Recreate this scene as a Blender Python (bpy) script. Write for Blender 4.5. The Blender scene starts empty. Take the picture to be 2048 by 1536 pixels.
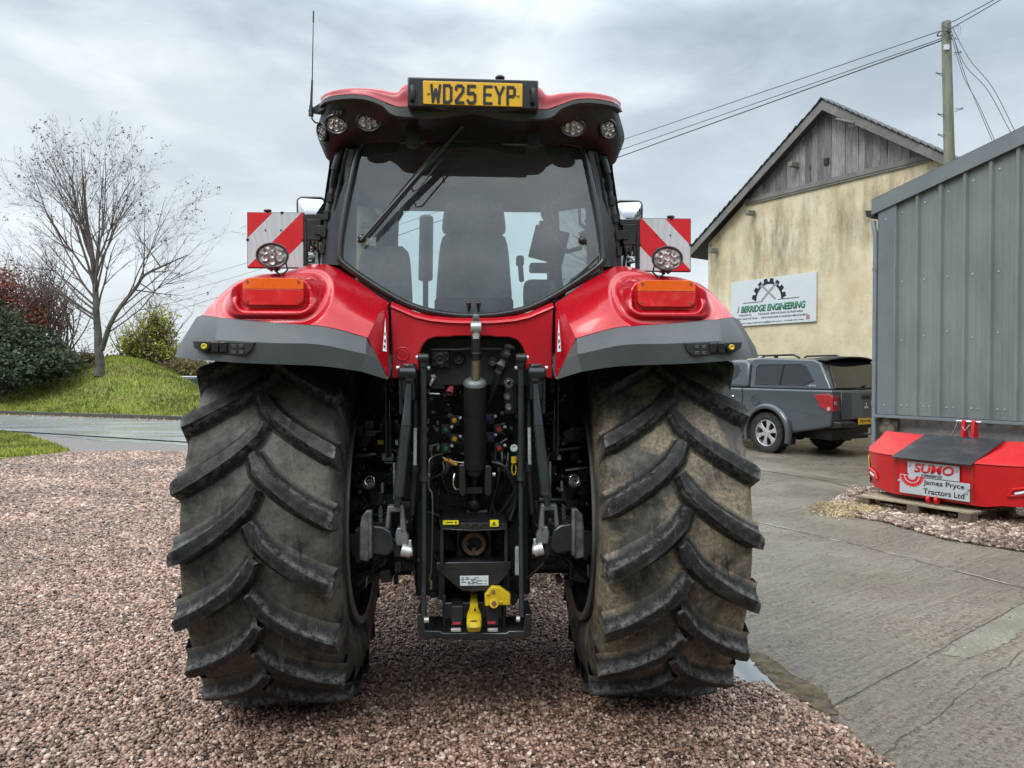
import bpy, math, random
import numpy as np
from mathutils import Vector, Matrix
random.seed(7); RNG = np.random.default_rng(7)
PI = math.pi
sc = bpy.context.scene
C = sc.collection
R = math.radians

# ---------------------------------------------------------------- camera model (used to measure the photo)
F = 1538.0; CX = 1024.0; CY = 768.0; HZ = 742.0; CAMH = 1.70
PITCH = math.atan((CY - HZ) / F)
CAM = Vector((0, 0, CAMH))
def ray(px, py):
    dx = (px - CX) / F; dy = (CY - py) / F
    f = Vector((0, math.cos(PITCH), -math.sin(PITCH))); u = Vector((0, math.sin(PITCH), math.cos(PITCH)))
    return f + Vector((dx, 0, 0)) + u * dy
def at(px, py, Y):
    d = ray(px, py); return CAM + d * (Y / d.y)
def gnd(px, py, z=0.0):
    d = ray(px, py); return CAM + d * ((z - CAMH) / d.z)
class Frame:
    def __init__(s, ox, oy, rz, oz=0.0):
        s.M = Matrix.Translation((ox, oy, oz)) @ Matrix.Rotation(rz, 4, 'Z'); s.I = s.M.inverted(); s.rz = rz; s.o = Vector((ox, oy, oz))
        s.c = s.I @ CAM
    def p(s, px, py, yl):
        d = s.I.to_3x3() @ ray(px, py); return s.c + d * ((yl - s.c.y) / d.y)

# ---------------------------------------------------------------- object helpers
def tag(o, label=None, cat=None, group=None, kind=None):
    if label: o['label'] = label
    if cat: o['category'] = cat
    if group: o['group'] = group
    if kind: o['kind'] = kind
    return o
def empty(name, loc=(0, 0, 0), rz=0.0, parent=None):
    o = bpy.data.objects.new(name, None); C.objects.link(o)
    o.location = loc; o.rotation_euler = (0, 0, rz); o.empty_display_size = 0.1
    if parent: o.parent = parent
    return o
def link_mesh(name, me, mat, parent=None):
    o = bpy.data.objects.new(name, me); C.objects.link(o)
    if mat is not None: me.materials.append(mat)
    if parent: o.parent = parent
    return o

def basis(d):
    d = Vector(d).normalized()
    a = Vector((0, 0, 1)) if abs(d.z) < 0.9 else Vector((1, 0, 0))
    u = d.cross(a).normalized(); v = d.cross(u).normalized()
    return u, v, d

class MB:
    def __init__(s): s.v = []; s.f = []
    def add(s, vs, fs):
        n = len(s.v); s.v += [tuple(v) for v in vs]; s.f += [tuple(i + n for i in f) for f in fs]; return s
    def box(s, c, sz, rot=None):
        c = Vector(c); h = [a / 2 for a in sz]
        vs = [Vector((x * h[0], y * h[1], z * h[2])) for x in (-1, 1) for y in (-1, 1) for z in (-1, 1)]
        if rot is not None:
            vs = [rot @ v for v in vs]
        s.add([c + v for v in vs], [(0, 1, 3, 2), (4, 6, 7, 5), (0, 4, 5, 1), (2, 3, 7, 6), (0, 2, 6, 4), (1, 5, 7, 3)]); return s
    def box2(s, a, b):
        a = Vector(a); b = Vector(b); return s.box((a + b) / 2, [abs(b[i] - a[i]) for i in range(3)])
    def cyl(s, p0, p1, r0, r1=None, n=16, caps=True):
        if r1 is None: r1 = r0
        p0 = Vector(p0); p1 = Vector(p1); u, v, d = basis(p1 - p0)
        vs = []
        for p, r in ((p0, r0), (p1, r1)):
            for i in range(n):
                a = 2 * PI * i / n; vs.append(p + (u * math.cos(a) + v * math.sin(a)) * r)
        fs = [(i, i + n, (i + 1) % n + n, (i + 1) % n) for i in range(n)]
        if caps: fs += [tuple(range(n)), tuple(range(2 * n - 1, n - 1, -1))]
        s.add(vs, fs); return s
    def tube(s, pts, r, n=8, closed=False):
        pts = [Vector(p) for p in pts]; m = len(pts)
        rs = r if isinstance(r, (list, tuple)) else [r] * m
        vs = []; u = None
        for i, p in enumerate(pts):
            if closed: d = pts[(i + 1) % m] - pts[i - 1]
            else: d = pts[min(i + 1, m - 1)] - pts[max(i - 1, 0)]
            if d.length < 1e-9: d = Vector((0, 0, 1))
            d.normalize()
            if u is None: u = basis(d)[0]
            u = (u - d * u.dot(d))
            if u.length < 1e-6: u = basis(d)[0]
            u.normalize(); v = d.cross(u)
            for k in range(n):
                a = 2 * PI * k / n; vs.append(p + (u * math.cos(a) + v * math.sin(a)) * rs[i])
        fs = []
        for i in range(m if closed else m - 1):
            j = (i + 1) % m
            for k in range(n):
                fs.append((i * n + k, i * n + (k + 1) % n, j * n + (k + 1) % n, j * n + k))
        if not closed: fs += [tuple(range(n - 1, -1, -1)), tuple(range((m - 1) * n, m * n))]
        s.add(vs, fs); return s
    def lathe(s, prof, p, axis, n=32, close=False):
        """prof = [(r, h)]"""
        p = Vector(p); u, v, d = basis(axis); m = len(prof); vs = []
        for r, h in prof:
            for k in range(n):
                a = 2 * PI * k / n; vs.append(p + d * h + (u * math.cos(a) + v * math.sin(a)) * max(r, 1e-5))
        fs = []
        for i in range(m if close else m - 1):
            j = (i + 1) % m
            for k in range(n):
                fs.append((i * n + k, j * n + k, j * n + (k + 1) % n, i * n + (k + 1) % n))
        s.add(vs, fs); return s
    def ball(s, c, r, n=14, sc_=(1, 1, 1), rot=None):
        c = Vector(c); m = n // 2; vs = []; fs = []
        for i in range(m + 1):
            t = PI * i / m
            for k in range(n):
                a = 2 * PI * k / n
                q = Vector((math.sin(t) * math.cos(a) * r * sc_[0], math.sin(t) * math.sin(a) * r * sc_[1], math.cos(t) * r * sc_[2]))
                if rot is not None: q = rot @ q
                vs.append(c + q)
        for i in range(m):
            for k in range(n):
                fs.append((i * n + k, (i + 1) * n + k, (i + 1) * n + (k + 1) % n, i * n + (k + 1) % n))
        s.add(vs, fs); return s
    def prism(s, poly, off):
        poly = [Vector(p) for p in poly]; off = Vector(off); n = len(poly)
        s.add(poly + [p + off for p in poly], [tuple(range(n)), tuple(range(2 * n - 1, n - 1, -1))] + [(i, i + n, (i + 1) % n + n, (i + 1) % n) for i in range(n)]); return s
    def grid(s, rows, flip=False):
        nr = len(rows); nc = len(rows[0]); vs = [p for r in rows for p in r]
        fs = []
        for i in range(nr - 1):
            for j in range(nc - 1):
                q = (i * nc + j, i * nc + j + 1, (i + 1) * nc + j + 1, (i + 1) * nc + j)
                fs.append(q[::-1] if flip else q)
        s.add(vs, fs); return s
    def build_each(s, name, mat, parent=None, **kw):
        """one object per connected piece"""
        par = list(range(len(s.v)))
        def fd(a):
            while par[a] != a: par[a] = par[par[a]]; a = par[a]
            return a
        for f in s.f:
            for a in f[1:]: par[fd(a)] = fd(f[0])
        groups = {}
        for f in s.f: groups.setdefault(fd(f[0]), []).append(f)
        out = []
        for fs in groups.values():
            ids = sorted({a for f in fs for a in f}); mp = {a: i for i, a in enumerate(ids)}; m = MB(); m.v = [s.v[a] for a in ids]; m.f = [tuple(mp[a] for a in f) for f in fs]; out.append(m.build(name, mat, parent, **kw))
        return out
    def build(s, name, mat, parent=None, bevel=0.0, angle=35, mirror=False, solid=0.0, label=None, seg=2, fix=True, matrix=None):
        vs = s.v; fs = s.f
        if mirror: vs = [(-v[0], v[1], v[2]) for v in vs]; fs = [f[::-1] for f in fs]
        me = bpy.data.meshes.new(name); me.from_pydata([tuple(v) for v in vs], [], fs)
        if fix:
            import bmesh
            bm = bmesh.new(); bm.from_mesh(me); bmesh.ops.recalc_face_normals(bm, faces=bm.faces[:]); bm.to_mesh(me); bm.free()
        me.polygons.foreach_set('use_smooth', [True] * len(me.polygons))
        me.set_sharp_from_angle(angle=R(angle))
        me.validate(); me.update()
        o = link_mesh(name, me, mat, parent)
        if matrix is not None: o.matrix_local = matrix
        if solid:
            m = o.modifiers.new('Solidify', 'SOLIDIFY'); m.thickness = solid; m.offset = 0
        if bevel:
            m = o.modifiers.new('Bevel', 'BEVEL'); m.width = bevel; m.segments = seg; m.limit_method = 'ANGLE'; m.angle_limit = R(38)
            m.harden_normals = False
        if label: o['label'] = label
        return o

def catmull(p, t):
    """p list of points, t in [0, n-1]"""
    n = len(p); i = min(int(t), n - 2); f = t - i
    p1 = Vector(p[i]); p2 = Vector(p[i + 1])
    p0 = Vector(p[i - 1]) if i > 0 else p1 * 2 - p2
    p3 = Vector(p[i + 2]) if i + 2 < n else p2 * 2 - p1
    return 0.5 * ((2 * p1) + (p2 - p0) * f + (2 * p0 - 5 * p1 + 4 * p2 - p3) * f * f + (3 * p1 - p0 - 3 * p2 + p3) * f ** 3)
def curve(p, n):
    return [catmull(p, (len(p) - 1) * i / (n - 1)) for i in range(n)]
def surf(rows, nr, nc):
    """smooth surface through a control grid (rows x cols)"""
    tmp = [curve(r, nc) for r in rows]
    cols = [curve([tmp[i][j] for i in range(len(rows))], nr) for j in range(nc)]
    return [[cols[j][i] for j in range(nc)] for i in range(nr)]

def text(body, name, mat, parent, origin, w=None, h=None, ux=(1, 0, 0), uz=(0, 0, 1), offset=0.0, depth=0.001, shear=0.0, align='C', space=1.0, label=None):
    """lettering mesh fitted to w x h, centred at origin, in plane (ux,uz)"""
    cu = bpy.data.curves.new('lettering', 'FONT'); cu.body = body; cu.size = 1; cu.offset = offset; cu.extrude = 0.0; cu.shear = shear; cu.space_character = space
    cu.resolution_u = 4
    t = bpy.data.objects.new('lettering', cu); C.objects.link(t)
    dg = bpy.context.evaluated_depsgraph_get(); me = bpy.data.meshes.new_from_object(t.evaluated_get(dg))
    bpy.data.objects.remove(t)
    co = np.array([v.co[:] for v in me.vertices]); mn = co.min(0); mx = co.max(0); sz = mx - mn
    sx = w / sz[0] if w else None; sy = h / sz[1] if h else None
    if sx is None: sx = sy
    if sy is None: sy = sx
    ux = Vector(ux).normalized(); uz = Vector(uz).normalized(); nn = ux.cross(uz); origin = Vector(origin)
    for v in me.vertices:
        a = (v.co.x - (mn[0] + mx[0]) / 2) * sx; b = (v.co.y - (mn[1] + mx[1]) / 2) * sy
        v.co = origin + ux * a + uz * b
    me.name = name; me.materials.clear()
    o = link_mesh(name, me, mat, parent)
    m = o.modifiers.new('Solidify', 'SOLIDIFY'); m.thickness = depth; m.offset = 0
    if label: o['label'] = label
    return o

# ---------------------------------------------------------------- materials
def srgb(r, g, b):
    f = lambda c: (c / 255 / 12.92) if c / 255 <= 0.04045 else ((c / 255 + 0.055) / 1.055) ** 2.4
    return (f(r), f(g), f(b), 1)
class Mat:
    def __init__(s, name):
        s.m = bpy.data.materials.new(name); s.m.use_nodes = True; s.nt = s.m.node_tree; s.n = s.nt.nodes; s.l = s.nt.links
        s.b = s.n['Principled BSDF']; s.out = s.n['Material Output']
    def node(s, t, **kw):
        n = s.n.new(t)
        for k, v in kw.items(): setattr(n, k, v)
        return n
    def set(s, **kw):
        for k, v in kw.items(): s.b.inputs[k.replace('_', ' ')].default_value = v
        return s
    def coord(s, scale=(1, 1, 1), kind='Object'):
        tc = s.node('ShaderNodeTexCoord'); mp = s.node('ShaderNodeMapping'); mp.inputs['Scale'].default_value = scale
        s.l.new(tc.outputs[kind], mp.inputs['Vector']); return mp.outputs['Vector']
    def noise(s, scale, detail=4, rough=0.55, vec=None, dist=0.0, out='Fac'):
        n = s.node('ShaderNodeTexNoise'); n.inputs['Scale'].default_value = scale; n.inputs['Detail'].default_value = detail
        n.inputs['Roughness'].default_value = rough; n.inputs['Distortion'].default_value = dist
        s.l.new(vec if vec is not None else s.coord(), n.inputs['Vector']); return n.outputs[out]
    def ramp(s, fac, stops, interp='LINEAR'):
        r = s.node('ShaderNodeValToRGB'); r.color_ramp.interpolation = interp
        e = r.color_ramp.elements
        while len(e) < len(stops): e.new(0.5)
        for i, (p, c) in enumerate(stops):
            e[i].position = p; e[i].color = c if len(c) == 4 else (*c, 1)
        s.l.new(fac, r.inputs['Fac']); return r.outputs['Color']
    def mix(s, fac, a, b, blend='MIX'):
        n = s.node('ShaderNodeMix', data_type='RGBA', blend_type=blend)
        for sock, val in ((n.inputs[0], fac), (n.inputs[6], a), (n.inputs[7], b)):
            if hasattr(val, 'is_output') or isinstance(val, bpy.types.NodeSocket): s.l.new(val, sock)
            else: sock.default_value = val
        return n.outputs[2]
    def math(s, op, a, b=None, clamp=False):
        n = s.node('ShaderNodeMath', operation=op); n.use_clamp = clamp
        for sock, val in ((n.inputs[0], a), (n.inputs[1], b)):
            if val is None: continue
            if isinstance(val, bpy.types.NodeSocket): s.l.new(val, sock)
            else: sock.default_value = val
        return n.outputs[0]
    def bump(s, h, strength=0.3, dist=0.01, normal=None):
        n = s.node('ShaderNodeBump'); n.inputs['Strength'].default_value = strength; n.inputs['Distance'].default_value = dist
        s.l.new(h, n.inputs['Height'])
        if normal is not None: s.l.new(normal, n.inputs['Normal'])
        s.l.new(n.outputs['Normal'], s.b.inputs['Normal']); return n.outputs['Normal']
    def col(s, c):
        s.l.new(c, s.b.inputs['Base Color']) if isinstance(c, bpy.types.NodeSocket) else s.set(Base_Color=c); return s
    def rough(s, c):
        s.l.new(c, s.b.inputs['Roughness']) if isinstance(c, bpy.types.NodeSocket) else s.set(Roughness=c); return s

def simple(name, c, rough=0.5, metal=0.0, var=0.15, scale=12, bump=0.0, coat=0.0, spec=None, dirt=None, dirt_amt=0.0):
    m = Mat(name)
    c = tuple(c) if len(c) == 4 else (*c, 1)
    lo = tuple(max(0, x * (1 - var)) for x in c[:3]) + (1,); hi = tuple(min(1, x * (1 + var)) for x in c[:3]) + (1,)
    f = m.noise(scale, 5, 0.6)
    cc = m.ramp(f, [(0.3, lo), (0.7, hi)])
    if dirt is not None:
        g = m.noise(scale * 0.5, 8, 0.7); g2 = m.math('MULTIPLY', m.ramp(g, [(0.45, (0, 0, 0)), (0.72, (1, 1, 1))]), dirt_amt)
        cc = m.mix(g2, cc, dirt if len(dirt) == 4 else (*dirt, 1))
    m.col(cc)
    m.rough(m.ramp(m.noise(scale * 1.7, 4), [(0.3, (rough * 0.85,) * 3), (0.7, (min(1, rough * 1.15),) * 3)]))
    m.set(Metallic=metal)
    if coat: m.set(Coat_Weight=coat, Coat_Roughness=0.06)
    if spec is not None: m.b.inputs['Specular IOR Level'].default_value = spec
    if bump: m.bump(m.noise(scale * 8, 4), bump, 0.004)
    return m.m

M = {}
# red paint, wet and slightly specked
m = Mat('red_paint'); m.col(m.ramp(m.noise(3, 4), [(0.3, (0.46, 0.004, 0.012)), (0.7, (0.56, 0.007, 0.018))]))
m.set(Metallic=0.15, Coat_Weight=0.42, Coat_Roughness=0.06); m.rough(m.ramp(m.noise(300, 2), [(0.35, (0.22,) * 3), (0.7, (0.34,) * 3)]))
vn = m.node('ShaderNodeTexVoronoi'); vn.inputs['Scale'].default_value = 90; m.l.new(m.coord(), vn.inputs['Vector'])
drop = m.ramp(vn.outputs['Distance'], [(0.0, (1, 1, 1)), (0.16, (0, 0, 0))]); m.bump(m.math('MULTIPLY', drop, m.ramp(m.noise(6, 2), [(0.48, (0, 0, 0)), (0.6, (1, 1, 1))])), 0.25, 0.002)
M['red'] = m.m
M['red_weight'] = simple('red_weight_paint', (0.56, 0.006, 0.010), 0.42, 0.0, 0.08, 6, 0.15, coat=0.25)
M['red_roof'] = simple('red_roof_paint', (0.40, 0.010, 0.020), 0.4, 0.0, 0.15, 6, 0.05, coat=0.25)
m = Mat('grey_plastic'); g = m.noise(5, 8, 0.7)
m.col(m.ramp(g, [(0.25, (0.062, 0.067, 0.072)), (0.6, (0.085, 0.091, 0.097)), (0.85, (0.12, 0.12, 0.117))])); m.set(Roughness=0.52); m.bump(m.noise(350, 3), 0.25, 0.002)
M['grey'] = m.m
M['black'] = simple('black_paint', (0.012, 0.013, 0.015), 0.30, 0.0, 0.3, 9, 0.08, coat=0.3, dirt=(0.05, 0.05, 0.048), dirt_amt=0.35)
M['blackmatt'] = simple('black_plastic', (0.012, 0.0125, 0.014), 0.5, 0.0, 0.3, 14, 0.2, dirt=(0.04, 0.038, 0.035), dirt_amt=0.4)
M['darkcast'] = simple('dark_cast_iron', (0.015, 0.0165, 0.019), 0.42, 0.2, 0.4, 10, 0.4, dirt=(0.03, 0.028, 0.025), dirt_amt=0.5)
M['liner'] = simple('headliner_cloth', (0.10, 0.102, 0.112), 0.9, 0.0, 0.2, 8)
M['rubber_hose'] = simple('hose_rubber', (0.012, 0.012, 0.013), 0.45, 0.0, 0.2, 20)
M['steel'] = simple('bare_steel', (0.62, 0.62, 0.60), 0.32, 0.6, 0.3, 20, 0.2, dirt=(0.10, 0.08, 0.06), dirt_amt=0.5)
M['chrome'] = simple('chrome_rod', (0.75, 0.76, 0.78), 0.14, 1.0, 0.1, 20)
M['castgrey'] = simple('cast_grey_steel', (0.17, 0.18, 0.19), 0.45, 0.4, 0.3, 16, 0.4, dirt=(0.06, 0.05, 0.04), dirt_amt=0.5)
M['yellow'] = simple('yellow_paint', (0.72, 0.50, 0.008), 0.38, 0.0, 0.12, 14, 0.1, coat=0.2, dirt=(0.05, 0.04, 0.02), dirt_amt=0.5)
M['yellow_worn'] = simple('worn_yellow_paint', (0.62, 0.43, 0.01), 0.38, 0.0, 0.2, 22, 0.1, coat=0.2, dirt=(0.02, 0.016, 0.012), dirt_amt=1.0)
M['yellow_sticker'] = simple('yellow_sticker', (0.85, 0.72, 0.01), 0.45, 0.0, 0.06, 10)
M['orange_y'] = simple('amber_plastic', (0.62, 0.30, 0.02), 0.4, 0.0, 0.1, 10)
M['rust'] = simple('rusty_ring', (0.17, 0.085, 0.06), 0.6, 0.2, 0.35, 30, 0.5)
M['white'] = simple('white_label', (0.62, 0.66, 0.70), 0.4, 0.0, 0.06, 9)
M['ink'] = simple('black_ink', (0.01, 0.01, 0.012), 0.5, 0.0, 0.1, 9)
M['plate_y'] = simple('yellow_plate_sheet', (0.80, 0.43, 0.006), 0.3, 0.0, 0.04, 9, coat=0.4)
M['green_c'] = simple('green_cap', (0.02, 0.13, 0.06), 0.4, 0.0, 0.1, 9)
M['blue_c'] = simple('blue_cap', (0.02, 0.025, 0.13), 0.4, 0.0, 0.1, 9)
M['red_c'] = simple('red_cap', (0.45, 0.03, 0.04), 0.4, 0.0, 0.1, 9)
M['pink'] = simple('faded_red_coupler', (0.50, 0.10, 0.14), 0.4, 0.3, 0.2, 20)
M['palerod'] = simple('pale_polished_rod', (0.62, 0.63, 0.65), 0.3, 0.3, 0.1, 20)
M['palegrey'] = simple('pale_grey_plastic', (0.32, 0.34, 0.36), 0.45, 0.0, 0.15, 12)
M['brass'] = simple('dull_brass', (0.35, 0.30, 0.20), 0.35, 0.8, 0.3, 20)
M['seat'] = simple('grey_seat_cloth', (0.24, 0.23, 0.225), 0.9, 0, 0.2, 30, 0.3)
M['beige'] = simple('beige_seat_cloth', (0.62, 0.48, 0.34), 0.9, 0, 0.15, 30, 0.3)
# lamp lens: domed facets
m = Mat('clear_lamp_lens'); vn = m.node('ShaderNodeTexVoronoi'); vn.inputs['Scale'].default_value = 45; m.l.new(m.coord(), vn.inputs['Vector'])
m.col(m.ramp(vn.outputs['Distance'], [(0.1, (0.80, 0.76, 0.76)), (0.42, (0.52, 0.47, 0.47)), (0.7, (0.22, 0.19, 0.19))])); m.set(Metallic=0.2, Roughness=0.3, Coat_Weight=1.0); m.bump(vn.outputs['Distance'], 0.6, 0.01)
M['lens'] = m.m
def lensmat(name, c):
    m = Mat(name); w = m.node('ShaderNodeTexWave'); w.inputs['Scale'].default_value = 60; w.bands_direction = 'X'; m.l.new(m.coord(), w.inputs['Vector'])
    m.col(m.ramp(m.noise(15, 3), [(0.3, tuple(x * 0.8 for x in c)), (0.7, c)])); m.set(Roughness=0.25, Coat_Weight=0.8)
    m.b.inputs['Emission Color'].default_value = (*c, 1); m.b.inputs['Emission Strength'].default_value = 0.0
    m.bump(w.outputs['Fac'], 0.25, 0.002); return m.m
M['amber'] = lensmat('amber_lens', (1.0, 0.145, 0.008)); M['redlens'] = lensmat('red_lens', (0.80, 0.02, 0.022))
# reflective board sheets
m = Mat('white_reflective'); w = m.node('ShaderNodeTexWave'); w.inputs['Scale'].default_value = 5; w.bands_direction = 'X'; w.inputs['Distortion'].default_value = 3; m.l.new(m.coord(), w.inputs['Vector'])
m.col(m.ramp(w.outputs['Fac'], [(0, (0.54, 0.55, 0.58)), (0.85, (0.60, 0.62, 0.65)), (1, (0.52, 0.53, 0.56))])); m.set(Roughness=0.4); M['refl_white'] = m.m
M['refl_red'] = simple('red_reflective', (0.62, 0.012, 0.018), 0.4, 0, 0.06, 8)
# mirror
M['mirror'] = simple('mirror_glass', (0.75, 0.78, 0.8), 0.02, 1.0, 0.02, 5)

# glass: thin tinted, dusty
def glass(name, tint, dust=0.08, dustcol=(0.30, 0.33, 0.36), refl=1.0, ior=1.5):
    m = Mat(name); tr = m.node('ShaderNodeBsdfTransparent'); tr.inputs[0].default_value = (*tint, 1)
    gl = m.node('ShaderNodeBsdfGlossy'); gl.inputs['Roughness'].default_value = 0.02; gl.inputs[0].default_value = (refl, refl, refl, 1)
    df = m.node('ShaderNodeBsdfDiffuse'); df.inputs[0].default_value = (*dustcol, 1)
    fr = m.node('ShaderNodeFresnel'); fr.inputs['IOR'].default_value = ior
    n = m.ramp(m.noise(3.5, 7, 0.65, vec=m.coord((1, 1, 0.5))), [(0.3, (dust * 0.4,) * 3), (0.75, (dust * 1.7,) * 3)])
    m1 = m.node('ShaderNodeMixShader'); m2 = m.node('ShaderNodeMixShader')
    m.l.new(n, m1.inputs[0]); m.l.new(tr.outputs[0], m1.inputs[1]); m.l.new(df.outputs[0], m1.inputs[2])
    m.l.new(fr.outputs[0], m2.inputs[0]); m.l.new(m1.outputs[0], m2.inputs[1]); m.l.new(gl.outputs[0], m2.inputs[2])
    m.l.new(m2.outputs[0], m.out.inputs['Surface']); return m.m
M['glass'] = glass('rear_window_glass', (0.78, 0.87, 0.87), 0.12, (0.34, 0.37, 0.41), ior=1.75)
M['sideglass'] = glass('green_tint_glass', (0.78, 0.90, 0.89), 0.02, refl=.35)

def tyre_mat(name, dust_amt, dustcol, *_):
    m = Mat(name); lug = m.node('ShaderNodeAttribute'); lug.attribute_name = 'lug'; edg = m.node('ShaderNodeAttribute'); edg.attribute_name = 'edge'
    L_ = m.ramp(lug.outputs['Fac'], [(.15, (1, 1, 1)), (.85, (0, 0, 0))])
    big = m.ramp(m.noise(2.6, 7, 0.68, vec=m.coord((1.3, 1, 1)), dist=.4), [(0.43, (0.03, 0.03, 0.03)), (0.57, (1, 1, 1))])
    fine = m.ramp(m.noise(55, 9, 0.8), [(0.42, (0, 0, 0)), (0.58, (1, 1, 1))])
    d = m.math('MULTIPLY', m.math('MULTIPLY', L_, big), m.math('MULTIPLY', m.math('ADD', m.math('MULTIPLY', fine, .75), .25), dust_amt), clamp=True)
    base = m.ramp(m.noise(14, 9, 0.75), [(0.38, (0.005, 0.005, 0.006)), (0.56, (0.014, 0.014, 0.015)), (0.68, (0.042, 0.041, 0.040))])
    low = m.ramp(m.noise(7, 8, 0.72), [(0.38, (0.020, 0.019, 0.018)), (0.6, (0.085, 0.079, 0.070))])
    c1 = m.mix(L_, base, low)
    st = m.ramp(m.noise(8, 9, 0.8, vec=m.coord((3, 1, 0.7)), dist=0.8), [(0.56, (0, 0, 0)), (0.66, (1, 1, 1))])
    c2 = m.mix(m.math('MULTIPLY', st, 0.55), c1, (0.15, 0.145, 0.135, 1))
    en = m.ramp(m.noise(30, 6, 0.8), [(0.44, (0, 0, 0)), (0.58, (1, 1, 1))])
    c2 = m.mix(m.math('MULTIPLY', edg.outputs['Fac'], m.math('MULTIPLY', en, 0.7)), c2, (0.20, 0.195, 0.185, 1))
    c3 = m.mix(d, c2, (*dustcol, 1))
    wet = m.ramp(m.noise(4, 8, .75, vec=m.coord((5, 1, 1)), dist=.3), [(.60, (0, 0, 0)), (.66, (1, 1, 1))]); c3 = m.mix(m.math('MULTIPLY', wet, .75), c3, (.006, .006, .006, 1))
    m.col(c3); m.b.inputs['Specular IOR Level'].default_value = .32; m.rough(m.ramp(m.noise(6, 6, .7), [(0.40, (0.38,) * 3), (0.60, (0.75,) * 3)]))
    n1 = m.bump(m.noise(18, 8, 0.75), 0.35, 0.012); m.bump(m.noise(120, 6, 0.7), 0.4, 0.003, normal=n1)
    return m.m
M['tyre_l'] = tyre_mat('rubber_left', 0.34, (0.25, 0.21, 0.16))
M['tyre_r'] = tyre_mat('rubber_right', 0.85, (0.36, 0.285, 0.195))
M['tyre_f'] = tyre_mat('rubber_front', 0.3, (0.15, 0.13, 0.10))
# ================================================================ TRACTOR
YAW = math.atan((CX - 945.0) / F); TD = 4.145
TF = Frame(-math.sin(YAW) * TD, math.cos(YAW) * TD, YAW)
P = TF.p
tractor = empty('tractor', TF.o, YAW)
tag(tractor, 'large red tractor with grey mudguards seen from behind', 'tractor')
KY = lambda y: (TD + y) / F     # metres per pixel at depth y

def both(fn, **kw):
    for mir in (False, True): fn(mir, **kw)

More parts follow.
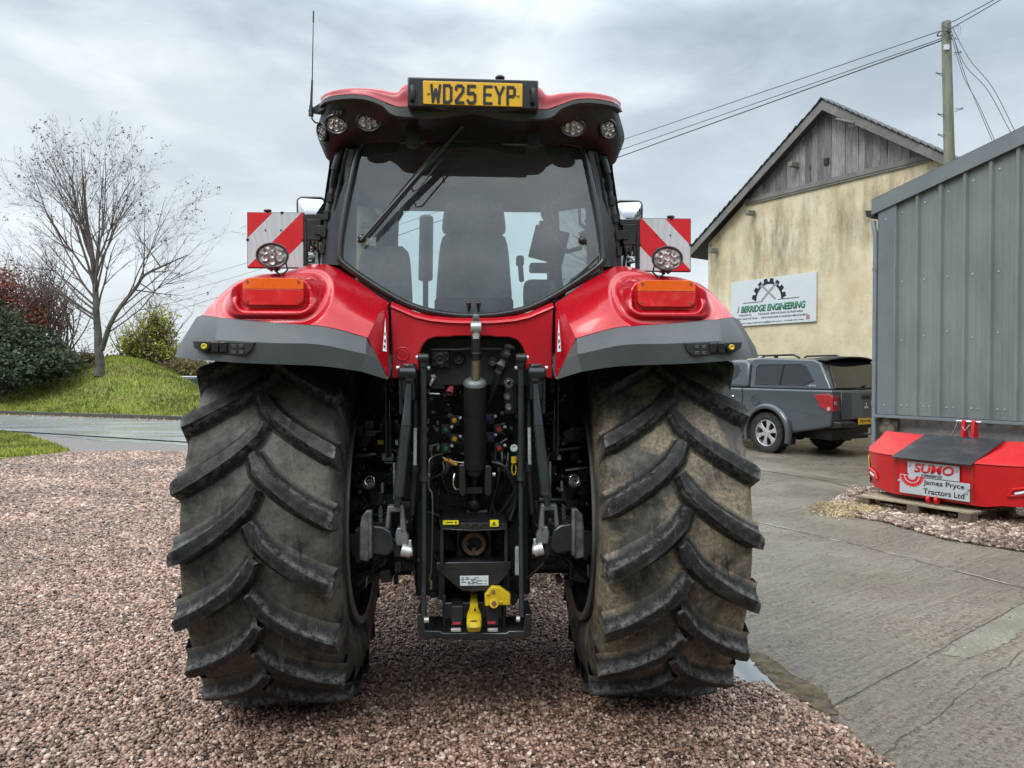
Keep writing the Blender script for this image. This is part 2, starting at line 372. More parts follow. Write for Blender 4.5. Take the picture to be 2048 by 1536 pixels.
# ---- rear wheels
def rc(x):          # carcass radius across the tread
    return 0.905 - 0.035 * (abs(x) / 0.31) ** 2.2
def make_rear_wheel(cx, mat, phase, deg):
    w = empty('rear_wheel', (cx, 0, 0.955), 0, tractor)
    prof = [(0.545, -0.285), (0.57, -0.305), (0.62, -0.325), (0.70, -0.345), (0.77, -0.345), (0.83, -0.325), (0.862, -0.312)]
    prof += [(rc(x), x) for x in np.linspace(-0.295, 0.295, 15)]
    prof += [(0.862, 0.312), (0.83, 0.325), (0.77, 0.345), (0.70, 0.345), (0.62, 0.325), (0.57, 0.305), (0.545, 0.285)]
    mb = MB(); mb.lathe(prof, (0, 0, 0), (1, 0, 0), 120); LUG = [0.0] * len(mb.v); EDG = [0.0] * len(mb.v)
    n = 20; wid = 0.335
    for side in (-1, 1):
        for i in range(n):
            th0 = phase + 2 * PI * (i + (0.5 if side > 0 else 0)) / n
            st = []; K = 13
            for k in range(K):
                t = k / (K - 1); x = side * (-0.012 + t * (wid + 0.012))
                ax = abs(x)
                arc = 0.315 * (t ** 0.68) * (1 - 0.08 * t)
                base = rc(x) if ax < 0.312 else 0.862 - (ax - 0.312) * 2.6
                top = 0.962 - 0.016 * (ax / 0.335) ** 2.5
                th = th0 - arc / 0.93
                hw = 0.0245 + 0.011 * t                       # half width of lug top
                if t < 0.12: hw *= 0.75 + 0.40 * math.sin(PI * min(1, t / 0.12) * .8)
                # direction of travel, for perpendicular width
                dth = 0.315 * 0.68 * max(t, 0.10) ** -0.32 * (1 - 0.08 * t) / (wid)   # d(arc)/dx
                L = math.sqrt(1 + dth * dth); px_, pt_ = dth / L, 1 / L           # perpendicular (x, arc) 
                row = []
                h = top - base
                for a, q in ((-1, -0.022), (-1, 0.0), (-1.0, 0.30), (-0.97, 0.80), (-0.80, 0.985), (0, 1.0), (0.80, 0.985), (0.97, 0.80), (1.0, 0.30), (1, 0.0), (1, -0.022)):
                    off = a * (hw + (0.026 if abs(q) < 0.001 else 0.012 if q == 0.30 else 0.0) + (0.045 if q < 0 else 0))
                    r = base + h * max(q, 0.0) + (-0.006 if q < 0 else 0.004 if q == 0 else 0)
                    xx = x + side * off * px_ * (0.9 if t < 0.97 else 0.35)
                    tt = th + off * pt_ / 0.93
                    xx = side * min(side * xx, wid + (0.012 if q < 0.5 else 0.0))
                    row.append(Vector((xx, -r * math.cos(tt), r * math.sin(tt))))
                st.append(row)
            # closing caps
            c0 = [Vector((r_.x - side * 0.012, r_.y * 0.985, r_.z * 0.985)) if 1 < j < 9 else r_ for j, r_ in enumerate(st[0])]
            end = []
            for j, r_ in enumerate(st[-1]):
                rad = math.hypot(r_.y, r_.z); tgt = 0.80 if 0 < j < 10 else 0.79
                end.append(Vector((side * 0.338, r_.y / rad * tgt, r_.z / rad * tgt)))
            mb.grid([c0] + st + [end], flip=(side < 0))
            for ri in range(len(st) + 2):
                LUG += [0, .55, 1, 1, 1, 1, 1, 1, 1, .55, 0] if ri <= len(st) else [0] * 11
                EDG += ([1.0] * 11 if ri in (0, len(st)) else [0, 0, .1, 1, .25, 0, .25, 1, .1, 0, 0]) if ri <= len(st) else [.3] * 11
    t = mb.build('tyre', mat, w, angle=48, fix=False)
    for nm_, vals in (('lug', LUG), ('edge', EDG)):
        a_ = t.data.attributes.new(nm_, 'FLOAT', 'POINT'); a_.data.foreach_set('value', vals[:len(t.data.vertices)])
    rot = Matrix.Rotation(deg, 4, 'X'); t.matrix_local = rot
    # rim: deep dished, grey lip
    rim = MB()
    for s in (-1, 1):
        pr = [(0.545, 0.342), (0.580, 0.346), (0.588, 0.336), (0.575, 0.300), (0.548, 0.286), (0.535, 0.25), (0.50, 0.18), (0.485, 0.06)]
        rim.lathe([(r, s * h) for r, h in pr], (0, 0, 0), (1, 0, 0), 72)
    sgn = 1 if cx < 0 else -1
    dish = [(0.49, 0.06), (0.40, 0.02), (0.33, -0.04), (0.20, -0.06), (0.05, -0.06), (0.0, -0.06)]
    rim.lathe([(r, h * sgn) for r, h in dish], (0, 0, 0), (1, 0, 0), 48)
    rim.build('rim', M['rim'], w, angle=40, fix=False)
    hub = MB(); hub.cyl((-0.13 * 1, 0, 0), (0.13, 0, 0), 0.17, n=32)
    for k in range(10):
        a = 2 * PI * k / 10; hub.cyl((-0.10, 0.235 * math.cos(a), 0.235 * math.sin(a)), (0.10, 0.235 * math.cos(a), 0.235 * math.sin(a)), 0.016, n=6)
    hub.build('hub', M['darkcast'], w, angle=35)
    return w
M['rim'] = simple('rim_paint', (0.16, 0.16, 0.16), 0.45, 0.1, 0.25, 7, 0.1, dirt=(0.13, 0.11, 0.08), dirt_amt=0.6)
make_rear_wheel(-0.916, M['tyre_l'], 0.0, 0.04)
make_rear_wheel(0.906, M['tyre_r'], 0.0, 0.15)

# ---- front wheels, engine, bonnet (mostly hidden behind the rear end)
for s in (-1, 1):
    w = empty('front_wheel', (s * 0.93, 2.75, 0.70), 0, tractor)
    mb = MB(); pr = [(0.38, -0.24), (0.45, -0.27), (0.58, -0.27), (0.65, -0.25), (0.665, -0.2), (0.67, 0), (0.665, 0.2), (0.65, 0.25), (0.58, 0.27), (0.45, 0.27), (0.38, 0.24)]
    mb.lathe(pr, (0, 0, 0), (1, 0, 0), 64)
    for sd in (-1, 1):
        for i in range(18):
            a0 = 2 * PI * (i + (0.5 if sd > 0 else 0)) / 18; rows = []
            for k in range(5):
                t = k / 4; x = sd * (0.0 + 0.265 * t); th = a0 - 0.27 * t; row = []
                for a, r in ((-0.05, 0.655), (-0.03, 0.70), (0.03, 0.70), (0.05, 0.655)):
                    row.append(Vector((x, -r * math.cos(th + a), r * math.sin(th + a))))
                rows.append(row)
            rows.append([Vector((sd * 0.27, v.y * 0.9, v.z * 0.9)) for v in rows[-1]])
            mb.grid(rows, flip=sd < 0)
    mb.build('tyre', M['tyre_f'], w, angle=40, fix=False)
    mb = MB(); mb.lathe([(0.40, -0.22), (0.37, -0.2), (0.35, 0), (0.2, 0.02), (0, 0.02)], (0, 0, 0), (1, 0, 0), 40); mb.lathe([(0.40, 0.22), (0.37, 0.2), (0.35, 0)], (0, 0, 0), (1, 0, 0), 40)
    mb.build('rim', M['rim'], w, fix=False)
mb = MB(); mb.box2((-0.36, 0.5, 0.55), (0.36, 3.5, 1.35)); mb.box2((-0.9, 2.65, 0.6), (0.9, 2.85, 0.8)); mb.box2((-0.55, -0.1, 0.62), (0.55, 0.7, 1.2))
mb.build('chassis', M['darkcast'], tractor, bevel=0.03)
mb = MB()
sec = []
for y, w_, z0, z1 in ((1.32, 0.42, 1.35, 1.95), (2.0, 0.43, 1.32, 1.93), (3.0, 0.40, 1.22, 1.82), (3.65, 0.30, 1.1, 1.62)):
    sec.append([Vector((x * w_, y, z)) for x, z in ((-1, z0), (-1, z1 - 0.15), (-0.8, z1 - 0.03), (-0.4, z1), (0.4, z1), (0.8, z1 - 0.03), (1, z1 - 0.15), (1, z0))])
mb.grid(sec); mb.prism([v for v in sec[-1]], (0, 0.02, 0))
mb.build('bonnet', M['red'], tractor, angle=30)

# ---- mudguards
FC = []   # control rows (px, py, y)
def row(*a): return [P(px, py, y) for px, py, y in a]
def local(v, dy=None, z=None, dx=0): return Vector((v.x + dx, dy if dy is not None else v.y, z if z is not None else v.z))
G0 = row((350, 713, -.66), (364, 716, -.86), (430, 722, -.93), (509, 727, -.95), (641, 732, -.95), (723, 743, -.92), (775, 759, -.86))
G1 = row((357, 692, -.62), (376, 677, -.83), (450, 681, -.94), (548, 686, -.97), (638, 689, -.97), (731, 708, -.93), (757, 718, -.86))
G2 = row((392, 636, -.52), (405, 631, -.74), (450, 637, -.84), (548, 646, -.88), (650, 654, -.88), (733, 676, -.87), (738, 679, -.84))
def lin_grid(rows, nc, nr, ease=None):
    out = []
    for i in range(len(rows) - 1):
        for k in range(nr + (1 if i == len(rows) - 2 else 0)):
            t = k / nr; out.append([a.lerp(b, t) for a, b in zip(rows[i], rows[i + 1])])
    return [[r[min(int(u), len(r) - 2)].lerp(r[min(int(u), len(r) - 2) + 1], u - min(int(u), len(r) - 2)) for u in [(len(r) - 1) * j / (nc - 1) for j in range(nc)]] for r in out]
R0 = row((405, 630, -.735), (450, 636, -.835), (548, 645, -.875), (650, 653, -.875), (735, 675, -.865))
R1 = row((424, 606, -.68), (468, 610, -.79), (548, 613, -.835), (655, 618, -.84), (748, 648, -.82))
R2 = row((444, 586, -.59), (490, 578, -.69), (548, 574, -.745), (655, 578, -.76), (757, 628, -.76))
R3 = row((462, 571, -.48), (510, 556, -.56), (555, 550, -.61), (652, 552, -.66), (763, 612, -.70))
R4 = row((478, 561, -.36), (520, 549, -.45), (565, 545, -.49), (657, 530, -.52), (770, 600, -.64))
C0, C1, C2, C3, C4 = R4
R5 = [Vector((C0.x, -0.1, C0.z - .02)), Vector((C1.x, -0.15, C1.z + .0)), Vector((C2.x, -0.15, C2.z + .005)), Vector((C3.x, -0.15, C3.z)), Vector((C4.x - .02, -0.15, C4.z + 0.02))]
R6 = [Vector((C0.x, 0.55, C0.z - .12)), Vector((C1.x, 0.6, C1.z - .10)), Vector((C2.x, 0.6, C2.z - .09)), Vector((C3.x, 0.6, C3.z - .08)), Vector((C4.x - .02, 0.6, C4.z - .06))]
R7 = [Vector((v.x, 1.05, v.z - .45)) for v in R6]
def sdrr(x, y, hx, hy, r):
    qx = abs(x) - hx + r; qy = abs(y) - hy + r
    return math.hypot(max(qx, 0), max(qy, 0)) + min(max(qx, qy), 0) - r
def sst(a, b, x):
    t = min(1, max(0, (x - a) / (b - a))); return t * t * (3 - 2 * t)
k0 = KY(-0.78)
LC = P(552, 587, -.78)
def pod(v):
    if v.y > -0.5: return v
    px = 945 + v.x / k0 ; 
    X = (v.x - LC.x) / k0; Z = -(v.z - LC.z) / k0
    dA = sdrr(X + 8, Z - 4 , 92, 41, 38)
    dB = sdrr(X, Z - 3, 72, 35, 20)
    wA = sst(4, -22, dA); wB = sst(1, -8, dB)
    g = 0.030 * sst(28, 14, dA) * sst(-2, 8, dA) * sst(-.50, -.66, v.y)
    y = v.y + g; y = y + (min(y * .45 - .835 * .55, -.80) - .022 - y) * wA; y = y + (-.808 - y) * wB
    return Vector((v.x, y, v.z))
LZ = (1.78, 1.90, 2.0, 2.04, 2.04, 2.0)
def mudguards(mir):
    mg = MB(); g = surf([R0, R1, R2, R3, R4], 90, 150)
    mg.grid([[pod(v) for v in r] for r in g])
    # inner flank, straight folds
    IN = [[R0[4], P(777, 757, -.80)], [R1[4], P(777, 712, -.77)], [R2[4], P(777, 664, -.73)], [R3[4], P(777, 630, -.69)], [R4[4], P(777, 604, -.655)]]
    mid = []
    for a, b in IN:
        mid.append([a, a.lerp(b, .5) + Vector((0, -.012, 0)), b])
    mg.grid(mid)
    body = mg.build('mudguard', M['red'], tractor, angle=50, mirror=mir, fix=False)
    mg = MB(); mg.grid(surf([R4, R5, R6, R7], 24, 20)); mg.build('mudguard_top', M['red'], body, angle=50, mirror=mir, fix=False)
    # inner wall beside the cab
    w = MB(); a = R4[4]; w.prism([(a.x, -.60, 1.30), (a.x, -.60, 1.95), (a.x, 0.6, 2.0), (a.x, 1.0, 1.2)], (-.004, 0, 0)); w.build('inner_wall', M['blackmatt'], body, mirror=mir)
    # grey band
    gb = MB(); rr = lin_grid([G0, G1, G2], 7, 1); gb.grid([curve(r[1:6], 40) for r in rr])
    gb.grid([[r[0].lerp(r[1], t) + Vector((-.006 * math.sin(PI * t), 0, 0)) for t in (0, .33, .66, 1)] for r in rr])
    gb.grid([[r[5], r[6]] for r in rr])
    # return lip under the band
    gb.grid([[v + Vector((0, .0, 0)) for v in G0], [v + Vector((0.0, .10, .015)) for v in G0]])
    gb.grid([[v + Vector((0.0, .10, .015)) for v in G0], [Vector((v.x, -.35, v.z + r__)) for v, r__ in zip(G0, (.02, .05, .12, .2, .26, .26, .26))]])
    # top edge step against the red
    gb.grid([G2[1:6], [v + Vector((0, .03, .004)) for v in G2[1:6]]])
    band = gb.build('mudguard_flare', M['grey'], body, angle=28, mirror=mir, fix=False)
    # outer side skirt running forward
    sk = MB(); a, b, c_ = G0[0], G1[0], G2[0]
    sk.grid([[a, Vector((a.x, -.2, a.z + .02)), Vector((a.x, .5, a.z - .03)), Vector((a.x, .95, a.z - .3))], [b, Vector((b.x, -.2, b.z + .05)), Vector((b.x, .5, b.z)), Vector((b.x, .98, b.z - .3))], [c_, Vector((C0.x, -.1, C0.z - .02)), Vector((C0.x, .55, C0.z - .12)), Vector((C0.x, 1.05, C0.z - .57))]])
    sk.build('side_skirt', M['grey'], body, angle=40, mirror=mir, fix=False)
    # dark underside lining
    ul = MB(); ul.grid([[v + Vector((0.0, .10, .015)) for v in G0[1:]], [Vector((v.x, -.45, z_)) for v, z_ in zip(G0[1:], LZ)], [Vector((v.x, .5, z_ - .1)) for v, z_ in zip(G0[1:], LZ)], [Vector((v.x, .95, 1.5)) for v in G0[1:]]])
    ul.build('wheel_arch_lining', M['blackmatt'], body, mirror=mir, fix=False)
    # switch panel in the band
    sw = MB(); ys = -.955
    pts = [P(385, 682, -.91), P(509, 685, -.975), P(503, 700, -.97), P(490, 711, -.965), P(405, 705, -.925), P(388, 695, -.91)]
    sw.prism(pts, (0, .02, 0)); pn = sw.build('switch_panel', M['blackmatt'], body, mirror=mir, bevel=.002)
    b = P(411, 693, -.94); s2 = MB(); s2.cyl(b + Vector((0, .01, 0)), b + Vector((0, -.012, 0)), .020, n=20); s2.build('button_bezel', M['ink'], pn, mirror=mir)
    s2 = MB(); s2.lathe([(.012, -.012), (.012, -.020), (.009, -.023), (.006, -.020), (0, -.018)], b, (0, 1, 0), 20); s2.build('button', M['yellow'], pn, mirror=mir, fix=True)
    for px in (430, 447):
        q = P(px, 694, -.950); s2 = MB(); s2.box(q, (.028, .012, .040)); s2.build('rocker_switch', M['black'], pn, bevel=.002, mirror=mir)
    for px in (467, 482):
        for py in (689, 702):
            q = P(px, py, -.972); s2 = MB(); s2.box(q, (.018, .004, .003)); s2.box(q + Vector((0, 0, -.008)), (.014, .004, .003)); s2.box(q + Vector((.006, 0, -.004)), (.003, .004, .010)); s2.build('switch_symbol', M['castgrey'], pn, mirror=mir)
    # tail light
    def rrect(cx, cz, hx, hz, r, y, n=7):
        o = []
        for qx, qz, a0 in ((1, 1, 0), (-1, 1, 90), (-1, -1, 180), (1, -1, 270)):
            for k in range(n):
                a = R(a0 + 90 * k / (n - 1)); o.append(Vector((cx + qx * (hx - r) + r * math.cos(a), y, cz + qz * (hz - r) + r * math.sin(a))))
        return o
    hx = 58 * k0; hz = 26 * k0; lc = Vector((LC.x, -.818, LC.z + .004)); y0 = lc.y
    tl = MB(); tl.prism(rrect(lc.x, lc.z, hx + .004, hz + .003, .032, y0 + .012), (0, .05, 0)); base = tl.build('tail_light', M['ink'], body, mirror=mir, bevel=.004)
    def half(z0, z1, nm, mt):
        o = [v for v in rrect(lc.x, lc.z, hx, hz, .030, 0)]
        pts = []
        for v in o:
            z = min(max(v.z, z0), z1)
            if not pts or (Vector((v.x, 0, z)) - pts[-1]).length > 1e-5: pts.append(Vector((v.x, 0, z)))
        if (pts[0] - pts[-1]).length < 1e-5: pts.pop()
        b2 = MB(); b2.prism([Vector((p.x, y0 + .012 - .0, p.z)) for p in pts], (0, -.024, 0)); b2.build(nm, mt, base, mirror=mir, bevel=.006, seg=3)
    half(lc.z + .010, lc.z + hz, 'amber_lens', M['amber']); half(lc.z - hz, lc.z + .008, 'red_lens', M['redlens'])
    for sx_ in (-1, 1):
        for sz_ in (-1, 1):
            q = lc + Vector((sx_ * (hx - .02), -.013, sz_ * (hz - .015))); b2 = MB(); b2.cyl(q, q + Vector((0, -.004, 0)), .005, n=10); b2.build('lens_screw', M['rust'], base, mirror=mir)
    # round work lamp on a bracket on the mudguard
    q = P(545, 511, -.62)
    lampm = MB(); br = P(548, 545, -.55); lampm.box(br + Vector((0, 0, .018)), (.05, .04, .012)); lampm.cyl(br + Vector((-.012, 0, .01)), q + Vector((-.006, .03, -.04)), .007); lampm.cyl(br + Vector((.014, 0, .01)), q + Vector((.01, .03, -.04)), .007)
    lampm.tube([q + Vector((.05, .03, -.02)), q + Vector((.06, .03, -.06)), q + Vector((.03, .04, -.085)), br + Vector((0, .02, .01))], .004)
    lb = lampm.build('lamp_bracket', M['black'], body, mirror=mir)
    oval_lamp(q, 31 * KY(-.62), 25 * KY(-.62), (0.12 , -1, -.02), 'work_lamp', lb, mir)

def oval_lamp(q, a, b, d, name, parent, mir=False, roll=0.0):
    d = Vector(d).normalized(); u = d.cross(Vector((0, 0, 1))).normalized() * -1; v = u.cross(d) * -1
    if roll:
        rm = Matrix.Rotation(roll, 3, d); u = rm @ u; v = rm @ v
    def ring(pr):
        rows = []
        for s_, h in pr:
            rows.append([q + u * math.cos(2 * PI * k / 36) * (a + s_) + v * math.sin(2 * PI * k / 36) * (b + s_) + d * h for k in range(37)])
        return rows
    mb = MB(); mb.grid(ring([(-a * .6, -.05), (-.012, -.042), (-.001, -.02), (0, 0), (0, .012), (-.004, .015), (-.009, .012), (-.010, .004)]))
    bez = mb.build(name, M['black'], parent, mirror=mir, angle=40)
    mb = MB(); rows = ring([(-.0095, .004), (-a * .3, .008)])
    # lens disc, slightly domed
    rows = []
    for f in (1.0, .75, .5, .25, .02):
        rows.append([q + u * math.cos(2 * PI * k / 36) * (a - .0095) * f + v * math.sin(2 * PI * k / 36) * (b - .0095) * f + d * (.004 + .004 * (1 - f * f)) for k in range(37)])
    mb.grid(rows); ln = mb.build('lens', M['lens'], bez, mirror=mir)
    # reflector bowls
    for i, (x, y) in enumerate([(0, 0)] + [(math.cos(R(60 * k + 30)), math.sin(R(60 * k + 30))) for k in range(6)]):
        c = q + u * x * (a - .01) * .60 + v * y * (b - .01) * .62 + d * .012; mb = MB()
        mb.lathe([(a * .21, 0), (a * .19, .003), (a * .10, .001), (a * .05, -.003), (0, -.003)], c, d, 14); mb.build('reflector', M['lens'], bez, mirror=mir)
    return bez
M['lens'] = M['lens']
for mir in (False, True): mudguards(mir)

# ---- centre rear panel with arch
def prp(pts, y): return [P(a, b, y) for a, b in pts]
arch_l = [(793, 757), (837, 740), (838, 708), (846, 690), (856, 679), (872, 674), (900, 674), (908, 672), (945, 672)]
top_l = [(782, 612), (800, 620), (830, 633), (860, 640), (900, 644), (945, 645)]
yc = -.68
L_ = prp(top_l, yc); A_ = prp(arch_l, yc); botl = P(783, 757, yc)
full_top = L_ + [Vector((-v.x, v.y, v.z)) for v in L_[-2::-1]]
full_arch = A_ + [Vector((-v.x, v.y, v.z)) for v in A_[-2::-1]]
# build as strips: outline polygon
poly = [botl] + full_top + [Vector((-botl.x, botl.y, botl.z))] + full_arch[::-1]
mb = MB(); mb.prism(poly, (0, .03, 0)); cp = mb.build('rear_panel', M['red'], tractor, bevel=.006, seg=3)
# rolled upper edge
mb = MB(); mb.grid([[v + Vector((0, -.0, -.012)) for v in full_top], [v + Vector((0, -.012, -.004)) for v in full_top], [v + Vector((0, -.006, .012)) for v in full_top], [v + Vector((0, .07, .026)) for v in full_top]])
mb.build('rolled_edge', M['red'], cp, angle=60, fix=False)
q = P(806, 708, yc); mb = MB()
mb.lathe([(.031, 0), (.031, -.004), (.028, -.005), (.025, -.002), (.016, -.002), (.014, -.004), (.011, -.004), (.009, -.001), (.004, -.001), (.003, -.004), (0, -.004)], q, (0, 1, 0), 32); mb.build('embossed_cap', M['red'], cp)
for s in (0, 1):   # warning triangles on the flanks
    mb = MB(); a, b, c_ = P(770.5, 636, -.80), P(773.5, 703, -.845), P(765.5, 702, -.845)
    mb.prism([a, b, c_], (0.0, .003, 0)); st = mb.build('warning_sticker', M['white'], tractor, mirror=bool(s))
    mb = MB()
    for (x, y, w_, h_) in ((770, 668, 2, 6), (770, 682, 3, 7), (769, 693, 3, 5)):
        qq = P(x, y, -.848); mb.box(qq, (w_ * k0, .002, h_ * k0))
    mb.build('sticker_print', M['ink'], st, mirror=bool(s))
    mb = MB(); mb.tube([P(779, 611, -.64), P(780, 680, -.65), P(781, 757, -.66)], .008, 8); mb.build('seam_seal', M['ink'], tractor, mirror=bool(s))

# ---- cab
cab = MB()
yw = lambda py: -.60 + (632 - py) / 350 * .14
win = [(945, 633), (900, 631), (850, 622), (812, 608), (775, 588), (725, 556), (681, 524), (679, 512), (683, 470), (693, 410), (706, 345), (718, 294), (726, 284), (760, 281), (850, 279), (945, 278)]
WL = [P(a, b, yw(b)) for a, b in win]
WIN = WL + [Vector((-v.x, v.y, v.z)) for v in WL[-2:0:-1]]
# smooth the outline a little
def chaikin(p, n=1):
    for _ in range(n):
        p = [q for i in range(len(p)) for q in (p[i].lerp(p[(i + 1) % len(p)], .25), p[i].lerp(p[(i + 1) % len(p)], .75))]
    return p
WS = chaikin(WIN, 2)
cabf = MB(); cabf.tube([v + Vector((0, -.012, 0)) for v in WS], .0165, 8, closed=True)
frame = cabf.build('window_seal', M['black'], tractor, angle=60)
mb = MB(); n_ = len(WS); cen = sum(WS, Vector()) / n_
mb.add([cen] + WS, [(0, i + 1, (i + 1) % n_ + 1) for i in range(n_)])
gl = mb.build('rear_window', M['glass'], tractor, fix=True)
# handle knobs at the window foot, hinges at the top
for px in (938, 957):
    q = P(px, 607, -.62); b2 = MB(); b2.ball(q, .012, 12); b2.cyl(q, q + Vector((0, .02, -.03)), .006); b2.build('window_knob', M['black'], gl)
for px in (826, 1067):
    mb = MB(); q = P(px, 288, -.60); w_ = .028
    o = [q + Vector((w_ * math.cos(a), 0, w_ * math.sin(a) * .9)) for a in [PI + PI * k / 8 for k in range(9)]]
    mb.prism(o + [q + Vector((w_ * 1.15, 0, .10)), q + Vector((-w_ * 1.15, 0, .10))], (0, .016, 0)); mb.cyl(q + Vector((0, -.006, 0)), q, .009, n=12)
    mb.build('window_hinge', M['blackmatt'], gl, bevel=.003)
for px, py, m_ in ((724, 477, 0), (1165, 481, 0)):
    q = P(px, py, -.55); mb = MB(); mb.ball(q, .020, 14, (1, .7, 1)); mb.cyl(q, q + Vector((-.02 if px < 900 else .02, .0, -.012)), .008); mb.build('glass_stay_knob', M['black'], gl)
# gas struts / inner grab rails
for s in (-1, 1):
    mb = MB(); a = Vector((s * .50, -.48, 2.30)); mb.tube([Vector((s * .515, -.50, 2.285)), Vector((s * .46, -.42, 2.28)), Vector((s * .42, -.35, 2.34)), Vector((s * .36, -.2, 2.50)), Vector((s * .37, -.15, 2.62))], .011, 8); mb.build('grab_rail', M['castgrey'], tractor)
# surround: sill, corner posts, outer shell
zs = P(640, 530, -.3).z
def cab_side(mir):
    mb = MB()
    # rear corner post from sill to roof
    o = [P(640, 532, -.42), P(646, 440, -.40), P(660, 372, -.40), P(676, 300, -.42), P(690, 270, -.44)]
    i_ = [P(682, 530, -.56), P(684, 470, -.53), P(694, 408, -.51), P(708, 340, -.48), P(722, 276, -.46)]
    mb.grid([o, [a.lerp(b, .45) + Vector((0, -.035, 0)) for a, b in zip(o, i_)], i_, [v + Vector((.01, .05, 0)) for v in i_]])
    mb.grid([[v + Vector((0.02, .12, 0)) for v in o], o])
    f = mb.build('corner_post', M['black'], tractor, mirror=mir, angle=40, fix=False)
    mb = MB(); pts = [P(648, 525, -.45), P(652, 460, -.45), P(664, 390, -.46), P(676, 330, -.46), P(684, 300, -.47)]
    mb.tube(pts, .012, 8); mb.tube([v + Vector((.03, -.03, 0)) for v in pts], .008, 6); mb.tube([v + Vector((-.012, .03, 0)) for v in pts[:4]], .010, 6)
    for t in np.linspace(.4, 3.4, 7):
        q = catmull(pts, t); mb.box(q + Vector((-.008, -.012, 0)), (.022, .02, .04))
    mb.build('door_seal', M['blackmatt'], f, mirror=mir)
    # washer tube / strut
    mb = MB(); mb.cyl(P(676, 312, -.5), P(668, 340, -.5), .015); mb.cyl(P(668, 340, -.5), P(663, 375, -.49), .010); mb.build('gas_strut', M['black'], f, mirror=mir)
    # B post, A post, header rails, sill
    mb = MB(); mb.tube([Vector((-.74, .42, 1.3)), Vector((-.76, .42, 2.2)), Vector((-.68, .40, 2.90))], .035, 8); mb.build('door_post', M['black'], tractor, mirror=mir)
    mb = MB(); mb.tube([Vector((-.54, 1.10, 1.3)), Vector((-.555, 1.06, 2.2)), Vector((-.52, .98, 2.95))], .045, 8); mb.build('front_post', M['liner'], tractor, mirror=mir)
    mb = MB(); mb.add([Vector((-.765, -.33, 1.5)), Vector((-.775, -.33, 2.2)), Vector((-.67, -.35, 2.86)), Vector((-.53, 1.0, 2.88)), Vector((-.57, 1.06, 2.2)), Vector((-.56, 1.1, 1.5))], [(0, 1, 4, 5), (1, 2, 3, 4)]); mb.build('side_window', M['sideglass'], tractor, mirror=mir, fix=False)
for mir in (False, True): cab_side(mir)
# dark panel at the lower right of the window
mb = MB(); pp = [P(1207, 497, -.53), P(1207, 545, -.56), P(1128, 588, -.59), P(1131, 574, -.585), P(1142, 558, -.58), P(1190, 520, -.55)]
mb.prism(pp, (0, .012, 0)); dp = mb.build('corner_panel', M['blackmatt'], tractor, bevel=.004)
mb = MB(); mb.tube([P(1200, 508, -.565), P(1198, 540, -.58), P(1140, 572, -.60), P(1150, 556, -.595), P(1200, 508, -.565)], .004, 6); mb.build('panel_rib', M['grey'], dp)
for s in (0, 1):
    mb = MB(); mb.prism([(-.74, -.30, 1.95), (-.585, -.30, 1.95), (-.575, -.30, 2.4), (-.56, -.30, 2.86), (-.70, -.30, 2.86)], (0, .04, 0)); mb.build('pillar_trim', M['liner'], tractor, mirror=bool(s), bevel=.01)
# floor / lower body / firewall behind the red panel
mb = MB(); mb.box2((-.78, .12, 1.10), (.78, .16, 1.98)); mb.box2((-.50, -.05, 1.25), (.50, 1.2, 1.42)); mb.box2((-.74, .1, 1.30), (.74, 1.12, 1.46)); mb.build('cab_floor', M['blackmatt'], tractor)
mb = MB(); mb.grid([[Vector((-.80, -.36, 2.11)), Vector((-.5, -.5, 2.02)), Vector((-.40, -.60, 1.90)), Vector((-.30, -.62, 1.86)), Vector((.30, -.62, 1.86)), Vector((.40, -.60, 1.90)), Vector((.5, -.5, 2.02)), Vector((.80, -.36, 2.11))], [Vector((-.80, .3, 2.02)), Vector((-.5, -.2, 1.95)), Vector((-.40, -.2, 1.84)), Vector((-.30, -.2, 1.80)), Vector((.30, -.2, 1.80)), Vector((.40, -.2, 1.84)), Vector((.5, -.2, 1.95)), Vector((.80, .3, 2.02))]])
mb.build('parcel_shelf', M['blackmatt'], tractor, fix=False)
mb = MB(); mb.box2((-.52, 1.06, 1.4), (.52, 1.1, 1.98)); mb.build_each('cab_wall', M['blackmatt'], tractor)
mb = MB(); mb.add([Vector((-.52, 1.07, 1.98)), Vector((.52, 1.07, 1.98)), Vector((.50, .98, 2.88)), Vector((-.50, .98, 2.88))], [(0, 1, 2, 3)]); mb.build('windscreen', M['sideglass'], tractor, fix=False)
mb = MB(); mb.box2((-.55, .93, 2.76), (.55, 1.02, 2.95)); mb.build('front_header', M['liner'], tractor, bevel=.02)
mb = MB(); mb.grid([[Vector((-.68, -.44, 2.83)), Vector((-.3, -.44, 2.86)), Vector((.3, -.44, 2.86)), Vector((.68, -.44, 2.83))], [Vector((-.66, .3, 2.86)), Vector((-.3, .3, 2.90)), Vector((.3, .3, 2.90)), Vector((.66, .3, 2.86))], [Vector((-.55, 1.0, 2.84)), Vector((-.3, 1.0, 2.86)), Vector((.3, 1.0, 2.86)), Vector((.55, 1.0, 2.84))]]); mb.build('headliner', M['liner'], tractor, fix=False)
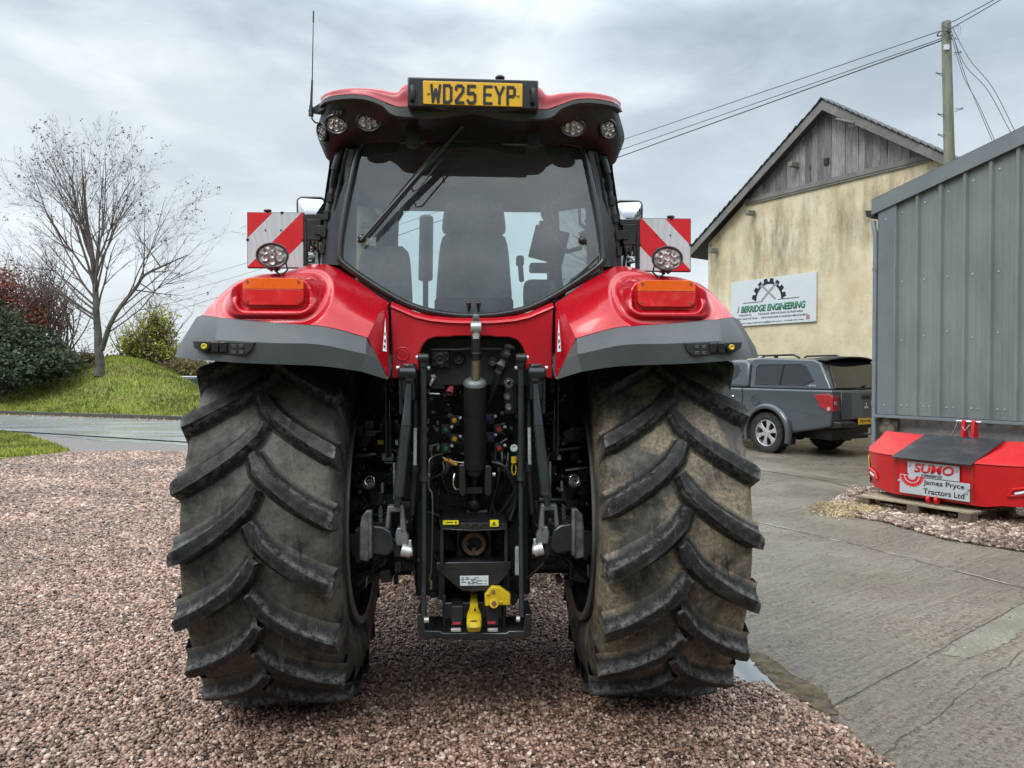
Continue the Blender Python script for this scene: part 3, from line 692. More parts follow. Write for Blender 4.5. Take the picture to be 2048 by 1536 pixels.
# seats
def cushion(mb, c, w, h, d, r=.05, top_w=None, n=18):
    rows = []
    for i in range(13):
        t = i / 12; z = -h / 2 + h * t
        e = min(1, (1 - abs(2 * t - 1) ** 5)) ** .5
        ww = (w + ((top_w or w) - w) * t) / 2 * (0.72 + .28 * e)
        dd = d / 2 * (0.35 + .65 * e)
        rows.append([c + Vector((ww * math.copysign(abs(math.cos(a)) ** .45, math.cos(a)), dd * math.copysign(abs(math.sin(a)) ** .6, math.sin(a)), z)) for a in [2 * PI * k / 32 for k in range(33)]])
    mb.grid(rows); mb.add(rows[0][:-1], [tuple(range(32))]); mb.add(rows[-1][:-1], [tuple(range(32))])
s_ = P(948, 540, 0.05); mb = MB(); cushion(mb, Vector((s_.x, .05, s_.z - .02)), .43, .46, .14, top_w=.36); seat = mb.build('driver_seat', M['seat'], tractor, angle=60)
q = P(948, 437, .05); mb = MB(); cushion(mb, q, .36, .19, .12, top_w=.31); mb.build('headrest', M['beige'], seat, angle=60)
mb = MB(); cushion(mb, Vector((s_.x, .3, 1.86)), .5, .14, .5); mb.build('seat_cushion', M['seat'], seat, angle=60)
mb = MB(); mb.box(Vector((s_.x, -.03, 1.98)), (.42, .05, .22)); mb.build('seat_back_shell', M['blackmatt'], seat, bevel=.02)
q = P(770, 550, -.05); mb = MB(); cushion(mb, q + Vector((0, 0, -.03)), .30, .36, .10, top_w=.26); mb.build('passenger_seat', M['seat'], tractor, angle=60)
mb = MB(); q0 = P(853, 436, 1.45); q1 = P(851, 558, 1.45); mb.cyl(q0, q1, .050, .052, n=20); mb.ball(q0, .05, 16, (1, 1, .5)); mb.ball(q1, .052, 16, (1, 1, .35)); mb.cyl(q1, q1 - Vector((0, 0, .6)), .02); mb.build('exhaust_stack', M['blackmatt'], tractor)
# displays, steering wheel, controls
mb = MB(); q = P(1098, 490, .45); mb.box(q, (.21, .03, .20), Matrix.Rotation(R(14), 3, 'Y')); mon = mb.build('display_screen', M['blackmatt'], tractor, bevel=.008)
mb = MB(); mb.box(P(1095, 452, .5), (.10, .03, .06)); mb.build('phone_holder', M['blackmatt'], tractor, bevel=.005)
mb = MB(); mb.tube([P(1100, 415, .6), P(1104, 450, .6), P(1102, 480, .48)], .012); mb.build('screen_arm', M['castgrey'], tractor)
mb = MB(); q = Vector((0.02, .72, 2.0)); ax = Vector((0, -.5, .86)); u_, v_, d_ = basis(ax); mb.tube([q + (u_ * math.cos(a) + v_ * math.sin(a)) * .19 for a in [2 * PI * k / 32 for k in range(32)]], .014, 8, closed=True)
for k in range(3):
    a = 2 * PI * k / 3 + .5; mb.cyl(q - d_ * .03, q + (u_ * math.cos(a) + v_ * math.sin(a)) * .18, .012)
mb.cyl(q, q - Vector((0, -.15, .4)), .04); mb.build('steering_wheel', M['blackmatt'], tractor)
mb = MB(); cushion(mb, P(1078, 590, .1), .17, .16, .30); mb.build('armrest', M['seat'], tractor, angle=60)
mb = MB(); q = P(1040, 522, .25); mb.box(q, (.045, .05, .06)); mb.cyl(q, q + Vector((.01, 0, -.12)), .015); mb.box(P(1080, 536, .2), (.12, .1, .05)); mb.build('control_lever', M['blackmatt'], tractor, bevel=.012)
for px, py, w_ in ((742, 405, 18), (748, 445, 22), (1158, 408, 16), (1150, 440, 18)):
    mb = MB(); q = P(px, py, .9 if px < 900 else .9); mb.ball(q, w_ * .0030, 14, (1.1, .6, .9)); mb.cyl(q, q + Vector((.0, 0, -.07)), .012); mb.build('front_work_lamp' , M['blackmatt'], tractor)
# sun visor blinds at top corners of the glass
for mir in (False, True):
    mb = MB(); pts = [P(716, 285, -.40), P(800, 282, -.40), P(799, 300, -.40), P(790, 306, -.40), P(758, 306, -.40), P(750, 300, -.40), P(744, 312, -.40), P(715, 316, -.40)]
    mb.prism(pts, (0, .03, 0)); mb.build('speaker_pod', M['blackmatt'], tractor, mirror=mir, bevel=.006)
mb = MB(); mb.tube([P(850, 286, -.42), P(880, 293, -.42), P(915, 288, -.42), P(945, 287, -.42), P(985, 290, -.42), P(1010, 298, -.42), P(1050, 303, -.42)], .018, 8); mb.build('roller_blind', M['blackmatt'], tractor)

# ---- wiper
mb = MB(); a = P(930, 245, -.60); b = P(722, 481, -.60)
dirv = (b - a)
mb.tube([a, a + dirv * .4, b], [.012, .010, .006], 6); wp = mb.build('wiper_arm', M['black'], tractor)
mb = MB(); c_ = P(884, 296, -.595); e = P(735, 474, -.595); mb.tube([c_, c_.lerp(e, .5), e], .011, 5); mb.tube([c_ + Vector((-.012, 0, .002)), c_.lerp(e, .5) + Vector((-.016, 0, .004)), e + Vector((-.006, 0, 0))], .009, 5)
for t in np.linspace(.1, .92, 7):
    q = c_.lerp(e, t); mb.box(q, (.022, .012, .014), Matrix.Rotation(R(38), 3, 'Y'))
mb.build('wiper_blade', M['rubber_hose'], wp)
mb = MB(); mb.tube([P(905, 292, -.595), P(870, 335, -.605), P(838, 378, -.61), P(826, 383, -.6), P(822, 372, -.6)], .004, 6); mb.tube([P(885, 325, -.6), P(880, 300, -.6)], .004, 6); mb.build('washer_tube', M['rubber_hose'], wp)

# ---- roof
cols = [(640, 'a'), (655, 'a')]
Ra = row((641, 205, -.55), (654, 195, -.66), (697, 189, -.72), (735, 192, -.74), (765, 203, -.75), (792, 213, -.76), (870, 214, -.76), (945, 214, -.76))
Rb = row((638, 213, -.55), (654, 203, -.66), (697, 197, -.72), (735, 200, -.74), (765, 212, -.75), (792, 231, -.76), (870, 234, -.75), (945, 222, -.72))
Rb2 = row((646, 216, -.52), (660, 206, -.63), (700, 202, -.69), (737, 206, -.70), (767, 220, -.71), (794, 236, -.72), (870, 238, -.71), (945, 228, -.68))
Rc = row((634, 262, -.42), (650, 268, -.53), (690, 262, -.585), (735, 262, -.60), (765, 262, -.60), (795, 260, -.60), (870, 256, -.60), (945, 254, -.60))
Rd = row((640, 288, -.40), (660, 322, -.44), (700, 300, -.47), (735, 284, -.49), (765, 282, -.49), (795, 282, -.49), (870, 282, -.49), (945, 282, -.49))
def roof_side(mir):
    mb = MB(); g = [curve(r, 60) for r in (Ra, Rb, Rb2)]
    mb.grid(g); lip = mb.build('roof_lip', M['grey'] , roof, mirror=mir, angle=40, fix=False)
    mb = MB(); g = [curve(r, 60) for r in (Rb2, Rc, Rd)]; gg = surf([Rb2, Rc, Rd], 14, 60); mb.grid(gg); mb.grid([gg[-1], [v + Vector((0, .12, .02)) for v in gg[-1]]])
    fas = mb.build('roof_fascia', M['blackmatt'], roof, mirror=mir, angle=50, fix=False)
    # side of the roof going forward
    A, B, Cc, D = Ra[0], Rb2[0], Rc[0], Rd[0]; mb = MB()
    fw = lambda v, y, dx=0, dz=0: Vector((v.x + dx, y, v.z + dz))
    mb.grid([[A, fw(A, .2), fw(A, 1.1, .1, -.02)], [B, fw(B, .2), fw(B, 1.1, .1, -.02)], [Cc, fw(Cc, .2), fw(Cc, 1.1, .12, .02)], [Rd[1], fw(Rd[1], .2, .02, .04), fw(Rd[1], 1.1, .12, .06)]])
    mb.grid([[Rd[1], fw(Rd[1], .2, .02, .04), fw(Rd[1], 1.1, .12, .06)], [fw(Rd[1], -.35, .12, .03), fw(Rd[1], .2, .12, .07), fw(Rd[1], 1.1, .2, .07)]])
    mb.grid([[Rc[1], Rd[1]], [Rc[0], Rd[0]]]); mb.build('roof_side', M['blackmatt'], roof, mirror=mir, angle=40, fix=False)
    # red skin
    T1 = row((645, 193, -.52), (664, 184, -.62), (700, 178, -.66), (735, 178, -.68), (765, 180, -.69), (795, 184, -.70), (815, 168, -.70), (870, 166, -.70), (945, 166, -.70))
    T0 = row((641, 204, -.552), (654, 194, -.662), (697, 188, -.722), (735, 191, -.742), (765, 202, -.752), (792, 212, -.762), (815, 213, -.762), (870, 213, -.762), (945, 213, -.762))
    T2 = [Vector((v.x + .02, -.30, v.z + (.02 if i < 6 else -.01))) for i, v in enumerate(T1)]
    T3 = [Vector((v.x * .93, 1.15, v.z - .03)) for v in T2]
    mb = MB(); mb.grid(surf([T0, T1, T2, T3], 30, 70)); mb.build('roof_skin', M['red_roof'], roof, mirror=mir, angle=60, fix=False)
    # sill light under the tip
    mb = MB(); tip = P(615, 221, -.55); b1 = P(640, 206, -.52); b2_ = P(655, 208, -.60); mb.prism([tip, b1, b2_, P(650, 218, -.58), P(636, 224, -.54)], (0, .05, .004)); mb.build('aerial_bracket', M['blackmatt'], roof, bevel=.002) if not mir else None
roof = MB().box2((-.62, -.3, 2.98), (.62, 1.05, 3.06)).build('roof', M['blackmatt'], tractor, bevel=.02)
for mir in (False, True): roof_side(mir)
oval_lamp(P(674, 248, -.605), 24 * KY(-.6), 19 * KY(-.6), (-.12, -1, -.35), 'roof_lamp', roof, False, R(-4))
oval_lamp(P(738, 243, -.635), 25 * KY(-.6), 19 * KY(-.6), (0, -1, -.4), 'roof_lamp', roof)
oval_lamp(P(646, 264, -.53), 12 * KY(-.5), 19 * KY(-.5), (-.55, -1, -.1), 'roof_lamp', roof, False, R(12))
oval_lamp(P(1146, 255, -.635), 25 * KY(-.6), 18 * KY(-.6), (0, -1, -.4), 'roof_lamp', roof)
oval_lamp(P(1215, 258, -.60), 19 * KY(-.6), 20 * KY(-.6), (.3, -1, -.2), 'roof_lamp', roof, False, R(25))
mb = MB()
for (x, y) in ((675, 226), (738, 224), (1147, 236)):
    for k in (-1, 0, 1): q = P(x + k * 7, y, -.655); mb.box(q, (.010, .02, .014))
mb.build_each('lamp_bracket', M['black'], roof)
# number plate box
yp = -.82; pc = P(946, 187, yp)
mb = MB(); o = [P(815, 153, yp), P(1077, 160, yp), P(1077, 219, yp), P(815, 213, yp)]; 
mb.prism(o, (0, .06, 0)); pb = mb.build('plate_box', M['black'], tractor, bevel=.006)
mb = MB(); mb.prism([P(846, 161, yp - .006), P(1045, 167, yp - .006), P(1045, 214, yp - .006), P(846, 208, yp - .006)], (0, .005, 0)); npl = mb.build('number_plate', M['plate_y'], pb, bevel=.004)
ux = (P(1045, 167, yp) - P(846, 161, yp)).normalized(); uz = Vector((0, -1, 0)).cross(ux) * 1.0
uz = Vector((0, -1, 0)).cross(ux) if Vector((0, -1, 0)).cross(ux).z > 0 else ux.cross(Vector((0, -1, 0)))
# characters drawn as plate-style strokes (4 wide x 7 high grid)
GL = {'W': [[(0, 7), (.8, 0), (2, 5.2), (3.2, 0), (4, 7)]], 'D': [[(0.4, 0), (0.4, 7), (2.6, 7), (3.6, 6), (3.6, 1), (2.6, 0), (0.4, 0)]],
      '2': [[(.4, 5.6), (.4, 6.2), (1.2, 7), (2.8, 7), (3.6, 6.2), (3.6, 4.7), (.4, .8), (.4, 0), (3.7, 0)]],
      '5': [[(3.5, 7), (.5, 7), (.4, 3.9), (2.7, 4.1), (3.6, 3.3), (3.6, .9), (2.8, 0), (1.2, 0), (.3, .9)]],
      'E': [[(3.6, 7), (.4, 7), (.4, 0), (3.6, 0)], [(.4, 3.6), (3.1, 3.6)]], 'Y': [[(.1, 7), (2, 3.2), (3.9, 7)], [(2, 3.2), (2, 0)]],
      'P': [[(.4, 0), (.4, 7), (2.8, 7), (3.6, 6.2), (3.6, 4), (2.8, 3.2), (.4, 3.2)]]}
def stroke_text(s, name, mat, parent, o0, cw, chh, gap, thick, ux, uz, nrm, space=1.2):
    x = 0; k = 0
    for ch in s:
        if ch == ' ': x += cw * space * .55; continue
        mb = MB()
        for st in GL[ch]:
            pts = [o0 + ux * (x + p[0] / 4 * cw) + uz * (p[1] / 7 * chh) for p in st]
            for i in range(len(pts) - 1):
                a, b = pts[i], pts[i + 1]; d = (b - a).normalized(); w_ = nrm.cross(d) * thick / 2
                a2 = a - d * thick * (.5 if i == 0 and ch not in 'WY' else .42); b2_ = b + d * thick * (.5 if ch not in 'WY' else .3)
                k += 1; e = nrm * .00012 * k
                mb.prism([a2 + w_ + e, b2_ + w_ + e, b2_ - w_ + e, a2 - w_ + e], -nrm * .0015)
        mb.build(name, mat, parent); x += cw + gap
nrm = Vector((0, -1, 0)); kk = KY(yp)
o0 = P(862.5, 203.3, yp - .008)
stroke_text('WD25', 'plate_character', M['ink'], npl, o0, 17 * kk, 33 * kk, 6.6 * kk, 5.0 * kk, ux, uz, nrm)
stroke_text('EYP', 'plate_character', M['ink'], npl, P(967, 206.3, yp - .008), 17 * kk, 33 * kk, 6.0 * kk, 5.0 * kk, ux, uz, nrm)
for px, py in ((857, 186), (1036, 191)):
    q = P(px, py, yp - .008); mb = MB(); mb.ball(q, .007, 12, (1, .5, 1)); mb.build('plate_screw', M['orange_y'], npl)
for px, py in ((825, 186), (1066, 192)):
    q = P(px, py, yp - .012); mb = MB(); mb.tube([q + Vector((-.006, .02, .028)), q + Vector((0, -.006, .024)), q + Vector((.002, -.012, 0)), q + Vector((0, -.006, -.024)), q + Vector((-.006, .02, -.028))], .010, 8); mb.build('plate_lamp', M['blackmatt'], pb)
q = P(1000, 156, -.76); mb = MB(); mb.ball(q, .022, 14, (1, 1, .6)); mb.cyl(q, q - Vector((0, 0, .02)), .012); mb.build('roof_sensor', M['black'], pb)
# aerial
mb = MB(); a = P(622, 219, -.55); mb.cyl(a - Vector((0, 0, .03)), a + Vector((0, 0, .02)), .012, .008); mb.tube([a, P(624.5, 160, -.55)], [.007, .0045], 6); mb.tube([P(624.5, 160, -.55), P(627, 24, -.55)], [.0028, .0018], 6); mb.tube([P(626.6, 45, -.55), P(627, 22, -.55)], .0035, 6)
mb.tube([P(624, 224, -.55), P(624, 238, -.55), P(630, 245, -.54), P(638, 246, -.52)], .004, 6); mb.build('aerial', M['black'], tractor)

# ---- warning boards and mirrors on their arms
def board(xl, xr, yt, yb, mir_left, y):
    s = -1 if mir_left else 1
    tl, tr, bl, br = P(xl, yt, y), P(xr, yt, y), P(xl, yb, y), P(xr, yb, y)
    W_ = tr.x - tl.x; H_ = tl.z - bl.z
    mb = MB(); mb.box2((tl.x - .004, y + .003, bl.z - .005), (tr.x + .004, y + .022, tl.z + .004))
    bb = mb.build('warning_board', M['black'], tractor, bevel=.003)
    # stripes clipped to the square, in unit coords (u right, v down)
    def clip(poly, f):
        out = []
        for i in range(len(poly)):
            a, b = poly[i], poly[(i + 1) % len(poly)]; fa, fb = f(a), f(b)
            if fa >= 0: out.append(a)
            if fa * fb < 0: t = fa / (fa - fb); out.append((a[0] + (b[0] - a[0]) * t, a[1] + (b[1] - a[1]) * t))
        return out
    sq = [(0, 0), (1, 0), (1, 1), (0, 1)]
    # stripe coordinate: t = u + v*0.92 for the left board, mirrored on the right
    cuts = [(-1, .47, 'r'), (.47, .98, 'w'), (.98, 1.50, 'r'), (1.50, 3, 'w')] if mir_left else [(-1, .42, 'w0'), (.42, .98, 'w'), (.98, 1.5, 'r'), (1.5, 3, 'w')]
    if mir_left: T = lambda p: p[0] + p[1] * .98
    else: T = lambda p: p[0] - p[1] * .98
    if mir_left: bands = [(-2, .45, 0), (.45, .97, 1), (.97, 1.50, 0), (1.50, 1.98 + 1, 1)]
    else: bands = [(-2, -.52, 1), (-.52, .04, 0), (.04, .50, 1), (.50, 2, 0)]
    lastw = None
    for lo, hi, white in bands:
        pl = clip(clip(sq, lambda p: T(p) - lo), lambda p: hi - T(p))
        if len(pl) < 3: continue
        mb = MB(); mb.prism([Vector((tl.x + p[0] * W_, y - (.0005 if white else .001), tl.z - p[1] * H_)) for p in pl], (0, .003, 0))
        mb.build('white_stripe' if white else 'red_stripe', M['refl_white'] if white else M['refl_red'], bb)
    if mir_left:
        pl = [(0, .93), (.03, 1), (.34, 1), (0.40, .93)]
        tri = clip(sq, lambda p: p[1] - (1.00 - 0) if False else (T(p) * 0 + (p[1] - 1.25 - 0 * p[0]) if False else (p[1] - .72 - .0) - (p[0] - .0) * .6 + (-.22)))
    mb = MB()
    for u_, v_ in ((.32, .32), (.60, .32), (.32, .60)): q = Vector((tl.x + u_ * W_, y, tl.z - v_ * H_)); mb.cyl(q + Vector((0, .002, 0)), q + Vector((0, -.003, 0)), .004, n=10)
    for u_, v_ in ((0, .5), (1, .5), (.62, 0), (.6, 1)): q = Vector((tl.x + u_ * W_, y + .005, tl.z - v_ * H_)); mb.box(q, (.012, .014, .012))
    mb.build_each('board_fastener', M['black'], bb)
    q = Vector((tl.x + (.35 if mir_left else .62) * W_, y + .012, tl.z + .012)); mb = MB(); mb.ball(q, .020, 12, (1, .8, .45)); mb.build('marker_lamp', M['black'], bb)
    # arm to the cab
    xe = tr.x if mir_left else tl.x; z0 = tl.z
    mb = MB(); mb.box2((xe - s * -.0 if False else xe, y - .002, z0 - .005), (xe - s * .10, y + .03, z0 - .035)); mb.box2((xe, y + .0, z0 - .005), (xe - s * .018, y + .03, bl.z)); mb.box2((xe - s * .02, y - .01, z0 - .03), (xe - s * .085, y + .05, z0 - .13)); 
    mb.box2((xe - s * .06, y - .015, z0 - .06), (xe - s * .16, y + .02, z0 - .105)); mb.cyl((xe - s * .15, y, z0 - .085), (xe - s * .20, y + .03, z0 - .095), .022)
    mb.tube([(xe - s * .02, y + .01, z0 - .13), (xe - s * .07, y + .02, z0 - .18), (xe - s * .08, y + .03, z0 - .30)], .008)
    for k in range(3): mb.box((xe - s * (.03 + .02 * k), y - .012, z0 - .16), (.01, .02, .05))
    mb.build('mirror_arm', M['blackmatt'], bb, bevel=.003)
board(495, 606, 425, 534, True, -.42); board(1280, 1381, 437, 541, False, -.42)
def rrect2(c, hx, hz, r, n=6):
    o = []
    for qx, qz, a0 in ((1, 1, 0), (-1, 1, 90), (-1, -1, 180), (1, -1, 270)):
        for k in range(n):
            a = R(a0 + 90 * k / (n - 1)); o.append(Vector((c.x + qx * (hx - r) + r * math.cos(a), c.y, c.z + qz * (hz - r) + r * math.sin(a))))
    return o
for (px, py, w_, h_, tilt) in ((623, 447, 54, 102, 0), (626, 508, 32, 44, 0), (1257, 450, 54, 96, 0), (1258, 508, 32, 36, 0)):
    yy = .65; q = P(px, py, yy); k = KY(yy); mb = MB(); mb.prism(rrect2(q, w_ / 2 * k, h_ / 2 * k, .03), (0, .05, 0)); mm = mb.build('wing_mirror', M['black'], tractor, bevel=.008)
    mb = MB(); g = rrect2(q + Vector((0, -.004, 0)), (w_ / 2 - 2.5) * k, (h_ / 2 - 2.5) * k, .022); bzl = MB(); bzl.tube(rrect2(q + Vector((0, -.006, 0)), (w_ / 2 - 1) * k, (h_ / 2 - 1) * k, .026), .008, 6, closed=True); bzl.build('mirror_rim', M['black'], mm, angle=60)
    # convex glass, so that it mirrors the sky above and the red mudguard below
    rings = []; gc_ = q + Vector((0, -.008, 0)); inw = .10 if px < 900 else -.10
    for f_ in (1.0, .85, .7, .5, .3, .1, .01):
        rw = []
        for v in g + [g[0]]:
            dx_ = (v.x - q.x) * f_; dz_ = (v.z - q.z) * f_; rw.append(Vector((q.x + dx_, q.y - .006 - .85 * ((h_ / 2 * k) ** 2 - dz_ * dz_) * 1.0 + inw * dx_ * .6, q.z + dz_)))
        rings.append(rw)
    mb.grid(rings); mb.build('mirror_glass', M['mirror'], mm, angle=180)
for s in (-1, 1):
    mb = MB(); mb.tube([Vector((s * .58, 1.05, 2.7)), Vector((s * .9, .75, 2.62)), Vector((s * .99, .70, 2.5)), Vector((s * .99, .70, 2.15))], .014); mb.build('wing_mirror_arm', M['black'], tractor)
# ================================================================ REAR LINKAGE
def pbox(x0, y0, x1, y1, yf, dep):
    a = P(x0, y0, yf); b = P(x1, y1, yf); return (Vector((a.x, yf, a.z)), Vector((b.x, yf + dep, b.z)))
def part(name, mat, fn, parent=None, bevel=.003, **kw):
    mb = MB(); fn(mb); return mb.build(name, M[mat] if isinstance(mat, str) else mat, parent or tractor, bevel=bevel, **kw)
# back plate / transmission
def f(mb):
    mb.box2(*pbox(800, 690, 1092, 1000, -.18, .5)); mb.box2(*pbox(830, 930, 1060, 1190, -.20, .5))
    mb.box2((-.36, -.12, .70), (.36, .5, 1.7)); mb.box2((-.5, -.08, .78), (.5, .3, 1.12))
    for s in (-1, 1): mb.cyl((s * .3, 0, .955), (s * .85, 0, .955), .19, .15, n=28); mb.cyl((s * .62, 0, .955), (s * .66, 0, .955), .24, n=28)
trans = part('transmission_housing', 'darkcast', f, bevel=.012)
part('arch_backing', 'blackmatt', lambda mb: mb.box2(*pbox(838, 672, 1054, 770, -.55, .02)))
# clutter bolted on the housing: brackets, valves, bolts, pipes
rnd = random.Random(11)
def clutter(name, mat, x0, y0, x1, y1, n, yr, smin, smax, parent=trans):
    mb = MB()
    for _ in range(n):
        px = rnd.uniform(x0, x1); py = rnd.uniform(y0, y1); y = rnd.uniform(*yr); q = P(px, py, y); t = rnd.random()
        sx = rnd.uniform(smin, smax); sz = rnd.uniform(smin, smax); d = rnd.uniform(.03, .10)
        if t < .45: mb.box(q + Vector((0, d / 2, 0)), (sx, d, sz), Matrix.Rotation(rnd.choice((0, 0, .1, -.15, .5)), 3, 'Y'))
        elif t < .75: mb.cyl(q, q + Vector((0, d, 0)), sx * .5, n=14); mb.cyl(q - Vector((0, .008, 0)), q, sx * .28, n=6)
        elif t < .9: mb.cyl(q - Vector((sx, 0, 0)), q + Vector((sx, 0, rnd.uniform(-.03, .03))), sx * .25, n=10)
        else: mb.cyl(q - Vector((0, 0, sz)), q + Vector((rnd.uniform(-.02, .02), 0, sz)), sx * .22, n=10)
    mb.build_each(name, M[mat], parent, bevel=.002, seg=1)
clutter('bracket', 'darkcast', 770, 770, 860, 960, 26, (-.30, -.05), .02, .06)
clutter('bracket', 'darkcast', 1035, 770, 1125, 960, 26, (-.30, -.05), .02, .06)
clutter('bracket', 'black', 700, 850, 800, 1090, 40, (-.20, .1), .02, .08)
clutter('bracket', 'black', 1100, 850, 1195, 1090, 40, (-.20, .1), .02, .08)
clutter('casting_detail', 'darkcast', 860, 930, 1040, 1045, 40, (-.32, -.18), .02, .06)
clutter('bolt_head', 'castgrey', 700, 850, 1190, 1150, 46, (-.30, -.1), .007, .012)
clutter('bolt_head', 'steel', 740, 900, 1170, 1150, 16, (-.35, -.2), .006, .010)
clutter('valve_body', 'blackmatt', 884, 770, 1010, 930, 36, (-.44, -.36), .018, .045)
clutter('lower_casting', 'darkcast', 850, 1100, 1050, 1200, 26, (-.42, -.2), .02, .07)
clutter('bracket', 'black', 700, 850, 800, 1170, 40, (-.32, -.12), .02, .07)
clutter('bracket', 'black', 1095, 850, 1190, 1170, 40, (-.32, -.12), .02, .07)
clutter('pipe_clip', 'castgrey', 700, 840, 800, 1150, 14, (-.34, -.2), .008, .02)
clutter('pipe_clip', 'castgrey', 1095, 840, 1190, 1150, 14, (-.34, -.2), .008, .02)
clutter('pipe_clip', 'steel', 860, 760, 1040, 930, 16, (-.50, -.45), .006, .012)
clutter('valve_body', 'castgrey', 884, 780, 1010, 930, 16, (-.46, -.40), .012, .03)
clutter('valve_body', 'castgrey', 852, 780, 900, 930, 14, (-.50, -.40), .010, .026)
clutter('valve_body', 'castgrey', 1000, 830, 1045, 930, 10, (-.50, -.42), .010, .026)
clutter('pipe_clip', 'castgrey', 752, 770, 800, 900, 12, (-.42, -.3), .008, .02)
clutter('pipe_clip', 'castgrey', 1092, 770, 1140, 900, 12, (-.42, -.3), .008, .02)
mb_ = MB()
for k in range(12):
    s = -1 if k % 2 else 1; x = 950 + s * rnd.uniform(36, 95); a = P(x, rnd.uniform(900, 925), -.49); b = P(x + s * rnd.uniform(-30, 25), rnd.uniform(985, 1045), rnd.uniform(-.46, -.36))
    m_ = a.lerp(b, .5) + Vector((s * rnd.uniform(0, .06), -.03, 0)); mb_.tube(curve([a, a + Vector((0, -.02, -.05)), m_, b], 14), rnd.uniform(.006, .010), 7)
mb_.build_each('hydraulic_hose', M['rubber_hose'], trans)
# hoses inside
def hoses(mb):
    for _ in range(60):
        s = rnd.choice((-1, 1)); x = 945 + s * rnd.uniform(60, 230); y = rnd.uniform(860, 1120)
        a = P(x, y, rnd.uniform(-.25, 0)); b = a + Vector((rnd.uniform(-.15, .15), rnd.uniform(-.1, .1), rnd.uniform(-.2, .2)))
        m_ = a.lerp(b, .5) + Vector((rnd.uniform(-.06, .06), -.04, rnd.uniform(-.08, .02)))
        mb.tube(curve([a, a.lerp(m_, .5) + Vector((0, -.03, 0)), m_, b], 12), rnd.uniform(.005, .011), 7)
hm_ = MB(); hoses(hm_); hm_.build_each('hydraulic_hose', M['rubber_hose'], trans)
# round cast cover
q = P(948, 1000, -.20); part('cast_cover', 'darkcast', lambda mb: (mb.cyl(q, q - Vector((0, .06, 0)), .235, .20, n=48), [mb.cyl(q + Vector((.215 * math.cos(a), -.02, .215 * math.sin(a))), q + Vector((.215 * math.cos(a), -.06, .215 * math.sin(a))), .014, n=6) for a in [2 * PI * k / 14 for k in range(14)]]), trans)

# ---- electrical sockets under the arch
def sock(px, py, r, mat, rings, y=-.58, dep=.03, nm='socket'):
    q = P(px, py, y); mb = MB(); k = KY(y); mb.lathe([(r * k, dep), (r * k, 0), (r * k * .82, -.006), (r * k * .72, .004), (r * k * .45, .006), (r * k * .35, -.004), (0, -.004)], q, (0, 1, 0), 28)
    mb.build(nm, M[mat], tractor)
mb = MB(); mb.box2(*pbox(861, 700, 899, 735, -.585, .03)); mb.build('trailer_socket', M['blackmatt'], tractor, bevel=.006)
q = P(880, 718, -.59); mb = MB(); mb.lathe([(.028, 0), (.028, -.014), (.020, -.016), (.018, -.004), (.008, -.004), (.006, -.012), (0, -.012)], q, (0, 1, 0), 24)
for a in range(6): mb.box(q + Vector((.033 * math.cos(a), -.006, .033 * math.sin(a))), (.012, .01, .012))
mb.build('socket_cover', M['black'], tractor, bevel=.002)
mb = MB(); mb.box2(*pbox(868, 704, 893, 707.5, -.59, .004)); mb.build('socket_print', M['castgrey'], tractor)
sock(917, 717, 13, 'blackmatt', 3, nm='round_socket'); sock(985, 724, 9, 'castgrey', 3, nm='round_socket')
part('cross_rail', 'castgrey', lambda mb: mb.tube([P(863, 699, -.60), P(920, 699, -.60), P(935, 697, -.60), P(1005, 698, -.60)], .0045, 8), bevel=0)
part('dark_bracket', 'black', lambda mb: (mb.box2(*pbox(858, 748, 890, 778, -.50, .06)), mb.box2(*pbox(1009, 755, 1034, 828, -.52, .03)), mb.box2(*pbox(895, 755, 925, 772, -.48, .04))))
# ---- top link
M['topblack'] = simple('dull_black_sleeve', (.009, .009, .010), .62, 0, .3, 30, .3)
tl0 = P(950, 933, -.50)
def f(mb):
    r = 23 * KY(-.66)
    mb.cyl(P(950, 934, -.52), P(950, 765, -.66), r, r * .98, n=32)
tlk = part('top_link', 'topblack', f, bevel=.004)
part('top_link_seam', 'black', lambda mb: mb.lathe([(23.6 * KY(-.63), -.003), (23.9 * KY(-.63), 0), (23.6 * KY(-.63), .003)], P(950, 820, -.62), (P(950, 765, -.66) - P(950, 934, -.52)), 32), tlk, bevel=0)
part('link_collar', 'castgrey', lambda mb: mb.lathe([(.018, .010), (.030, .008), (.045, .0), (.052, -.010), (.053, -.022), (.047, -.030)], P(950, 760, -.665), (P(950, 765, -.66) - P(950, 934, -.52)), 32), tlk, bevel=0)
part('piston_rod', 'brass', lambda mb: mb.cyl(P(951, 758, -.68), P(952, 715, -.71), 9 * KY(-.7), n=24), tlk, bevel=0)
part('rod_end', 'black', lambda mb: (mb.cyl(P(952, 720, -.71), P(952, 672, -.73), 9.5 * KY(-.7), n=20), mb.lathe([(.022, -.004), (.026, 0), (.022, .004)], P(952, 707, -.715), (0, -.1, 1), 20)), tlk)
q = P(952, 655, -.735); part('link_ball', 'steel', lambda mb: (mb.lathe([(.012, -.024), (.026, -.022), (.028, 0), (.026, .022), (.012, .024), (.012, -.024)], q, (1, 0, 0), 24), mb.ball(q, .020, 16), mb.cyl(q, P(952, 678, -.735), .017)), tlk, bevel=0)
part('link_catch', 'castgrey', lambda mb: (mb.box(P(952, 636, -.72), (.030, .03, .036)), mb.cyl(P(952, 640, -.73), P(952, 630, -.73), .012)), tlk, bevel=.006)
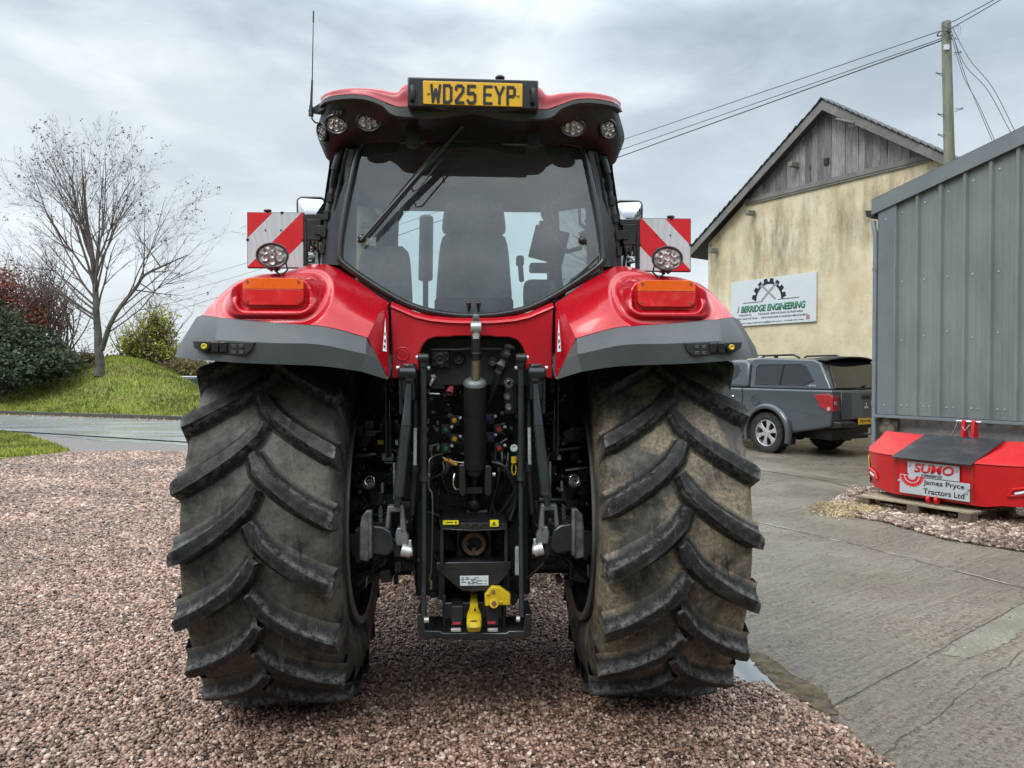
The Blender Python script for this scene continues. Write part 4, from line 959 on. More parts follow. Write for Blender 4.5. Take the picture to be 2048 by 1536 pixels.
# folded cover of the drive shaft guard
def f(mb):
    pts = [P(1024, 690, -.66), P(1018, 700, -.66), P(1008, 722, -.66), P(1000, 742, -.65), P(992, 765, -.63), P(982, 792, -.60), P(976, 806, -.58)]
    c = curve(pts, 26); rr = [.010, .020] + [.026 + .005 * math.sin(i * 1.7) for i in range(12)] + [.023 - .0013 * i for i in range(12)]
    mb.tube(c, rr, 9)
    for v in range(len(mb.v)): x, y, z = mb.v[v]; mb.v[v] = (x + rnd.uniform(-.003, .003), y + rnd.uniform(-.004, .004), z + rnd.uniform(-.003, .003))
part('folded_cover', 'rubber_hose', f, bevel=0, angle=22)
# ---- lift rods, arms
def linkage(mir):
    s_m = dict(mirror=mir)
    def prt(name, mat, fn, parent=None, bevel=.003, **kw):
        mb = MB(); fn(mb); return mb.build(name, M[mat], parent or tractor, bevel=bevel, mirror=mir, **kw)
    prt('lift_arm', 'black', lambda mb: (mb.box2(*pbox(804, 727, 830, 800, -.76, .35)), mb.cyl(P(798, 746, -.78), P(833, 746, -.78), .030, n=20), mb.box2(*pbox(809, 728, 828, 764, -.80, .05)), mb.box2(*pbox(797, 732, 806, 830, -.74, .12))), bevel=.006)
    prt('pivot_pin', 'steel', lambda mb: (mb.cyl(P(793, 736, -.78), P(799, 736, -.78), .010), mb.cyl(P(832, 715, -.80), P(836, 715, -.80), .010), mb.cyl(P(855, 736, -.78), P(860, 736, -.78), .009)), bevel=0)
    prt('clevis', 'black', lambda mb: (mb.box2(*pbox(838, 708, 856, 738, -.76, .05)), mb.cyl(P(836, 716, -.80), P(858, 716, -.80), .020, n=18)), bevel=.007)
    prt('lift_rod', 'black_gloss', lambda mb: (mb.cyl(P(818, 768, -.80), P(812, 850, -.80), 5 * KY(-.6), 9.5 * KY(-.6), n=20), mb.cyl(P(812, 850, -.80), P(797, 990, -.76), 9.5 * KY(-.6), 11 * KY(-.6), n=20), mb.cyl(P(797, 990, -.76), P(794, 1012, -.74), 7 * KY(-.6), n=16)), bevel=0)
    prt('check_link', 'castgrey', lambda mb: (mb.box2(*pbox(786, 926, 790, 985, -.70, .02)), mb.box2(*pbox(794, 926, 798, 985, -.70, .02)), mb.cyl(P(792, 985, -.69), P(792, 1000, -.69), .012)))
    prt('hitch_lift_rod', 'black_gloss', lambda mb: (mb.cyl(P(847, 738, -.78), P(848, 950, -.64), 6.2 * KY(-.6), n=16), mb.cyl(P(848, 950, -.62), P(847, 1236, -.58), 5.2 * KY(-.6), n=16), mb.cyl(P(848, 945, -.63), P(848, 962, -.63), 8.5 * KY(-.6), n=16), mb.box(P(847, 1225, -.58), (.016, .02, .05))), bevel=0)
    prt('assist_ram', 'blackmatt', lambda mb: (mb.cyl(P(831, 930, -.52), P(824, 1030, -.50), .014, n=14), mb.cyl(P(830, 925, -.52), P(830, 945, -.52), .019, n=14)), bevel=0); prt('ram_rod', 'blackmatt', lambda mb: mb.cyl(P(830, 780, -.5), P(831, 860, -.52), .012), bevel=0)
    prt('chrome_rod', 'palerod', lambda mb: mb.cyl(P(830.5, 856, -.60), P(830, 930, -.60), 3.4 * KY(-.53), n=14), bevel=0)
    prt('gas_spring', 'black', lambda mb: (mb.cyl(P(779, 838, -.45), P(779, 905, -.45), .012), mb.ball(P(782, 778, -.5), .024, 12), mb.box(P(782, 772, -.5), (.04, .03, .03)), mb.tube([P(782, 757, -.55), P(786, 765, -.54), P(783, 775, -.52)], .006)), bevel=.002)
    prt('thin_rod', 'palerod', lambda mb: mb.cyl(P(778.5, 800, -.46), P(778.5, 839, -.46), .0036), bevel=0)
    # lower link with cast fork
    def fork(mb):
        y = -.72
        mb.prism([P(775, 1012, y), P(806, 1012, y), P(812, 1060, y), P(808, 1068, y), P(800, 1068, y), P(800, 1024, y), P(781, 1024, y), P(778, 1062, y), P(769, 1062, y)], (0, .05, 0))
        mb.prism([P(794, 1056, y), P(806, 1056, y), P(816, 1072, y), P(816, 1092, y), P(792, 1092, y), P(790, 1070, y)], (0, .05, 0))
    fk = prt('lift_fork', 'castgrey', fork, bevel=.005)
    prt('fork_bolt', 'steel', lambda mb: (mb.cyl(P(790, 1002, -.70), P(800, 1002, -.70), .013), mb.cyl(P(803, 1100, -.73), P(822, 1104, -.73), .028, n=20), mb.cyl(P(820, 1104, -.735), P(825, 1104, -.735), .019, n=12), mb.cyl(P(820, 1080, -.74), P(820, 1100, -.74), .007)), fk, bevel=.002)
    prt('lower_link', 'black', lambda mb: (mb.prism([P(738, 1050, -.74), P(768, 1054, -.74), P(782, 1064, -.74), P(788, 1100, -.74), P(775, 1112, -.74), P(740, 1108, -.74)], (0, .10, 0)), mb.prism([P(780, 1070, -.70), P(800, 1085, -.70), P(806, 1112, -.70), P(788, 1116, -.70)], (0, .08, 0)), mb.tube([P(765, 1085, -.68), P(760, 1100, -.4), Vector((-.42, .0, .72))], .035, 10)), bevel=.008)
    prt('stabiliser_plate', 'wornsteel', lambda mb: (mb.prism([P(722, 1034, -.75), P(734, 1020, -.75), P(744, 1022, -.75), P(744, 1112, -.75), P(735, 1124, -.75), P(718, 1120, -.75), P(719, 1060, -.75)], (0, .03, 0)), mb.box2(*pbox(736, 1022, 744, 1118, -.765, .05))), bevel=.006)
    prt('stabiliser_bracket', 'darkcast', lambda mb: (mb.prism([P(686, 1072, -.5), P(722, 1065, -.5), P(722, 1125, -.5), P(714, 1128, -.5)], (0, .02, 0)), mb.tube([P(770, 1115, -.6), P(750, 1135, -.55), P(730, 1150, -.5), P(715, 1170, -.5)], .012), mb.tube([P(760, 1118, -.62), P(745, 1130, -.6), P(748, 1160, -.56), P(735, 1165, -.56)], .008)), bevel=.002)
    # chain
    ch = MB()
    for i in range(11):
        c = P(762 - (i % 2), 1016 + i * 4.2, -.62); ax = Vector((1, 0, 0)) if i % 2 else Vector((0, 1, 0)); up = Vector((0, 0, 1)); sd = ax
        ch.tube([c + sd * .007 * math.cos(a) + up * .011 * math.sin(a) for a in [2 * PI * k / 10 for k in range(10)]], .0022, 5, closed=True)
    ch.build('chain', M['castgrey'], tractor, mirror=mir)
    # pin with ring
    prt('stabiliser_pin', 'darkcast', lambda mb: (mb.cyl(P(738, 966, -.46), P(746, 994, -.40), .030, .034, n=20), mb.box2(*pbox(740, 985, 765, 1002, -.42, .04))), bevel=.003)
    prt('pin_cap', 'castgrey', lambda mb: (mb.lathe([(.030, .004), (.028, -.006), (.016, -.008), (0, -.008)], P(738, 968, -.465), P(746, 994, -.40) - P(738, 966, -.46), 20), mb.box(P(765, 975, -.42), (.012, .02, .05))), bevel=0)
    rg = MB(); c = P(739, 962, -.50); rg.tube([c + Vector((.022 * math.cos(a), .004 * math.sin(a), .022 * math.sin(a))) for a in [2 * PI * k / 20 for k in range(20)]], .0026, 6, closed=True); rg.cyl(c + Vector((0, 0, -.004)), c + Vector((0, .01, -.026)), .005); rg.build('pin_ring', M['chrome'], tractor, mirror=mir)
    prt('side_bracket', 'castgrey', lambda mb: mb.box2(*pbox(763, 906, 787, 922, -.40, .01)), bevel=.004) if not mir else prt('side_bracket', 'darkcast', lambda mb: mb.prism([P(700, 935, -.25), P(722, 945, -.25), P(700, 1010, -.25), P(690, 1000, -.25)], (0, .02, 0)))
M['wornsteel'] = simple('worn_dark_steel', (.085, .09, .095), .4, .4, .5, 24, .4, dirt=(.28, .28, .27), dirt_amt=.5)
M['black_gloss'] = simple('gloss_black_paint', (0.030, 0.038, 0.044), 0.22, 0.0, 0.3, 9, 0.05, coat=0.6, dirt=(0.07, 0.07, 0.065), dirt_amt=0.3)
for mir in (False, True): linkage(mir)
# white reflector at right, yellow tag at left
part('plastic_bottle', 'palegrey', lambda mb: mb.box2(*pbox(1030, 1094, 1045, 1152, -.55, .03)), bevel=.008)
part('yellow_tag', 'yellow', lambda mb: mb.box2(*pbox(755, 880, 767, 889, -.3, .004)), bevel=.001)
part('paper_tag', 'white', lambda mb: (mb.box2(*pbox(1114, 911, 1122, 920, -.3, .004)), mb.box2(*pbox(790, 880, 796, 890, -.35, .004))), bevel=.001)
# ---- hydraulic couplers
for (px, py, mt) in ((909, 841, 'orange_y'), (909, 878, 'orange_y'), (892, 859, 'green_c'), (892, 897, 'green_c'), (979, 838, 'blue_c'), (979, 875, 'blue_c'), (998, 859, 'red_c'), (998, 896, 'red_c')):
    q = P(px, py, -.50); mb = MB(); mb.cyl(q + Vector((0, .05, 0)), q, .017, n=20); mb.box(q + Vector((0, .03, 0)), (.045, .04, .045)); mb.tube([q + Vector((.0, .002, .012)), q + Vector((.016, -.004, .016)), q + Vector((.024, -.008, .010))], .004)
    cc = mb.build('coupler', M['black'], tractor, bevel=.003)
    mb = MB(); mb.lathe([(.0125, .004), (.0125, -.006), (.010, -.009), (0, -.010)], q, (0, 1, 0), 20); mb.build('coupler_cap', M[mt], cc)
    mb = MB(); mb.ball(P(px + 12, py - 5, -.515), .008, 12); mb.build('coupler_lever_ball', M['refl_white'], cc)
for (px, py, r) in ((1018, 766, 10), (1015, 793, 7), (1017, 814, 7)):
    q = P(px, py, -.545); k = KY(-.545); r2 = r * k; mb = MB(); mb.lathe([(r2, .02), (r2, -.008), (r2 * .85, -.012), (r2 * .66, -.004), (r2 * .6, -.008), (r2 * .45, -.010), (r2 * .35, -.002), (0, -.002)], q, (0, 1, 0), 28); mb.build('steel_coupling', M['steel'], tractor)
def f(mb):
    a = P(904, 770, -.52); b = P(898, 790, -.56); mb.lathe([(.012, 0), (.012, .012), (.014, .014), (.014, .03), (.017, .036), (.017, .052), (.013, .052), (.010, .04)], a, b - a, 20)
part('red_coupling', 'pink', f, bevel=0)
part('fitting', 'steel', lambda mb: (mb.cyl(P(868, 752, -.56), P(860, 772, -.58), .013, .005, n=8), mb.cyl(P(858, 787, -.56), P(880, 788, -.56), .005, n=10), mb.box(P(866, 752, -.57), (.018, .018, .012))), bevel=.001)
part('green_coupling', 'green_c', lambda mb: (mb.cyl(P(1028, 896, -.53), P(1030, 900, -.48), .020, n=20), mb.tube([P(1034, 905, -.5), P(1040, 925, -.5), P(1038, 945, -.5)], .007)), bevel=.002)
q = P(1028, 896, -.535); part('coupling_face', 'white', lambda mb: mb.lathe([(.017, .004), (.017, -.003), (.010, -.004), (.008, .0), (0, 0)], q, (0, 1, 0), 20), bevel=0)
part('dust_cap', 'yellow', lambda mb: (mb.cyl(P(1028, 913, -.54), P(1028, 926, -.54), .014, n=16), mb.tube([P(1028, 926, -.54) + Vector((.010 * math.sin(a), 0, -.028 + .028 * math.cos(a))) for a in [2 * PI * k / 20 for k in range(20)]], .0028, 6, closed=True)), bevel=.002)
# pipes
part('steel_pipe', 'brass', lambda mb: (mb.tube(curve([P(885, 908, -.50), P(873, 910, -.52), P(862, 916, -.54), P(858, 928, -.55), P(858, 975, -.55), P(865, 1000, -.55), P(863, 1130, -.52), P(859, 1155, -.5), P(861, 1170, -.5)], 60), .0038, 7), mb.tube(curve([P(885, 915, -.5), P(905, 922, -.5), P(920, 925, -.5), P(936, 924, -.5)], 20), .0035, 7), mb.box(P(858, 950, -.55), (.012, .012, .018)), mb.cyl(P(862, 1160, -.5), P(862, 1178, -.5), .008)), bevel=0)
part('orange_fitting', 'orange_y', lambda mb: (mb.cyl(P(888, 918, -.5), P(914, 930, -.5), .009, n=8), mb.cyl(P(897, 921, -.5), P(905, 926, -.5), .013, n=6)), bevel=.001)
part('brake_hose', 'rubber_hose', lambda mb: (mb.tube(curve([P(984, 924, -.52), P(1005, 930, -.54), P(1022, 950, -.54), P(1032, 975, -.52), P(1030, 1010, -.5), P(1020, 1040, -.5)], 30), .0085, 8), mb.tube(curve([P(988, 930, -.5), P(1012, 945, -.5), P(1030, 965, -.5), P(1045, 985, -.48)], 24), .0085, 8), mb.tube(curve([P(985, 960, -.52), P(988, 990, -.5), P(985, 1010, -.5), P(992, 1030, -.5)], 20), .004, 6)), bevel=0)
# top link bracket
part('link_bracket', 'black', lambda mb: (mb.prism([P(917, 930, -.55), P(930, 928, -.55), P(933, 985, -.55), P(926, 996, -.55), P(916, 985, -.55)], (0, .22, 0)), mb.prism([P(970, 930, -.55), P(984, 932, -.55), P(985, 985, -.55), P(976, 996, -.55), P(968, 985, -.55)], (0, .22, 0))), bevel=.006)
part('lower_ball_joint', 'darkcast', lambda mb: (mb.ball(P(950, 940, -.52), .045, 18), mb.ball(P(948, 1008, -.42), .042, 18), mb.cyl(P(950, 940, -.5), P(948, 1008, -.4), .028), mb.cyl(P(934, 1024, -.42), P(975, 1024, -.42), .016), mb.box(P(948, 978, -.46), (.075, .08, .03))), bevel=0)
part('locking_handle', 'chrome', lambda mb: mb.tube(curve([P(909, 948, -.56), P(907, 958, -.57), P(907, 970, -.57), P(911, 978, -.57), P(917, 979, -.56)], 14), .0055, 8), bevel=0)
part('bracket_pin', 'steel', lambda mb: mb.cyl(P(985, 949, -.56), P(991, 949, -.56), .010, n=14), bevel=.001)
# ---- power take-off with guard
gd = part('pto_guard', 'black', lambda mb: (mb.prism([P(883, 1046, -.60), P(1013, 1046, -.60), P(1013, 1058, -.60), P(883, 1058, -.60)], (0, .34, .02)), mb.box2(*pbox(880, 1050, 887, 1135, -.58, .3)), mb.box2(*pbox(1009, 1050, 1015, 1135, -.58, .3)), mb.box2(*pbox(878, 1040, 1012, 1048, -.5, .25)), [mb.box2(*pbox(913 + 9 * k, 1046 + (k % 2) * 4, 918 + 9 * k, 1050 + (k % 2) * 4, -.604, .006)) for k in range(7)], mb.tube([P(884, 1058, -.605), P(948, 1061, -.61), P(1012, 1058, -.605)], .004)), bevel=.003)
for (a, b, c_, d_) in ((886, 1041, 917, 1049), (980, 1040, 997, 1053)):
    st = part('yellow_warning_sticker', 'yellow_sticker', lambda mb: mb.box2(*pbox(a, b, c_, d_, -.612, .003)), gd, bevel=0)
    part('sticker_print', 'ink', lambda mb: ((mb.box2(*pbox(891, 1044, 906, 1045.5, -.6135, .001)), mb.box2(*pbox(910, 1043, 913, 1047, -.6135, .001))) if a < 900 else (mb.cyl(P(988, 1046, -.612), P(988, 1046, -.614), .008, n=3), mb.box2(*pbox(983, 1049, 993, 1050.5, -.6135, .001)))), st, bevel=0)
q = P(948, 1088, -.46); part('pto_housing', 'darkcast', lambda mb: (mb.box(q + Vector((0, .12, 0)), (.19, .16, .17)), mb.cyl(q + Vector((0, .05, 0)), q + Vector((0, .02, 0)), .075, n=32)), bevel=.02)
part('pto_ring', 'rust', lambda mb: mb.lathe([(.058, .03), (.058, -.004), (.054, -.008), (.042, -.008), (.036, -.004), (.035, .03)], q, (0, 1, 0), 40), bevel=0)
part('pto_key_slot', 'rust', lambda mb: (mb.box(q + Vector((.0, .01, -.030)), (.020, .03, .022)), mb.box(q + Vector((-.033, .01, .004)), (.014, .03, .014))), bevel=.003)
part('pto_bore', 'ink', lambda mb: (mb.cyl(q + Vector((0, .02, 0)), q + Vector((0, .03, 0)), .036, n=24), mb.box(q + Vector((0, -.0095, .048)), (.005, .003, .016)), mb.box(q + Vector((0, -.0095, -.048)), (.006, .003, .020))), bevel=0)
# ---- pick-up hitch
hm = -.58
hp = part('hitch_plate', 'black', lambda mb: (mb.prism([P(876, 1136, -.56), P(1020, 1136, -.56), P(1018, 1146, -.56), P(985, 1183, -.56), P(924, 1183, -.56), P(880, 1146, -.56)], (0, .03, 0)), mb.box2(*pbox(872, 1125, 1022, 1139, -.56, .25)), mb.box2(*pbox(876, 1140, 890, 1200, -.45, .3)), mb.box2(*pbox(1006, 1140, 1020, 1200, -.45, .3))), bevel=.004)
lab = part('data_label', 'white', lambda mb: mb.box2(*pbox(920, 1152, 977, 1171, -.563, .003)), hp, bevel=.002)
def f(mb):
    for r_ in range(5):
        x = 923
        while x < 970:
            w_ = rnd.uniform(4, 14)
            if rnd.random() < .75: mb.box2(*pbox(x, 1155 + r_ * 3, min(973, x + w_), 1156.2 + r_ * 3, -.564, .0006))
            x += w_ + 3
part('label_print', 'ink', f, lab, bevel=0)
hf = part('hitch_frame', 'black', lambda mb: (mb.prism([P(834, 1228, hm), P(846, 1228, hm), P(850, 1262, hm), P(880, 1262, hm), P(886, 1266, hm), P(1012, 1266, hm), P(1018, 1262, hm), P(1046, 1262, hm), P(1050, 1228, hm), P(1064, 1228, hm), P(1062, 1272, hm), P(1048, 1278, hm), P(1020, 1276, hm), P(1005, 1280, hm), P(890, 1280, hm), P(878, 1276, hm), P(850, 1280, hm), P(838, 1274, hm)], (0, .22, 0)), mb.box2(*pbox(885, 1190, 892, 1265, -.5, .2)), mb.box2(*pbox(1005, 1190, 1012, 1265, -.5, .2)), mb.box2((-.14, -.5, .52), (.14, .2, .60))), bevel=.005)
part('hitch_block', 'blackmatt', lambda mb: (mb.box2(*pbox(902, 1212, 926, 1252, -.56, .12)), mb.box2(*pbox(972, 1212, 998, 1252, -.56, .12))), hf, bevel=.005)
part('red_marking', 'red_c', lambda mb: (mb.prism([P(907, 1244, -.562), P(922, 1244, -.562), P(920, 1249, -.562), P(904, 1249, -.562)], (0, .002, 0)), mb.prism([P(976, 1243, -.562), P(992, 1243, -.562), P(990, 1248, -.562), P(974, 1248, -.562)], (0, .002, 0))), hf, bevel=0)
part('hitch_pin', 'steel', lambda mb: (mb.cyl(P(858, 1240, -.6), P(848, 1240, -.6), .014, n=14), mb.cyl(P(1040, 1238, -.6), P(1032, 1238, -.6), .014, n=14), mb.box2(*pbox(902, 1258, 922, 1264, -.585, .02)), mb.box2(*pbox(975, 1258, 996, 1264, -.585, .02))), hf, bevel=.002)
def f(mb):
    rows = []
    for (py, y, hw, t) in ((1186, -.46, 7.5, .03), (1200, -.50, 8, .03), (1215, -.55, 8.5, .035), (1228, -.60, 14, .04), (1240, -.64, 15, .045), (1252, -.66, 15, .045), (1262, -.65, 12.5, .03)):
        c = P(948, py, y); w_ = hw * KY(y)
        rows.append([c + Vector((w_ * math.cos(a), -t / 2 * math.sin(a) - .0, 0)) for a in [2 * PI * k / 16 for k in range(17)]])
    mb.grid(rows); mb.add(rows[0][:-1], [tuple(range(16))]); mb.add(rows[-1][:-1], [tuple(range(16))])
part('hitch_hook', 'yellow_worn', f, hf, bevel=0, angle=60)
part('hook_wear', 'ink', lambda mb: (mb.ball(P(948, 1243, -.658), .017, 10, (1.1, .35, .35)), mb.ball(P(950, 1222, -.585), .010, 10, (.5, .4, 1.6))), hf, bevel=0)
yb = part('hook_guard', 'yellow', lambda mb: mb.prism([P(969, 1190, -.60), P(983, 1173, -.60), P(1000, 1174, -.60), P(1014, 1184, -.60), P(1021, 1189, -.60), P(1021, 1211, -.60), P(996, 1211, -.60), P(970, 1213, -.60)], (0, .03, 0)), hf, bevel=.005)
part('guard_boss', 'yellow', lambda mb: (mb.cyl(P(988, 1207, -.615), P(988, 1207, -.58), .022, n=24), mb.cyl(P(976, 1187, -.61), P(976, 1187, -.59), .008), mb.cyl(P(1002, 1204, -.606), P(1002, 1204, -.59), .006)), yb, bevel=.003)
part('guard_bolt', 'rust', lambda mb: (mb.cyl(P(988, 1207, -.62), P(988, 1207, -.60), .012, n=6), mb.cyl(P(986, 1183, -.606), P(986, 1183, -.59), .009, n=16)), yb, bevel=.001)
# ================================================================ WORLD, CAMERA, LIGHT
w = bpy.data.worlds.new("World"); sc.world = w; w.use_nodes = True; nt = w.node_tree; nd = nt.nodes; lk = nt.links
bg = nd['Background']; sky = nd.new('ShaderNodeTexSky'); sky.sky_type = 'NISHITA'; sky.sun_disc = False; sky.sun_elevation = R(48); sky.sun_rotation = R(215)
tc = nd.new('ShaderNodeTexCoord'); mp = nd.new('ShaderNodeMapping'); mp.inputs['Scale'].default_value = (1.0, 1.0, 2.3); mp.inputs['Location'].default_value = (0.35, 0.2, 0.1); lk.new(tc.outputs['Generated'], mp.inputs['Vector'])
def wn(scale, det, rough, dist=0.0):
    n = nd.new('ShaderNodeTexNoise'); n.inputs['Scale'].default_value = scale; n.inputs['Detail'].default_value = det; n.inputs['Roughness'].default_value = rough; n.inputs['Distortion'].default_value = dist; lk.new(mp.outputs[0], n.inputs['Vector']); return n.outputs['Fac']
def wramp(f, st):
    r = nd.new('ShaderNodeValToRGB'); e = r.color_ramp.elements
    while len(e) < len(st): e.new(.5)
    for i, (p, c) in enumerate(st): e[i].position = p; e[i].color = (*c, 1)
    lk.new(f, r.inputs[0]); return r.outputs[0]
def wmix(f, a, b, bt='MIX'):
    n = nd.new('ShaderNodeMix'); n.data_type = 'RGBA'; n.blend_type = bt
    for s_, v in ((n.inputs[0], f), (n.inputs[6], a), (n.inputs[7], b)):
        if isinstance(v, bpy.types.NodeSocket): lk.new(v, s_)
        else: s_.default_value = v
    return n.outputs[2]
c1 = wramp(wn(1.9, 5, .50, .35), [(.40, (4.1, 4.95, 5.6)), (.50, (5.3, 6.1, 6.7)), (.62, (7.2, 7.8, 8.2))])
c2 = wramp(wn(5.0, 6, .55, .2), [(.38, (.80, .82, .84)), (.62, (1.14, 1.13, 1.12))])
sep = nd.new('ShaderNodeSeparateXYZ'); lk.new(tc.outputs['Generated'], sep.inputs[0])
hz_ = wramp(sep.outputs[2], [(0.0, (1, 1, 1)), (.16, (.72, .72, .72)), (.42, (0.0, 0.0, 0.0))])
cl = wmix(1.0, c1, c2, 'MULTIPLY'); n = nd.new('ShaderNodeMath'); n.operation = 'MULTIPLY'; n.inputs[1].default_value = .62; lk.new(hz_, n.inputs[0])
cl = wmix(n.outputs[0], cl, (8.8, 9.3, 9.5, 1))
zen = wramp(sep.outputs[2], [(0.0, (.76, .76, .76)), (.40, (.80, .80, .80)), (.60, (2.8, 2.7, 2.6)), (1.0, (3.3, 3.15, 3.0))]); cl = wmix(1.0, cl, zen, 'MULTIPLY')
fin = wmix(.93, sky.outputs[0], cl); lk.new(fin, bg.inputs[0]); bg.inputs[1].default_value = .15
sl = bpy.data.lights.new('Sun', 'SUN'); so = bpy.data.objects.new('sun', sl); C.objects.link(so); sl.energy = 1.5; sl.angle = R(25); sl.color = (1, .96, .90)
so.rotation_euler = (R(42), 0, R(-35))
cam = bpy.data.cameras.new('Camera'); co = bpy.data.objects.new('camera', cam); C.objects.link(co); sc.camera = co
cam.sensor_width = 36; cam.lens = F / 2048 * 36; cam.clip_start = .05; cam.clip_end = 2000
co.location = CAM; co.rotation_euler = (PI / 2 - PITCH, 0, 0)
sc.view_settings.view_transform = 'Standard'; sc.view_settings.look = 'None'; sc.view_settings.exposure = 0; sc.view_settings.gamma = 1
sc.cycles.max_bounces = 8; sc.cycles.transparent_max_bounces = 12; sc.cycles.caustics_reflective = False; sc.cycles.caustics_refractive = False
try: sc.cycles.use_denoising = True
except Exception: pass

# ================================================================ GROUND
def sheet(name, pts, z, mat, kind='structure', jag=0.0, sub=1):
    out = []
    for i in range(len(pts)):
        a = Vector((*pts[i][:2], 0)); b = Vector((*pts[(i + 1) % len(pts)][:2], 0)); m = max(1, int((b - a).length / jag)) if jag else 1
        m = min(m, 160)
        for k in range(m):
            p = a.lerp(b, k / m)
            if jag: p += Vector((RNG.normal() * jag * .35, RNG.normal() * jag * .35, 0))
            out.append((p.x, p.y, z))
    me = bpy.data.meshes.new(name); me.from_pydata(out, [], [tuple(range(len(out)))]); me.update()
    if me.polygons[0].normal.z < 0: me.flip_normals()
    o = link_mesh(name, me, mat); o['kind'] = kind; return o
# far ground
m = Mat('far_grass'); m.col(m.ramp(m.noise(.3, 6), [(.3, (.035, .05, .012)), (.7, (.08, .10, .025))])); m.set(Roughness=.95); M['fargrass'] = m.m
sheet('ground', [(-600, -60), (600, -60), (600, 900), (-600, 900)], -.012, M['fargrass'])
# gravel base
m = Mat('gravel_base'); v = m.node('ShaderNodeTexVoronoi'); v.inputs['Scale'].default_value = 42; m.l.new(m.coord(), v.inputs['Vector'])
r_ = m.ramp(v.outputs['Color'], [(0, (.09, .058, .048)), (.5, (.22, .14, .115)), (1, (.42, .31, .26))])
m.col(m.mix(m.ramp(v.outputs['Distance'], [(.25, (0, 0, 0)), (.6, (1, 1, 1))]), r_, (.02, .016, .015, 1))); m.set(Roughness=.8); m.bump(v.outputs['Distance'], -1.0, .02) ; M['gravelbase'] = m.m
def xy(px, py, z=0): g = gnd(px, py, z); return (g.x, g.y)
edge = [xy(1785, 1560), xy(1640, 1452), xy(1560, 1402), xy(1500, 1372)]
edge_far = [(.75, 5.7), (.30, 7.2), (-.2, 9.0), (-.9, 12.0), (-2.2, 16.4)]
grav = [(edge[0][0] + 1.0, 1.0), (-9, 1.0), (-16, 14.0), xy(-40, 925), xy(60, 914), xy(140, 905), xy(250, 903), xy(380, 905)] + edge_far[::-1] + edge[::-1]
sheet('gravel_bed', grav, 0.0, M['gravelbase'])
# concrete yard
m = Mat('concrete'); tc_ = m.coord(); rot = m.node('ShaderNodeMapping'); rot.inputs['Rotation'].default_value = (0, 0, R(-39)); m.l.new(m.node('ShaderNodeTexCoord').outputs['Object'], rot.inputs['Vector'])
st = m.node('ShaderNodeMapping'); st.inputs['Scale'].default_value = (1.2, 30, 1); m.l.new(rot.outputs[0], st.inputs['Vector'])
br = m.noise(1.0, 5, .7, vec=st.outputs[0]); fn = m.noise(34, 9, .8); big = m.noise(.75, 6, .6, dist=.4); agg = m.noise(95, 3, .7)
ca = m.ramp(fn, [(.40, (.055, .043, .032)), (.5, (.165, .136, .104)), (.60, (.35, .305, .25))])
cb = m.mix(m.ramp(br, [(.44, (0, 0, 0)), (.56, (.5, .5, .5))]), ca, (.30, .255, .20, 1))
cc = m.mix(m.ramp(big, [(.35, (0, 0, 0)), (.62, (.75, .75, .75))]), cb, m.mix(.5, cb, (.09, .083, .072, 1)))
gr = m.ramp(m.noise(.5, 7, .65, vec=m.coord((1, 1, 1))), [(.52, (0, 0, 0)), (.75, (1, 1, 1))])
cc = m.mix(m.math('MULTIPLY', gr, .35), cc, (.11, .115, .05, 1))
sp_ = m.ramp(agg, [(.58, (0, 0, 0)), (.66, (1, 1, 1))]); cc = m.mix(m.math('MULTIPLY', sp_, .7), cc, (.40, .37, .33, 1))
m.col(cc); m.rough(m.ramp(m.noise(1.1, 7, .6, dist=.5), [(.38, (.17,) * 3), (.50, (.30,) * 3), (.62, (.50,) * 3)]))
n1 = m.bump(m.math('ADD', m.math('MULTIPLY', br, .8), fn), .9, .014); M['concrete'] = m.m
yard = edge + edge_far + [(-2.2, 40), (60, 60), (60, 1.0), (edge[0][0] + 1.0, 1.0)]
o = sheet('concrete_yard', yard[::1], 0.004, M['concrete'], jag=.06)
# joints and cracks: thin dark recess strips with pale chipped arrises
M['joint'] = simple('joint_dirt', (.05, .043, .034), .8, 0, .4, 20, .3)
M['chip'] = simple('chipped_concrete', (.40, .38, .34), .7, 0, .3, 20, .3)
def strip(name, pts, wdt, z, mat, wob=.004):
    P3 = [Vector((*p, 0)) for p in pts]; den = []
    for i in range(len(P3) - 1):
        k = max(2, int((P3[i + 1] - P3[i]).length / .06)); den += [P3[i].lerp(P3[i + 1], j / k) for j in range(k)]
    den.append(P3[-1]); L = []; Rr = []; dd = 0
    for i, p in enumerate(den):
        d = (den[min(i + 1, len(den) - 1)] - den[max(i - 1, 0)]).normalized(); nn = Vector((-d.y, d.x, 0)); dd = dd * .8 + RNG.normal() * wob
        ww = wdt / 2 * (1 + RNG.normal() * .35); L.append(p + nn * (ww + dd) + Vector((0, 0, z))); Rr.append(p + nn * (-max(ww, .001) + dd) + Vector((0, 0, z)))
    mb = MB(); mb.grid([L, Rr]); o = mb.build(name, mat, fix=True); o['kind'] = 'structure'
    if o.data.polygons[0].normal.z < 0: o.data.flip_normals()
    return o
j1 = [xy(1440, 1027), xy(1506, 1043), xy(1700, 1088), xy(1925, 1147), xy(2048, 1179), xy(2300, 1245)]
strip('yard_joint', j1, .011, .0085, M['joint']); strip('joint_edge', [(a, b + .02) for a, b in j1], .018, .0075, M['chip'], .006)
strip('yard_joint', [xy(2300, 1040), xy(2048, 1205), xy(1850, 1318), xy(1676, 1408), xy(1600, 1455)], .005, .0085, M['joint'])
strip('yard_crack', [xy(2200, 1225), xy(2048, 1304), xy(2020, 1337), xy(1975, 1352), xy(1880, 1422), xy(1796, 1486), xy(1760, 1520)], .004, .0085, M['joint'], .008)
